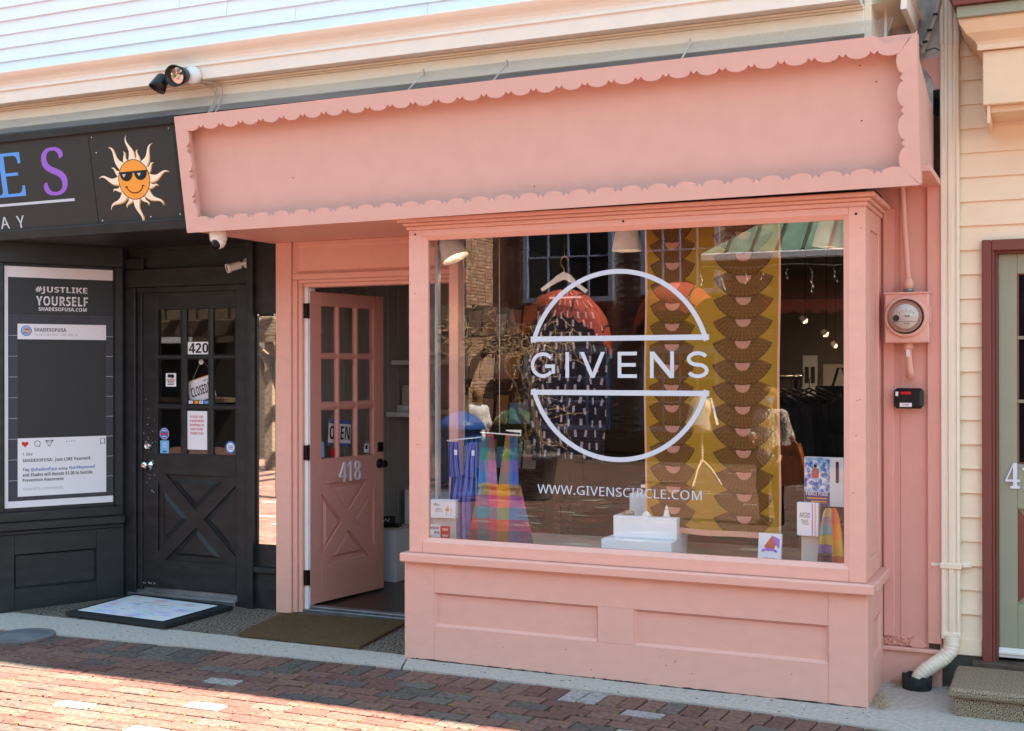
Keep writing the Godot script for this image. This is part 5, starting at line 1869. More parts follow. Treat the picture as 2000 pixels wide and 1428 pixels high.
	for x in [-0.02, 0.02]:
		g = Geo.new()
		g.tube([V(-0.05, 0.2, x), V(-0.015, 0.32, x), V(0.015, 0.32, x), V(0.05, 0.2, x)], 0.006, 6)
		part("handle", g, M.black_cloth, t)
	bx("tag", V(-0.015, 0.09, 0.052), V(0.015, 0.15, 0.054), M.ink_grey, t, 0.0)
	t = thing("bag_table", "dark table carrying the black bags at the back right", "table", pos(1.72, 0.06, -2.9))
	bx("top", V(0, 0.9, 0), V(0.85, 0.94, 0.95), M.dark_wall, t, 0.004)
	bx("upper_shelf", V(0, 1.17, 0), V(0.8, 1.205, 0.4), M.dark_wall, t, 0.004)
	for x in [0.0, 0.8]:
		for z in [0.0, 0.9]:
			bx("leg", V(x, 0, z), V(x + 0.04, 0.9, z + 0.04), M.dark_wall, t, 0.003)
	bx("riser", V(0.02, 0.94, 0.02), V(0.06, 1.17, 0.06), M.dark_wall, t, 0.003)
	bx("riser", V(0.74, 0.94, 0.02), V(0.78, 1.17, 0.06), M.dark_wall, t, 0.003)
	t = thing("folded_panel", "pale two-panelled cupboard front at the far end of the shop", "cupboard", pos(1.0, 0.06, -6.15))
	bx("front", V(0, 0, 0), V(0.14, 1.65, 0.03), M.display_white, t, 0.003)
	for x in [0.02, 0.078]:
		bx("panel", V(x, 1.38, 0.03), V(x + 0.04, 1.54, 0.036), M.dark_wall, t, 0.002)
	for q in [[1.62, 1.93, -3.0], [1.56, 1.86, -4.2], [1.5, 1.78, -5.0]]:
		t = thing("ceiling_spot", "small spot lamp glinting in the dark depth of the shop, %s" % ["nearest the window", "middle one", "farthest one"][[1.62, 1.56, 1.5].find(q[0])], "lamp", pos(q[0], q[1], q[2]), "small spot lamps in the shop's depth")
		g = Geo.new()
		g.lathe([Vector2(0, 0.05), Vector2(0.022, 0.045), Vector2(0.026, 0.0), Vector2(0.02, 0.0), Vector2(0, 0.004)], 14)
		part("shade", g, M.white_plastic, t, Transform3D(Basis(V(0, 0, 1), 0.7), Vector3.ZERO))
		g = Geo.new()
		g.lathe([Vector2(0, 0.012), Vector2(0.014, 0.008), Vector2(0.018, -0.004), Vector2(0.012, -0.016), Vector2(0, -0.02)], 12)
		part("bulb", g, M.lit_bulb, t)
		glow(t, V(0, -0.002, 0), 0.045)
		g = Geo.new()
		g.tube([V(0, 0.04, 0), V(0, 2.7 - q[1], 0)], 0.004, 5)
		part("rod", g, M.steel_dark, t)


func glow(t: Node3D, at: Vector3, energy: float) -> void:   # the light of a lit bulb, inside its glowing mesh
	var l := OmniLight3D.new()
	l.name = "bulb_light"
	l.position = at
	l.light_energy = energy
	l.light_color = Color(1.0, 0.86, 0.68)
	l.light_size = 0.012
	l.omni_range = 9.0
	l.omni_attenuation = 2.0
	l.shadow_enabled = true
	t.add_child(l, true)


func _torus(r: float, t: float) -> ArrayMesh:
	var g := Geo.new()
	var pts := []
	for i in 21:
		pts.append(V(cos(TAU * i / 20.0) * r, sin(TAU * i / 20.0) * r, 0))
	g.tube(pts, t, 6, false)
	return g.done()


func window_display() -> void:
	var g: Geo
	var t: Node3D
	# three white cone lamps
	for q in [[V(0.1, 2.30, -0.36), 0.45, "tilted white cone lamp at the window's upper left corner"], [V(1.17, 2.31, -0.36), 0.0, "white cone lamp at the top middle of the window"], [V(2.245, 2.285, -0.36), -0.12, "white cone lamp at the window's upper right corner"]]:
		t = thing("cone_lamp", q[2], "lamp", Transform3D(Basis(V(0, 0, 1), q[1]), q[0]), "white cone lamps in the display window")
		g = Geo.new()
		g.lathe([Vector2(0.0, 0.11), Vector2(0.045, 0.1), Vector2(0.05, 0.09), Vector2(0.082, -0.085), Vector2(0.08, -0.085), Vector2(0.047, 0.088)], 28)
		part("shade", g, M.lamp_white, t)
		g = Geo.new()
		g.lathe([Vector2(0, 0.03), Vector2(0.02, 0.02), Vector2(0.03, -0.01), Vector2(0.022, -0.04), Vector2(0, -0.05)], 14)
		part("bulb", g, M.lit_bulb, t)
		glow(t, V(0, -0.01, 0), 0.01)
		g = Geo.new()
		g.tube([V(0, 0.1, 0), V(0, 0.2, 0)], 0.006, 6)
		part("stem", g, M.white_plastic, t)
	# mustard textile with two columns of fans
	var im := Image.create(320, 704, false, Image.FORMAT_RGB8)
	var mustard := c8(160, 122, 38)
	var brown := c8(114, 78, 38)
	var rose := c8(184, 132, 110)
	for py in 704:
		for px in 320:
			var x := px / 320.0 * 0.717
			var y := py / 704.0 * 1.605
			var c := mustard
			for k in 2:
				var cx: float = [0.147, 0.523][k]
				var pitch: float = [0.1065, 0.1115][k]
				var size: float = [1.0, 1.05][k]
				var first: float = [0.512, 0.381][k]
				if absf(x - cx) > 0.2:
					continue
				var n0 := int(floor((y - first) / pitch))
				for n in [n0 + 1, n0, n0 - 1, n0 - 2]:
					var top: float = first + pitch * n
					var d := Vector2((x - cx) / [0.82, 1.0][k], y - (top - 0.053 * size))
					var a := atan2(d.x, d.y)
					var r := d.length()
					if r < 0.161 * size and absf(a) < 1.17 and r > 0.05 * size:
						c = brown.darkened(0.13 * maxf(0.0, sin(a * 44.0)) + 0.2 * float(r > 0.156 * size) + 0.1 * float(r < 0.09))
					var e := Vector2(x - cx, y - top)
					if e.y > 0.0 and e.length() < 0.038 * size:
						c = rose
			if px < 5 or px > 314 or py > 690:
				c = c8(214, 158, 132)
			im.set_pixel(px, py, c)
	var fan := picture(im, "fan_print")
	fan.backlight_enabled = true
	fan.backlight = Color(0.35, 0.35, 0.35)
	t = thing("fan_textile", "mustard textile printed with two columns of brown fans hanging in the window", "textile", pos(1.29, 0.737, -0.3))
	part("cloth", drape(24, 40, func(u: float, v: float) -> Vector3: return V(u * 0.717 + 0.004 * sin(v * 9.0), 1.605 * (1.0 - v) - 0.012 * sin(u * 2.6) * v, 0.012 * sin(u * 14.0 + v * 1.5) * (0.35 + 0.65 * v))), fan, t)
	g = Geo.new()
	g.tube([V(-0.02, 1.606, 0), V(0.74, 1.606, 0)], 0.007, 8)
	part("hanging_rod", g, M.timber, t)
	# black dress with white dashes on a white hanger
	im = Image.create(256, 384, false, Image.FORMAT_RGB8)
	im.fill(c8(34, 30, 36))
	var r2 := RandomNumberGenerator.new()
	r2.seed = 11
	for j in 16:
		for i in 8:
			var p := Vector2(14 + i * 32 + r2.randf_range(-6, 6) + (16 if j % 2 else 0), 12 + j * 24 + r2.randf_range(-5, 5))
			var a := r2.randf_range(-0.3, 0.3)
			for yy in range(-7, 8):
				for xx in range(-3, 4):
					var q := p + Vector2(xx, yy).rotated(a)
					if q.x >= 0 and q.y >= 0 and q.x < 256 and q.y < 384:
						im.set_pixelv(Vector2i(q), c8(158, 146, 150))
	var dash := picture(im, "dash_print")
	t = thing("hanging_dress", "black wrap with white dashes on a white hanger in the window", "dress", pos(0.765, 0, -0.5))
	part("cloth", drape(26, 30, func(u: float, v: float) -> Vector3:
		var w := 0.245 * sqrt(clampf(1.0 - pow(1.0 - minf(v * 2.2, 1.0), 2.2), 0.03, 1.0)) * (1.0 if v < 0.6 else 1.0 - 0.25 * (v - 0.6))
		var uu := u * 2.0 - 1.0
		return V(uu * w, 2.055 - 0.97 * v - 0.02 * uu * uu, 0.03 * sin(uu * 9.0) * (0.3 + v * 0.7) + 0.02 * (1.0 - uu * uu))), dash, t)
	g = Geo.new()
	g.ribbon(PackedVector2Array([Vector2(-0.135, 2.035), Vector2(-0.07, 2.075), Vector2(-0.03, 2.1), Vector2(0, 2.112), Vector2(0.03, 2.1), Vector2(0.07, 2.066), Vector2(0.135, 2.02)]), PackedFloat32Array([0.02, 0.024, 0.036, 0.04, 0.036, 0.024, 0.02]), 0.03, 0.046)
	g.box(V(-0.09, 1.985, 0.034), V(0.1, 1.995, 0.042), 0.002)
	part("hanger", g, M.white_plastic, t)
	g = Geo.new()
	g.tube([V(0, 2.12, 0.038), V(0, 2.15, 0.038), V(-0.02, 2.18, 0.038), V(-0.018, 2.21, 0.038), V(0.005, 2.222, 0.038), V(0.028, 2.205, 0.038), V(0.03, 2.195, 0.038)], 0.0035, 6)
	g.tube([V(0.003, 2.222, 0.038), V(0.0, 2.36, 0.038)], 0.0014, 4)
	part("hook", g, M.gold, t)
	# plaid shopping bag
	im = Image.create(192, 192, false, Image.FORMAT_RGB8)
	var warp := [c8(184, 44, 52), c8(206, 142, 44), c8(40, 112, 84), c8(52, 128, 140), c8(70, 96, 168), c8(50, 46, 52), c8(208, 84, 118), c8(112, 84, 148)]
	for y in 192:
		for x in 192:
			var a: Color = warp[(x / 24 * 3 + 1) % 8]
			var b: Color = warp[(y / 24 * 5 + 2) % 8]
			var c := a.lerp(b, 0.5)
			if (x + y) % 4 < 2:
				c = a.lerp(b, 0.62)
			im.set_pixel(x, y, c)
	var plaid := picture(im, "plaid_print")
	t = thing("plaid_bag", "multicoloured plaid shopping bag hanging at the window's lower left", "shopping bag", pos(0.44, 0.622, -0.3))
	var body := func(u: float, v: float) -> Vector3:
		var half := lerpf(0.125, 0.205, v)
		return V((u * 2.0 - 1.0) * half + 0.01, 0.33 * (1.0 - v) - 0.012 * sin(u * 3.1), 0.018 * sin(u * 13.0 + 1.0) + 0.025 * sin(u * PI))
	part("body", drape(24, 16, body, 1.9), plaid, t)
	for k in [-1.0, 1.0]:
		part("strap", drape(6, 16, func(u: float, v: float) -> Vector3:
			var top := V(k * 0.075 + (u - 0.5) * 0.075, 0.6, 0)
			var low := V(0.01 + k * (0.125 - (u if k < 0 else 1.0 - u) * 0.125), 0.31, 0.03)
			var q := top.lerp(low, v)
			q.z += 0.012 * sin(u * 6.0 + v * 2.0)
			return q, 1.9), plaid, t)
	g = Geo.new()
	g.ribbon(PackedVector2Array([Vector2(-0.12, 0.612), Vector2(0.13, 0.6), Vector2(0.13, 0.622), Vector2(0.04, 0.626)]), 0.006, -0.004, 0.002)
	g.tube([V(0.0, 0.61, 0), V(0.0, 1.0, 0.0), V(0.0, 1.7, 0)], 0.0012, 4)
	part("hanger", g, M.white_plastic, t)
	# blue violet bag behind it
	im = Image.create(96, 96, false, Image.FORMAT_RGB8)
	var blues := [c8(64, 70, 140), c8(120, 100, 168), c8(84, 112, 176), c8(146, 104, 150), c8(54, 56, 104)]
	for y in 96:
		for x in 96:
			im.set_pixel(x, y, blues[int(absf(sin(x * 0.09 + 0.5 * sin(y * 0.04) + y * 0.012) * 5.0)) % 5])
	var wash := picture(im, "blue_print")
	t = thing("blue_bag", "blue and violet printed shopping bag left of the plaid bag", "shopping bag", pos(0.2, 0.63, -0.34))
	part("body", drape(20, 16, func(u: float, v: float) -> Vector3: return V((u * 2.0 - 1.0) * lerpf(0.085, 0.105, v), 0.36 * (1.0 - v), 0.016 * sin(u * 14.0) + 0.02 * sin(u * PI))), wash, t)
	for k in [-1.0, 1.0]:
		part("strap", drape(5, 12, func(u: float, v: float) -> Vector3: return V(lerpf(k * 0.06 + (u - 0.5) * 0.06, k * (0.085 - (u if k < 0 else 1.0 - u) * 0.08), v), lerpf(0.545, 0.345, v), 0.022 + 0.008 * sin(u * 6.0))), wash, t)
		bx("label", V(k * 0.055 - 0.02, 0.47, 0.02), V(k * 0.055 + 0.02, 0.5, 0.022), M.paper_white, t, 0.0)
	g = Geo.new()
	g.ribbon(PackedVector2Array([Vector2(-0.11, 0.55), Vector2(0.11, 0.575)]), 0.006, -0.003, 0.003)
	g.tube([V(0, 0.56, 0), V(0, 1.7, 0)], 0.0012, 4)
	part("hanger", g, M.white_plastic, t)
	# cards at the lower left
	t = thing("thank_you_card", "pale thank-you card box at the window's lower left corner", "card", Transform3D(Basis(V(0, 1, 0), 0.12), V(0.095, 0.742, -0.28)))
	bx("box", V(-0.075, 0, -0.05), V(0.075, 0.105, 0), M.paper_white, t, 0.002)
	g = Geo.new()
	for l in [[[-0.06, 0.085], [-0.05, 0.07], [-0.045, 0.088], [-0.038, 0.07], [-0.03, 0.078], [-0.022, 0.071]], [[-0.045, 0.056], [-0.038, 0.045], [-0.028, 0.058], [-0.02, 0.047], [-0.01, 0.055]], [[-0.05, 0.038], [-0.005, 0.04]]]:
		var p := PackedVector2Array()
		for q in l:
			p.append(Vector2(q[0], q[1]))
		g.ribbon(p, 0.002, 0.0, 0.001)
	part("handwriting", g, M.ink_black, t)
	g = Geo.new()
	g.prism(arc(0.025, 0.05, 0.012, 0, 330, 9), 0, 0.001)
	g.ribbon(PackedVector2Array([Vector2(0.03, 0.075), Vector2(0.025, 0.05), Vector2(0.02, 0.015)]), 0.003, 0, 0.0012)
	g.ribbon(PackedVector2Array([Vector2(0.05, 0.06), Vector2(0.045, 0.02)]), 0.003, 0, 0.0012)
	part("flower", g, M.ink_ochre, t)
	bx("stand", V(-0.07, -0.157, -0.05), V(0.07, -0.002, -0.02), M.platform, t, 0.002)
	t = thing("birthday_card", "white and red birthday box card below the thank-you card", "card", Transform3D(Basis(V(0, 1, 0), 0.08), V(0.095, 0.586, -0.22)))
	bx("card", V(-0.07, 0, -0.01), V(0.012, 0.125, 0), M.paper_white, t, 0.001)
	bx("card", V(0.0125, 0, -0.01), V(0.07, 0.12, 0), M.red_plastic, t, 0.001)
	lettering("heading", "BIRTHDAY", font("Droid Sans", 700), -0.062, 0.006, 0.1, 0.115, 0, M.ink_black, t, 0.0008)
	lettering("heading", "BOX", font("Droid Sans", 700), -0.024, 0.008, 0.075, 0.09, 0, M.ink_black, t, 0.0008)
	g = Geo.new()
	g.tube([V(-0.05, 0.01, 0.001), V(-0.048, 0.06, 0.001)], 0.005, 5)
	g.tube([V(-0.03, 0.01, 0.001), V(-0.03, 0.055, 0.001)], 0.006, 5)
	part("figures", g, M.ink_ochre, t)
	for y in [0.095, 0.06, 0.03]:
		bx("print", V(0.025, y, 0), V(0.058, y + 0.012, 0.001), M.pink, t, 0.0)
	# white stepped blocks with jewellery
	t = thing("display_block", "lower and wider white display block on the window platform", "display block", pos(1.27, 0.585, -0.33))
	bx("block", V(-0.185, 0, -0.14), V(0.2, 0.11, 0.15), M.display_white, t, 0.003)
	t = thing("display_block", "upper white display block stacked on the wider one", "display block", pos(1.29, 0.6955, -0.36))
	bx("block", V(-0.165, 0, -0.12), V(0.185, 0.115, 0.1), M.display_white, t, 0.003)
	t = thing("earring_stand", "small white T-shaped jewellery stand on the upper block", "jewellery stand", pos(1.3, 0.8105, -0.3))
	g = Geo.new()
	g.lathe([Vector2(0, 0), Vector2(0.03, 0), Vector2(0.028, 0.008), Vector2(0.01, 0.03), Vector2(0.006, 0.04), Vector2(0.005, 0.155), Vector2(0, 0.156)], 16)
	part("stem", g, M.white_plastic, t)
	bx("bar", V(-0.032, 0.15, -0.006), V(0.032, 0.166, 0.006), M.white_plastic, t, 0.002)
	for x in [-0.026, 0.024]:
		part("earring", _torus(0.009, 0.0016), M.gold, t, pos(x, 0.135, 0.008))
	t = thing("jewellery_cone", "small white ring cone right of the T-shaped stand", "ring cone", pos(1.405, 0.8105, -0.31))
	g = Geo.new()
	g.lathe([Vector2(0, 0), Vector2(0.022, 0), Vector2(0.018, 0.008), Vector2(0.004, 0.07), Vector2(0, 0.072)], 14)
	part("cone", g, M.white_plastic, t)
	part("ring", _torus(0.01, 0.002), M.gold, t, Transform3D(Basis(V(1, 0, 0), PI / 2), V(0, 0.04, 0)))
	t = thing("gold_bangle", "gold bangles lying on the upper white block's left side", "bangle", pos(1.19, 0.8145, -0.3))
	part("bangle", _torus(0.026, 0.0035), M.gold, t, Transform3D(Basis(V(1, 0, 0), PI / 2 - 0.2), V(0, 0.002, 0)))
	part("bangle", _torus(0.024, 0.003), M.gold, t, Transform3D(Basis(V(1, 0, 0), PI / 2 - 0.6), V(0.012, 0.01, 0)))
	t = thing("block_box", "low white box behind the blocks, half hidden by the textile", "display block", pos(1.2, 0.585, -0.7))
	bx("block", V(-0.1, 0, -0.1), V(0.18, 0.31, 0.1), M.display_white, t, 0.003)
	# card with coloured cubes
	t = thing("cube_card", "white card with coloured cubes leaning at the window's lower right", "card", Transform3D(Basis(V(0, 1, 0), -0.15) * Basis(V(1, 0, 0), -0.12), V(1.96, 0.586, -0.24)))
	bx("card", V(-0.062, 0, -0.012), V(0.06, 0.175, 0), M.paper_white, t, 0.001)
	g = Geo.new()
	g.prism(PackedVector2Array([Vector2(-0.03, 0.11), Vector2(0.01, 0.165), Vector2(0.03, 0.12), Vector2(0.02, 0.09), Vector2(-0.01, 0.085)]), 0, 0.001)
	part("cube_print", g, M.awning_red, t)
	g = Geo.new()
	g.prism(PackedVector2Array([Vector2(0.012, 0.165), Vector2(0.05, 0.15), Vector2(0.05, 0.1), Vector2(0.03, 0.12)]), 0, 0.0011)
	g.ribbon(arc(-0.002, 0.08, 0.04, 10, 170, 10, 0.015), 0.012, 0, 0.0013)
	part("cube_print", g, M.ink_violet, t)
	g = Geo.new()
	for y in [0.05, 0.035]:
		g.box(V(-0.03, y, 0), V(0.03, y + 0.004, 0.0008))
	part("print_lines", g, M.ink_grey, t)
	# books at the right
	im = Image.create(128, 168, false, Image.FORMAT_RGB8)
	var nz := FastNoiseLite.new()
	nz.seed = 5
	nz.frequency = 0.03
	for y in 168:
		for x in 128:
			var n := nz.get_noise_2d(x, y)
			var n2 := nz.get_noise_2d(x + 300, y * 1.4)
			var c := c8(150, 182, 214).lerp(c8(52, 96, 176), clampf(n * 2.2 + 0.3, 0, 1)).lerp(c8(226, 224, 226), clampf(n2 * 2.5, 0, 1))
			if y > 120:
				c = c8(66, 62, 118)
			im.set_pixel(x, y, c)
	var cover := picture(im, "book_cover", 0.5)
	t = thing("art_book", "tall blue art book with white capitals at the window's right edge", "book", Transform3D(Basis(V(0, 1, 0), -0.1), V(2.2, 0.9, -0.34)))
	bx("block", V(-0.085, 0, -0.035), V(0.115, 0.245, -0.001), M.paper_white, t, 0.002)
	g = Geo.new()
	g.sheet([V(-0.083, 0.002, 0.0005), V(0.045, 0.002, 0.0005), V(0.045, 0.243, 0.0005), V(-0.083, 0.243, 0.0005)])
	part("cover_print", g, cover, t)
	lettering("title", "FIERCE POISE", font("Droid Sans", 700), -0.075, 0.035, 0.052, 0.072, 0.0006, M.paper_white, t, 0.0008)
	g = Geo.new()
	g.box(V(-0.07, 0.035, 0.0006), V(0.03, 0.042, 0.0012))
	g.box(V(-0.05, 0.018, 0.0006), V(0.03, 0.025, 0.0012))
	part("subtitle", g, M.ink_orange, t)
	g = Geo.new()
	g.prism(PackedVector2Array([Vector2(-0.045, 0.14), Vector2(-0.012, 0.14), Vector2(-0.008, 0.17), Vector2(-0.02, 0.19), Vector2(-0.036, 0.19), Vector2(-0.046, 0.17)]), 0.0006, 0.0012)
	part("figure", g, M.awning_red, t)
	g = Geo.new()
	g.prism(arc(-0.028, 0.2, 0.009, 0, 330, 10), 0.0006, 0.0012)
	part("figure", g, M.ink_black, t)
	bx("spine_print", V(0.075, 0.12, 0), V(0.09, 0.225, 0.001), M.ink_black, t, 0.0)
	bx("book_stand", V(-0.06, -0.315, -0.08), V(0.08, -0.001, -0.05), M.dark_wall, t, 0.002)
	t = thing("pale_book", "pale book with thin black capitals in front of the art book", "book", Transform3D(Basis(V(0, 1, 0), -0.12), V(2.15, 0.76, -0.24)))
	bx("block", V(-0.052, 0, -0.03), V(0.058, 0.165, 0), M.paper_white, t, 0.002)
	lettering("title", "AVOID", font("Droid Sans"), -0.038, 0.014, 0.09, 0.115, 0.0, M.ink_black, t, 0.0008)
	lettering("title", "THIS", font("Droid Sans"), -0.03, 0.006, 0.055, 0.08, 0.0, M.ink_black, t, 0.0008)
	bx("stripe", V(0.024, 0.002, 0), V(0.029, 0.163, 0.0008), M.ink_violet, t, 0.0)
	bx("stripe", V(0.038, 0.002, 0), V(0.044, 0.163, 0.0008), M.pink, t, 0.0)
	bx("book_stand", V(-0.04, -0.175, -0.06), V(0.05, -0.001, -0.032), M.platform, t, 0.002)
	im = Image.create(64, 128, false, Image.FORMAT_RGB8)
	var bands := [c8(190, 176, 130), c8(150, 140, 150), c8(110, 150, 160), c8(170, 150, 60), c8(110, 90, 150), c8(60, 44, 60), c8(70, 120, 160)]
	for y in 128:
		for x in 64:
			var c: Color = bands[mini(int(y / 18.3), 6)]
			if x > 34:
				c = [c8(226, 130, 70), c8(230, 150, 60), c8(220, 170, 60), c8(200, 90, 60)][int(y / 32.0)]
			im.set_pixel(x, y, c)
	var rainbow := picture(im, "band_print")
	t = thing("banded_bag", "colour banded cloth bag hanging at the window's lower right corner", "shopping bag", pos(2.275, 0.6, -0.2))
	part("cloth", drape(12, 12, func(u: float, v: float) -> Vector3: return V((u - 0.5) * lerpf(0.05, 0.14, sqrt(v)), 0.31 * (1.0 - v), 0.015 * sin(u * 15.0) + 0.01)), rainbow, t)
	t = thing("bracelets", "dark beaded bracelets lying by the glass at the lower right", "bracelets", pos(1.82, 0.592, -0.2))
	for i in 4:
		part("strand", _torus(0.028, 0.004), M[["steel_dark", "ink_ochre", "awning_green", "black_plastic"][i]], t, Transform3D(Basis(V(1, 0, 0), PI / 2 - 0.15 * i), V(0.02 * i - 0.03, 0.002 * i, 0)))


func decals() -> void:
	var m: Material = M.vinyl_white
	var z := -0.0278
	var s := thing("window_logo", "large white circle emblem with the shop name on the window", "lettering", pos(0, 0, z))
	var cx := 1.23
	var cy := 1.608
	var r := 0.482
	var g := Geo.new()
	var w := 0.024
	for k in [1.0, -1.0]:
		g = Geo.new()
		var p := PackedVector2Array()
		var a0 := rad_to_deg(asin(0.123 / r))
		for q in arc(0, 0, r, a0, 180.0 - a0, 48):
			p.append(Vector2(cx + q.x, cy + q.y * k))
		g.ribbon(p, w, 0, 0.0008)
		g.box(V(cx - 0.481, cy + k * 0.14 - 0.0135, 0.0), V(cx + 0.481, cy + k * 0.14 + 0.0135, 0.001))
		part("half_ring", g, m, s)
	var st := 0.0185
	var y0 := 1.5445
	var y1 := 1.678
	var hh := (y1 - y0) * 0.5
	var ym := (y0 + y1) * 0.5
	g = Geo.new()
	g.ribbon(arc(0.818, ym, hh - st * 0.5 + 0.002, 40, 322, 30, hh - st * 0.5), st, 0, 0.001)
	g.box(V(0.83, ym - st + 0.003, 0), V(0.887, ym + 0.003, 0.0011))
	g.box(V(0.8675, y0 + 0.022, 0), V(0.887, ym - st + 0.003, 0.0012))
	part("letter", g, m, s)
	g = Geo.new()
	g.box(V(0.946, y0, 0), V(0.9655, y1, 0.001))
	part("letter", g, m, s)
	g = Geo.new()
	g.prism(PackedVector2Array([Vector2(1.027, y1), Vector2(1.049, y1), Vector2(1.0955, y0 + 0.026), Vector2(1.142, y1), Vector2(1.164, y1), Vector2(1.106, y0), Vector2(1.085, y0)]), 0, 0.001)
	part("letter", g, m, s)
	g = Geo.new()
	g.prism(PackedVector2Array([Vector2(1.233, y0), Vector2(1.336, y0), Vector2(1.336, y0 + st), Vector2(1.2525, y0 + st), Vector2(1.2525, ym - st * 0.5), Vector2(1.33, ym - st * 0.5), Vector2(1.33, ym + st * 0.5), Vector2(1.2525, ym + st * 0.5), Vector2(1.2525, y1 - st), Vector2(1.336, y1 - st), Vector2(1.336, y1), Vector2(1.233, y1)]), 0, 0.001)
	part("letter", g, m, s)
	g = Geo.new()
	g.prism(PackedVector2Array([Vector2(1.405, y0), Vector2(1.4245, y0), Vector2(1.4245, y1 - 0.034), Vector2(1.509, y0), Vector2(1.531, y0), Vector2(1.531, y1), Vector2(1.5115, y1), Vector2(1.5115, y0 + 0.034), Vector2(1.427, y1), Vector2(1.405, y1)]), 0, 0.001)
	part("letter", g, m, s)
	g = Geo.new()
	var sp := PackedVector2Array()
	var rx := 0.046
	var ry := (hh - st * 0.5) * 0.5
	for q in arc(1.653, ym + ry, rx, 25, 262, 18, ry):
		sp.append(q)
	for q in arc(1.653, ym - ry, rx, 82, -158, 18, ry):
		sp.append(q)
	g.ribbon(sp, st, 0, 0.001)
	part("letter", g, m, s)
	lettering("web_address", "WWW.GIVENSCIRCLE.COM", font("Droid Sans"), 0.786, 1.673, 0.936, 0.983, 0.0, m, s, 0.001)


func brick_face(parent: Node3D, at: Transform3D, length: float, y0: float, y1: float, holes: Array, tones := [c8(122, 78, 64), c8(134, 86, 70), c8(112, 70, 58), c8(98, 62, 54), c8(142, 98, 80)]) -> void:
	# courses of single bricks on a wall face: x along the face, z out of it; holes are [x0, y0, x1, y1]
	var g := Geo.new()
	g.box(V(-0.097, -0.027, -0.03), V(0.097, 0.027, 0.009), 0.003)
	var mm := MultiMesh.new()
	mm.transform_format = MultiMesh.TRANSFORM_3D
	mm.use_colors = true
	mm.mesh = g.done()
	var spots := []
	var row := 0
	var y := y0 + 0.03
	while y < y1:
		var x := 0.0
		var first := row % 2 == 1
		while x < length - 0.03:
			var w := minf(0.103 if first else 0.206, length - x)
			first = false
			var free := true
			for h in holes:
				if x + w > h[0] - 0.005 and x < h[2] + 0.005 and y > h[1] - 0.02 and y < h[3] + 0.02:
					free = false
			if free:
				spots.append([V(x + w * 0.5, y, rng.randf_range(-0.001, 0.002)), (w - 0.012) / 0.194])
			x += w
		y += 0.0667
		row += 1
	mm.instance_count = spots.size()
	for i in spots.size():
		mm.set_instance_transform(i, Transform3D(Basis.from_scale(V(spots[i][1], 1, 1)), spots[i][0]))
		var c: Color = tones[rng.randi() % 5]
		mm.set_instance_color(i, c.srgb_to_linear())
	var mi := MultiMeshInstance3D.new()
	mi.name = numbered(parent, "bricks")
	mi.multimesh = mm
	mi.material_override = M.wall_brick
	mi.transform = at
	mi.set_meta("kind", "stuff")
	parent.add_child(mi)


func far_window(parent: Node3D, x0: float, y0: float, x1: float, y1: float, z: float, nx: int, ny: int) -> void:
	# seen from -z; a blue-grey frame with muntins round dark glass
	var g := Geo.new()
	g.box(V(x0, y0, z - 0.06), V(x0 + 0.09, y1, z + 0.1), 0.004)
	g.box(V(x1 - 0.09, y0, z - 0.06), V(x1, y1, z + 0.1), 0.004)
	g.box(V(x0 + 0.09, y0, z - 0.06), V(x1 - 0.09, y0 + 0.09, z + 0.1), 0.004)
	g.box(V(x0 + 0.09, y1 - 0.09, z - 0.06), V(x1 - 0.09, y1, z + 0.1), 0.004)
	for i in range(1, nx):
		var x := lerpf(x0 + 0.09, x1 - 0.09, float(i) / nx)
		g.box(V(x - 0.018, y0 + 0.09, z - 0.02), V(x + 0.018, y1 - 0.09, z + 0.03), 0.003)
	for i in range(1, ny):
		var y := lerpf(y0 + 0.09, y1 - 0.09, float(i) / ny)
		g.box(V(x0 + 0.09, y - 0.018, z - 0.021), V(x1 - 0.09, y + 0.018, z + 0.029), 0.003)
	var w := part("window", g, M.window_blue, parent)
	for i in nx:
		for j in ny:
			bx("pane", V(lerpf(x0 + 0.09, x1 - 0.09, float(i) / nx), lerpf(y0 + 0.09, y1 - 0.09, float(j) / ny), z + 0.03), V(lerpf(x0 + 0.09, x1 - 0.09, float(i + 1) / nx), lerpf(y0 + 0.09, y1 - 0.09, float(j + 1) / ny), z + 0.04), M.dark_glass, w, 0.0)


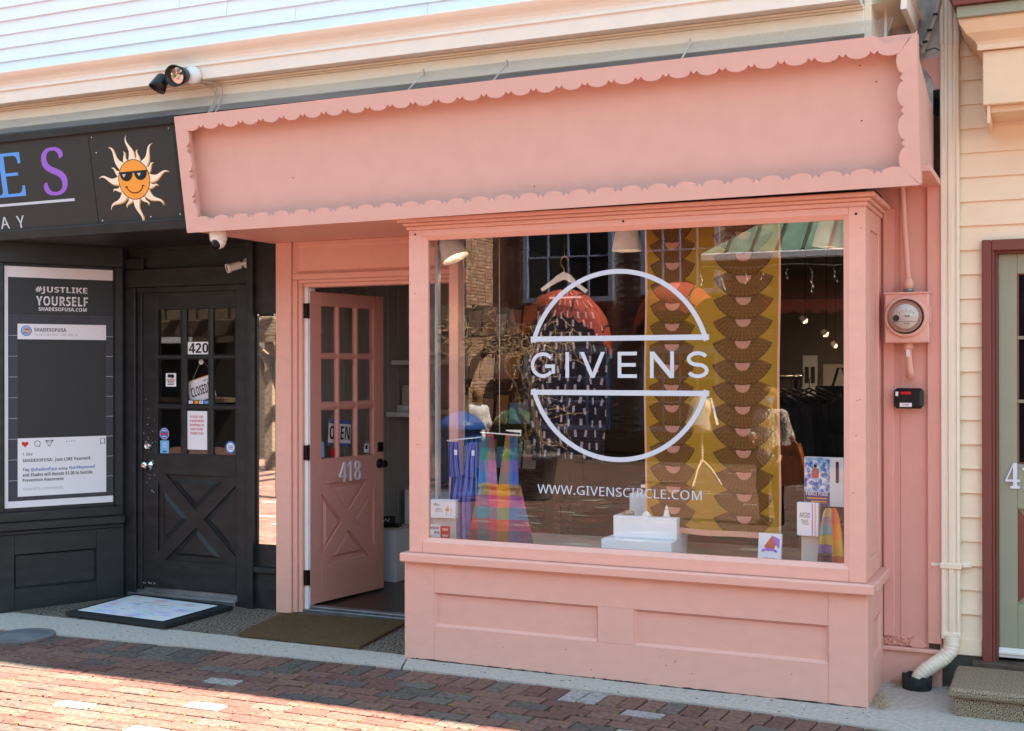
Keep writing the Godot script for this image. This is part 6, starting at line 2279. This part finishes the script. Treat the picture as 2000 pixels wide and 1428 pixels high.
func dome_awning(at: Vector3, r: float, h: float, deep: float, label: String) -> void:
	var t := thing("dome_awning", label, "awning", Transform3D(Basis.IDENTITY, at), "orange dome awnings")
	var g := Geo.new()
	g.st.set_smooth_group(5)
	var f := func(a: float, b: float) -> Vector3: return V(-cos(a) * r * (1.0 - 0.02 * sin(b)), sin(a) * h * cos(b * 0.5), -sin(a) * deep * sin(b) - 0.02)
	for i in 18:
		for j in 8:
			var a0 := PI * i / 18.0
			var a1 := PI * (i + 1) / 18.0
			var b0 := PI * 0.5 * j / 8.0
			var b1 := PI * 0.5 * (j + 1) / 8.0
			g.quad(f.call(a0, b0), f.call(a1, b0), f.call(a1, b1), f.call(a0, b1))
	part("canopy", g, M.awning_red, t)
	g = Geo.new()
	for k in [0.12, 0.36, 0.64, 0.88]:
		var pts := []
		for j in 9:
			pts.append(f.call(PI * k, PI * 0.5 * j / 8.0) * 1.01)
		g.tube(pts, 0.018, 5)
	part("rib", g, M.timber_old, t)
	g = Geo.new()   # scalloped valance
	for i in 14:
		var a0 := PI * i / 14.0
		var p: Vector3 = f.call(a0, PI * 0.5)
		var q: Vector3 = f.call(PI * (i + 1) / 14.0, PI * 0.5)
		g.quad(p, q, q + V(0, -0.16, 0), p + V(0, -0.16, 0))
		g.tri(p + V(0, -0.16, 0), q + V(0, -0.16, 0), (p + q) * 0.5 + V(0, -0.22, 0))
	part("valance", g, M.awning_red, t)


func far_side() -> void:
	# what stands on the other side of the street, behind the camera: it shows as reflections in the glass
	var b := thing("brick_building", "brown brick building across the street reflected in the window, one pier in the sun", "building")
	bx("wall", V(-7.0, 0, 16.0), V(12, 7.2, 24), M.mortar, b, 0.0)
	bx("wall", V(-26, 0, 14.8), V(-7.01, 7.2, 24), M.mortar, b, 0.0)
	var wins := [[-6.3, 2.85, -4.45, 4.6], [-3.9, 2.95, -2.4, 4.6], [-1.6, 2.95, -0.1, 4.6], [-6.3, 0.4, -4.5, 1.95], [-3.9, 0.4, -2.4, 1.95]]
	var holes := []
	for w in wins:
		holes.append([5.0 - w[2], w[1], 5.0 - w[0], w[3]])   # the face runs towards -x
	brick_face(b, Transform3D(Basis(V(-1, 0, 0), V(0, 1, 0), V(0, 0, -1)), V(5.0, 0, 16.0)), 12.0, 0.0, 6.6, holes)
	brick_face(b, Transform3D(Basis(V(-1, 0, 0), V(0, 1, 0), V(0, 0, -1)), V(-7.0, 0, 14.8)), 8.0, 0.0, 6.6, [])
	brick_face(b, Transform3D(Basis(V(0, 0, -1), V(0, 1, 0), V(1, 0, 0)), V(-7.01, 0, 16.0)), 1.2, 0.0, 6.6, [], [c8(234, 188, 154), c8(238, 196, 164), c8(228, 178, 146), c8(222, 170, 138), c8(242, 206, 178)])  # paler tones on this face alone paint the sunlight on the pier
	for w in wins:
		far_window(b, w[0], w[1], w[2], w[3], 15.95, 4, 2 if w[1] > 2.0 else 3)
	bx("string_course", V(-7.0, 6.6, 15.9), V(12, 6.9, 16.2), M.mortar, b, 0.01)
	dome_awning(V(-5.4, 1.98, 15.96), 0.92, 1.12, 0.75, "orange ribbed dome awning over the left window across the street, seen reflected")
	dome_awning(V(-3.15, 1.98, 15.96), 0.9, 1.2, 0.75, "orange ribbed dome awning over the right window across the street, seen reflected behind the textile")
	# green metal awning with gutter, a red awning below it, string lights
	var t := thing("green_awning", "green standing seam metal awning reflected in the window's upper right", "awning")
	var x0 := -2.2
	var x1 := 9.0
	var zf := 14.0
	var yf := 3.5
	var g := Geo.new()
	g.out([V(x0, yf, zf), V(x1, yf, zf), V(x1, 4.75, 15.96), V(-0.4, 4.75, 15.96)], V(0, 0, 15))
	g.out([V(x0, yf, zf), V(-0.4, 4.75, 15.96), V(x0 + 0.2, yf, 15.96)], V(0, 0, 15))
	part("sheet", g, M.awning_green, t)
	for i in 24:
		var x := x0 + 0.42 * i
		var top := Vector3(x, 4.75, 15.96) if x > -0.4 else Vector3(x, lerpf(yf, 4.75, (x - x0) / (-0.4 - x0)), lerpf(zf, 15.96, (x - x0) / (-0.4 - x0)))
		g = Geo.new()
		g.tube([V(x, yf + 0.01, zf - 0.005), top + V(0, 0.03, -0.02)], 0.03, 4)
		part("seam", g, M.sage_dark, t)
	g = Geo.new()
	g.box(V(x0, 3.36, zf - 0.08), V(x1, 3.49, zf + 0.02), 0.02)
	part("gutter", g, M.white_paint, t)
	g = Geo.new()
	g.box(V(x0, 3.3, zf + 0.03), V(x1, 3.36, 15.9), 0.0)
	part("soffit", g, M.dark_wall, t)
	t = thing("string_lights", "string of small icicle lights hanging below the green awning's gutter", "string lights")
	g = Geo.new()
	var bulbs := Geo.new()
	var cord := []
	var r2 := RandomNumberGenerator.new()
	r2.seed = 21
	for i in 60:
		var x := -2.2 + 0.18 * i
		cord.append(V(x, 3.22 + 0.05 * absf(sin(x * 2.2)), 13.97))
		if i % 2 == 0:
			var n := 2 + r2.randi() % 4
			var p := V(x, 3.2, 13.97)
			for k in n:
				var q := p + V(r2.randf_range(-0.05, 0.05), -0.075, r2.randf_range(-0.02, 0.02))
				g.tube([p, q], 0.006, 4, false)
				bulbs.box(q + V(-0.014, -0.025, -0.014), q + V(0.014, 0.012, 0.014), 0.004)
				p = q
	g.tube(cord, 0.007, 4)
	part("cord", g, M.white_plastic, t)
	part("bulbs", bulbs, M.bulb_white, t)
	t = thing("red_awning", "dull red cloth awning with a wavy hem below the green awning", "awning")
	g = Geo.new()
	g.out([V(-1.3, 2.72, 14.6), V(9, 2.72, 14.6), V(9, 3.25, 15.95), V(-1.3, 3.25, 15.95)], V(0, 0, 15))
	part("canopy", g, M.awning_red, t)
	g = Geo.new()
	for i in 40:
		var x := -1.3 + 0.2575 * i
		g.quad(V(x, 2.72, 14.59), V(x + 0.2575, 2.72, 14.59), V(x + 0.2575, 2.56, 14.59), V(x, 2.56, 14.59))
		g.prism(PackedVector2Array([Vector2(x, 2.5595), Vector2(x + 0.06, 2.51), Vector2(x + 0.13, 2.49), Vector2(x + 0.2, 2.51), Vector2(x + 0.2575, 2.5595)]), 14.585, 14.59)
	part("valance", g, M.awning_red, t)
	bx("far_shopfront", V(-1.4, 0, 15.8), V(9, 2.6, 15.95), M.dark_wall, b, 0.0)
	# a kiosk with a green awning far to the left: it shows in the black door's panes
	t = thing("far_kiosk", "dark kiosk with a green awning and white hem, reflected in the black door", "kiosk", pos(-14.2, 0, 12.4))
	bx("body", V(-3.4, 0, 0.3), V(2.6, 2.9, 1.6), M.dark_wall, t, 0.01)
	g = Geo.new()
	g.out([V(-3.6, 2.35, -0.6), V(2.8, 2.35, -0.6), V(2.8, 3.1, 0.3), V(-3.6, 3.1, 0.3)], V(0, 0, 1))
	part("canopy", g, M.awning_green, t)
	bx("hem", V(-3.6, 2.08, -0.62), V(2.8, 2.345, -0.59), M.cloth_white, t, 0.004)
	bx("counter", V(-3.2, 0.9, -0.1), V(2.4, 1.0, 0.3), M.timber, t, 0.01)
	# pergola of weathered timber
	t = thing("pergola", "weathered timber pergola reflected at the window's left and in the mirror strip", "pergola")
	for q in [[-5.4, 5.2], [-9.2, 5.2], [-4.0, 8.6], [-8.0, 8.6]]:
		bx("post", V(q[0] - 0.08, 0, q[1] - 0.08), V(q[0] + 0.08, 2.0, q[1] + 0.08), M.timber, t, 0.01)
		for k in [-1.0, 1.0]:
			g = Geo.new()
			g.tube([V(q[0] + k * 0.07, 1.35, q[1]), V(q[0] + k * 0.22, 1.7, q[1]), V(q[0] + k * 0.6, 1.98, q[1])], 0.055, 6)
			part("brace", g, M.timber, t)
	for z in [5.2, 8.6]:
		for s in [-0.1, 0.1]:
			bx("beam", V(-9.5, 2.0, z + s - 0.03), V(-5.0 if z < 6 else -3.35, 2.2, z + s + 0.03), M.timber, t, 0.006)
	for i in 13:
		var x := -9.4 + 0.49 * i
		var zz := 4.8 if x < -5.1 else 8.0
		bx("rafter", V(x - 0.025, 2.2005, zz), V(x + 0.025, 2.4, 9.2), M.timber_old, t, 0.005)
	for i in 12:
		var x := -9.9 + 0.36 * i
		g = Geo.new()
		g.box(V(x, 0, 10.4), V(x + 0.34, 1.95, 10.46), 0.006)
		part("screen_board", g, M.timber_old, t)
	# vine in a grey tub climbing the pergola
	t = thing("potted_vine", "bare woody vine growing from a grey tub beside the pergola, seen reflected", "vine", pos(-2.55, 0, 7.7))
	g = Geo.new()
	g.lathe([Vector2(0, 0), Vector2(0.21, 0), Vector2(0.22, 0.02), Vector2(0.285, 0.5), Vector2(0.31, 0.51), Vector2(0.31, 0.56), Vector2(0.27, 0.56), Vector2(0.26, 0.5), Vector2(0, 0.49)], 28)
	part("tub", g, M.pot_grey, t)
	g = Geo.new()
	for i in 5:
		var p := V(r2.randf_range(-0.1, 0.1), 0.48, r2.randf_range(-0.1, 0.1))
		var pts := [p]
		var rad := [0.035]
		for k in 12:
			p += V(-0.03 + r2.randf_range(-0.06, 0.05), 0.14, r2.randf_range(-0.05, 0.06))
			pts.append(p)
			rad.append(0.034 - 0.0018 * k)
		g.tube(pts, rad, 6)
	part("trunk", g, M.vine, t)
	g = Geo.new()
	for i in 260:
		var up := i % 5 != 0
		var p := V(r2.randf_range(-1.3, 0.35), 1.75 + absf(r2.randfn(0, 0.22)), r2.randf_range(-0.4, 0.7)) if up else V(r2.randf_range(-0.3, 0.3), r2.randf_range(0.6, 1.7), r2.randf_range(-0.25, 0.25))
		var pts := [p]
		var d := V(r2.randfn(0, 1), r2.randfn(0, 0.7), r2.randfn(0, 1)).normalized() * 0.09
		for k in 5:
			d = (d + V(r2.randfn(0, 0.05), r2.randfn(-0.01, 0.05), r2.randfn(0, 0.05))).normalized() * 0.09
			p += d
			pts.append(p)
		g.tube(pts, [0.006, 0.0055, 0.005, 0.0045, 0.0035, 0.0025], 4, false)
	var twigs := part("twigs", g, M.twig, t)
	twigs.set_meta("kind", "stuff")
	t = thing("dry_grass_pot", "pot of dry ornamental grass at the left edge of the window's reflection", "plant", pos(-3.95, 0, 7.0))
	g = Geo.new()
	g.lathe([Vector2(0, 0), Vector2(0.16, 0), Vector2(0.2, 0.32), Vector2(0.18, 0.32), Vector2(0, 0.28)], 20)
	part("pot", g, M.pot_grey, t)
	g = Geo.new()
	for i in 260:
		var a := r2.randf() * TAU
		var s := r2.randf_range(0.1, 0.34)
		var h := r2.randf_range(0.5, 1.1)
		g.tube([V(cos(a) * 0.08, 0.28, sin(a) * 0.08), V(cos(a) * s * 0.6, 0.28 + h * 0.7, sin(a) * s * 0.6), V(cos(a) * s, 0.28 + h * 0.65, sin(a) * s), V(cos(a) * s * 1.15, 0.28 + h * 0.3, sin(a) * s * 1.15)], [0.005, 0.004, 0.003, 0.002], 4, false)
	part("blades", g, M.twig, t)
	# litter bins
	for q in [[-3.32, 7.25, "bin_blue", "blue slatted recycling bin with a domed lid, seen reflected"], [-3.25, 8.7, "bin_green", "green slatted litter bin with a domed lid, seen reflected behind the vine"]]:
		t = thing("litter_bin", q[3], "litter bin", pos(q[0], 0, q[1]))
		for i in 22:
			var a := TAU * i / 22.0
			g = Geo.new()
			g.xf = Transform3D(Basis(V(0, 1, 0), -a), Vector3.ZERO)
			g.box(V(0.235, 0.06, -0.024), V(0.25, 0.84, 0.024), 0.004)
			part("slat", g, M[q[2]], t)
		g = Geo.new()
		for y in [0.1, 0.8]:
			var ring := []
			for i in 25:
				ring.append(V(cos(TAU * i / 24.0) * 0.24, y, sin(TAU * i / 24.0) * 0.24))
			g.tube(ring, 0.014, 6, false)
		part("hoop", g, M[q[2]], t)
		g = Geo.new()
		g.lathe([Vector2(0, 0.05), Vector2(0.225, 0.05), Vector2(0.225, 0.82), Vector2(0, 0.82)], 20, true)
		part("liner", g, M.steel_dark, t)
		g = Geo.new()
		g.lathe([Vector2(0, 1.07), Vector2(0.06, 1.065), Vector2(0.2, 1.0), Vector2(0.27, 0.93), Vector2(0.3, 0.86), Vector2(0.29, 0.85), Vector2(0, 0.86)], 28)
		part("lid", g, M[q[2]], t)
	# dress form with a short cream jacket
	t = thing("dress_form", "dress form on a tripod with a short cream jacket, reflected through the textile", "dress form", pos(-1.15, 0, 10.2))
	g = Geo.new()
	g.lathe([Vector2(0, 0.7), Vector2(0.12, 0.71), Vector2(0.14, 0.78), Vector2(0.11, 0.9), Vector2(0.14, 1.02), Vector2(0.13, 1.12), Vector2(0.05, 1.17), Vector2(0.04, 1.22), Vector2(0, 1.23)], 20)
	part("torso", g, M.ink_cream, t, Transform3D(Basis.from_scale(V(1.1, 1, 0.75)), Vector3.ZERO))
	part("jacket", drape(20, 8, func(u: float, v: float) -> Vector3:
		var a := lerpf(-0.4, TAU - 1.2, u)
		var r := lerpf(0.12, 0.2, v)
		return V(cos(a) * r * 1.15, 1.18 - 0.36 * v, sin(a) * r * 0.8)), M.cloth_white, t)
	g = Geo.new()
	g.tube([V(0, 0.3, 0), V(0, 0.72, 0)], 0.018, 8)
	part("pole", g, M.ink_cream, t)
	for i in 3:
		g = Geo.new()
		var a := TAU * i / 3.0 + 0.3
		g.tube([V(0, 0.34, 0), V(cos(a) * 0.12, 0.22, sin(a) * 0.12), V(cos(a) * 0.26, 0.0, sin(a) * 0.26)], 0.016, 8)
		part("leg", g, M.ink_cream, t)


func blob(bones: Array, cell: float, k: float) -> ArrayMesh:
	# one continuous skin round tapered bones [a, b, radius a, radius b]: smooth union, meshed as surface nets
	var lo := Vector3(1e9, 1e9, 1e9)
	var hi := -lo
	for b in bones:
		var r := maxf(b[2], b[3]) + k * 3.0 + cell * 2.0
		for p in [b[0], b[1]]:
			lo = lo.min(p - Vector3.ONE * r)
			hi = hi.max(p + Vector3.ONE * r)
	var n := Vector3i(((hi - lo) / cell).ceil()) + Vector3i.ONE
	var acc := PackedFloat32Array()
	acc.resize(n.x * n.y * n.z)
	for b in bones:
		var a: Vector3 = b[0]
		var e: Vector3 = b[1] - a
		var l2 := maxf(e.length_squared(), 1e-8)
		var r := maxf(b[2], b[3]) + k * 3.0 + cell
		var i0 := Vector3i(((a.min(b[1]) - Vector3.ONE * r - lo) / cell).floor()).max(Vector3i.ZERO)
		var i1 := Vector3i(((a.max(b[1]) + Vector3.ONE * r - lo) / cell).ceil()).min(n - Vector3i.ONE)
		for z in range(i0.z, i1.z + 1):
			for y in range(i0.y, i1.y + 1):
				var at := (z * n.y + y) * n.x
				for x in range(i0.x, i1.x + 1):
					var p := lo + Vector3(x, y, z) * cell - a
					var t := clampf(p.dot(e) / l2, 0.0, 1.0)
					var d := (p - e * t).length() - lerpf(b[2], b[3], t)
					if d < k * 4.0:
						acc[at + x] += exp(-d / k)
	var vid := {}
	var verts := PackedVector3Array()
	var idx := PackedInt32Array()
	var sx := 1
	var sy := n.x
	var sz := n.x * n.y
	var off := [0, sx, sy, sx + sy, sz, sx + sz, sy + sz, sx + sy + sz]
	var corner := [Vector3(0, 0, 0), Vector3(1, 0, 0), Vector3(0, 1, 0), Vector3(1, 1, 0), Vector3(0, 0, 1), Vector3(1, 0, 1), Vector3(0, 1, 1), Vector3(1, 1, 1)]
	var edges := [[0, 1], [2, 3], [4, 5], [6, 7], [0, 2], [1, 3], [4, 6], [5, 7], [0, 4], [1, 5], [2, 6], [3, 7]]
	for z in n.z - 1:
		for y in n.y - 1:
			for x in n.x - 1:
				var at: int = z * sz + y * sy + x
				var inside := 0
				for c in 8:
					if acc[at + off[c]] > 1.0:
						inside += 1
				if inside == 0 or inside == 8:
					continue
				var s := Vector3.ZERO
				var m := 0
				for e in edges:
					var va := log(maxf(acc[at + off[e[0]]], 1e-6))
					var vb := log(maxf(acc[at + off[e[1]]], 1e-6))
					if (va > 0.0) != (vb > 0.0):
						s += corner[e[0]].lerp(corner[e[1]], va / (va - vb))
						m += 1
				vid[at] = verts.size()
				verts.append(lo + (Vector3(x, y, z) + s / m) * cell)
	for at in vid:
		var here: bool = acc[at] > 1.0
		for ax in [[sx, sy, sz], [sy, sz, sx], [sz, sx, sy]]:
			if here != (acc[at + ax[0]] > 1.0):
				var q := [at, at - ax[1], at - ax[1] - ax[2], at - ax[2]]
				if not (vid.has(q[1]) and vid.has(q[2]) and vid.has(q[3])):
					continue
				var i := [vid[q[0]], vid[q[1]], vid[q[2]], vid[q[3]]]
				if here:
					i.reverse()
				idx.append_array(PackedInt32Array([i[0], i[1], i[2], i[0], i[2], i[3]]))
	var st := SurfaceTool.new()
	st.begin(Mesh.PRIMITIVE_TRIANGLES)
	st.set_smooth_group(0)
	for p in verts:
		st.add_vertex(p)
	for i in idx:
		st.add_index(i)
	st.generate_normals()
	return st.commit()


func hand_bones(wrist: Vector3, d: Vector3, palm_n: Vector3, side: float, curl: float) -> Array:
	# d points from the wrist to the knuckles, palm_n out of the palm, side +1 or -1 says where the thumb leaves
	var w := d.cross(palm_n).normalized() * side
	var out := [[wrist, wrist + d * 0.03, 0.02, 0.021]]
	for i in 4:
		var across := w * (0.026 - 0.0175 * i)
		var base: Vector3 = wrist + d * (0.075 - 0.004 * absf(i - 1)) + across
		out.append([wrist + d * 0.02 + across * 0.6, base, 0.013, 0.0105])
		var ln: float = [0.036, 0.041, 0.038, 0.029][i]
		var d1 := (d + palm_n * curl).normalized()
		var d2 := (d + palm_n * curl * 2.4).normalized()
		out.append([base, base + d1 * ln, 0.0088, 0.008])
		out.append([base + d1 * ln, base + d1 * ln + d2 * ln * 0.9, 0.008, 0.0068])
	var tb := wrist + d * 0.022 + w * 0.022
	var t1 := (d * 0.6 + w * 0.75 + palm_n * 0.35).normalized()
	out.append([tb, tb + t1 * 0.036, 0.0125, 0.0105])
	out.append([tb + t1 * 0.036, tb + t1 * 0.036 + (t1 + d * 0.7).normalized() * 0.028, 0.0105, 0.008])
	return out


func person(label: String, at: Transform3D, s: float, shirt: Material, legs: Material, hair: Material, mask: bool, pose: int) -> Node3D:
	var t := thing("person", label, "person", at)
	var f := func(x: float, y: float, z: float) -> Vector3: return V(x, y, z) * s
	# joints, facing -z; the right side is +x
	var sh := [f.call(-0.165, 1.335, 0.01), f.call(0.165, 1.345, 0.01)]
	var el := [f.call(-0.25, 1.08, 0.02), f.call(0.23, 1.08, 0.05)]
	var wr := [f.call(-0.13, 1.08, -0.2), f.call(0.2, 0.87, -0.06)]
	if pose == 1:
		el = [f.call(-0.22, 1.07, 0.03), f.call(0.22, 1.07, 0.03)]
		wr = [f.call(-0.2, 0.85, -0.05), f.call(0.2, 0.85, -0.05)]
	var hip := [f.call(-0.09, 0.88, 0), f.call(0.09, 0.88, 0)]
	var kn := [f.call(-0.1, 0.48, -0.02), f.call(0.1, 0.48, 0.0)]
	var an := [f.call(-0.1, 0.08, 0.02), f.call(0.11, 0.08, 0.03)]
	var body := []
	body.append([f.call(0, 0.9, 0), f.call(0, 1.08, 0), 0.13 * s, 0.105 * s])
	body.append([f.call(0, 1.08, 0), f.call(0, 1.27, 0.01), 0.105 * s, 0.125 * s])
	body.append([f.call(-0.1, 1.32, 0.01), f.call(0.1, 1.32, 0.01), 0.07 * s, 0.07 * s])
	body.append([f.call(0, 1.33, 0.02), f.call(0, 1.46, 0.0), 0.05 * s, 0.048 * s])
	for k in 2:
		body.append([sh[k], el[k], 0.046 * s, 0.037 * s])
		body.append([el[k], wr[k], 0.037 * s, 0.025 * s])
		body.append([hip[k], kn[k], 0.085 * s, 0.056 * s])
		body.append([kn[k], an[k], 0.053 * s, 0.036 * s])
		body.append([an[k] + f.call(0, -0.035, 0.02), an[k] + f.call(0, -0.045, -0.14), 0.036 * s, 0.028 * s])
	# head: skull, jaw, nose, ears
	var h: Vector3 = f.call(0, 1.55, -0.01)
	var head := [[h + f.call(0, 0.035, 0.015), h + f.call(0, 0.03, -0.01), 0.083 * s, 0.08 * s], [h + f.call(0, -0.03, -0.025), h + f.call(0, -0.075, -0.05), 0.062 * s, 0.038 * s], [h + f.call(0, 0.01, -0.085), h + f.call(0, -0.022, -0.102), 0.011 * s, 0.015 * s], [h + f.call(0, -0.1, 0.0), h + f.call(0, -0.03, 0.01), 0.045 * s, 0.05 * s]]
	for k in [-1.0, 1.0]:
		head.append([h + f.call(k * 0.082, 0.018, 0.005), h + f.call(k * 0.08, -0.018, 0.0), 0.014 * s, 0.011 * s])
	part("body", blob(body, 0.016, 0.016), M.skin, t)
	part("head", blob(head, 0.007, 0.007), M.skin, t)
	for k in 2:
		var d: Vector3 = (wr[k] - el[k]).normalized()
		var pn := V(1.0 if k == 0 else -1.0, 0, -0.25)
		pn = (pn - d * pn.dot(d)).normalized()
		part("hand", blob(hand_bones(wr[k] + d * 0.005, d, pn, 1.0 if k == 0 else -1.0, 0.45), 0.0045, 0.004), M.skin, t)
	var g := Geo.new()
	for k in [-1.0, 1.0]:
		g.xf = Transform3D(Basis.IDENTITY, h + f.call(k * 0.031, 0.012, -0.079))
		g.lathe([Vector2(0, -0.009), Vector2(0.008, -0.004), Vector2(0.009, 0.0), Vector2(0.008, 0.004), Vector2(0, 0.009)], 12)
	part("eyes", g, M.lens_black, t)
	if mask:
		g = Geo.new()
		g.st.set_smooth_group(6)
		var mk := func(u: float, v: float) -> Vector3:
			var a := lerpf(-1.25, 1.25, u)
			return h + f.call(sin(a) * 0.076, lerpf(-0.0, -0.095, v) + 0.012 * cos(a), -0.035 - cos(a) * lerpf(0.085, 0.062, v * v))
		part("face_mask", drape(14, 8, mk), M.mask_blue, t)
	else:
		g = Geo.new()
		g.tube([h + f.call(-0.022, -0.052, -0.082), h + f.call(0, -0.054, -0.088), h + f.call(0.022, -0.052, -0.082)], 0.005 * s, 6)
		part("mouth", g, M.awning_red, t)
	var hb := [[h + f.call(0, 0.05, 0.03), h + f.call(0, 0.06, -0.015), 0.088 * s, 0.082 * s], [h + f.call(0, 0.0, 0.055), h + f.call(0, -0.1, 0.07), 0.07 * s, 0.06 * s]]
	for k in [-1.0, 1.0]:
		hb.append([h + f.call(k * 0.062, 0.03, 0.02), h + f.call(k * 0.075, -0.14, 0.03), 0.04 * s, 0.03 * s])
	part("hair", blob(hb, 0.008, 0.01), hair, t)
	var top := [[f.call(0, 0.86, 0), f.call(0, 1.08, 0), 0.165 * s, 0.13 * s], [f.call(0, 1.08, 0), f.call(0, 1.27, 0.01), 0.13 * s, 0.145 * s], [f.call(-0.11, 1.325, 0.01), f.call(0.11, 1.325, 0.01), 0.082 * s, 0.082 * s]]
	for k in 2:
		top.append([sh[k], el[k], 0.064 * s, 0.058 * s])
		top.append([el[k], el[k].lerp(wr[k], 0.8), 0.058 * s, 0.05 * s])
	part("shirt", blob(top, 0.016, 0.018), shirt, t)
	var tr := [[f.call(-0.05, 0.9, 0), f.call(0.05, 0.9, 0), 0.13 * s, 0.13 * s]]
	for k in 2:
		tr.append([hip[k], kn[k], 0.1 * s, 0.074 * s])
		tr.append([kn[k], an[k], 0.07 * s, 0.058 * s])
	part("trousers", blob(tr, 0.016, 0.014), legs, t)
	for k in 2:
		g = Geo.new()
		var sb := [[an[k] + f.call(0, -0.045, 0.03), an[k] + f.call(0, -0.045, -0.13), 0.046 * s, 0.038 * s]]
		part("shoe", blob(sb, 0.012, 0.008), M.black_plastic, t)
	return t


func passers_by() -> void:
	var im := Image.create(128, 128, false, Image.FORMAT_RGB8)
	var nz := FastNoiseLite.new()
	nz.seed = 9
	nz.frequency = 0.04
	for y in 128:
		for x in 128:
			var v := sin((x + 14.0 * nz.get_noise_2d(x * 0.6, y * 1.5)) * TAU / 16.0)
			im.set_pixel(x, y, c8(232, 222, 212) if v > -0.1 else c8(96, 62, 44))
	var stripes := StandardMaterial3D.new()
	stripes.resource_name = "striped_shirt"
	stripes.albedo_texture = ImageTexture.create_from_image(im)
	stripes.roughness = 0.85
	stripes.uv1_triplanar = true
	stripes.uv1_scale = V(3.2, 3.2, 3.2)
	var w := person("woman in a brown and white striped shirt and a face mask, reflected beside the textile", Transform3D(Basis(V(0, 1, 0), 0.35), V(0.61, 0, 6.4)), 0.83, stripes, M.black_cloth, M.hair_blonde, true, 0)
	var t := thing("leather_bag", "tan leather bucket bag on the shoulder of the woman in the striped shirt", "bag", Transform3D(Basis(V(0, 1, 0), 0.1) * Basis(V(0, 0, 1), 0.16), V(0.86, 0.42, 6.32)))
	var g := Geo.new()
	g.prism(PackedVector2Array([Vector2(-0.15, 0.0), Vector2(0.16, 0.0), Vector2(0.12, 0.4), Vector2(-0.1, 0.4)]), -0.06, 0.06)
	part("body", g, M.leather_tan, t)
	g = Geo.new()
	g.tube([V(-0.09, 0.39, 0.0), V(-0.1, 0.6, 0.0), V(-0.09, 0.74, 0.02), V(0.0, 0.6, 0.03), V(0.1, 0.39, 0.0)], 0.011, 6)
	part("strap", g, M.leather_tan, t)
	g = Geo.new()
	g.box(V(-0.06, 0.33, -0.064), V(-0.01, 0.34, -0.06))
	g.box(V(0.03, 0.33, -0.064), V(0.08, 0.34, -0.06))
	part("slot", g, M.steel_dark, t)
	person("small fair-haired person in a white top by the pergola, seen reflected at the left", Transform3D(Basis(V(0, 1, 0), 2.2), V(-4.15, 0, 9.4)), 0.76, M.cloth_white, M.charcoal_cloth, M.hair_blonde, false, 1)
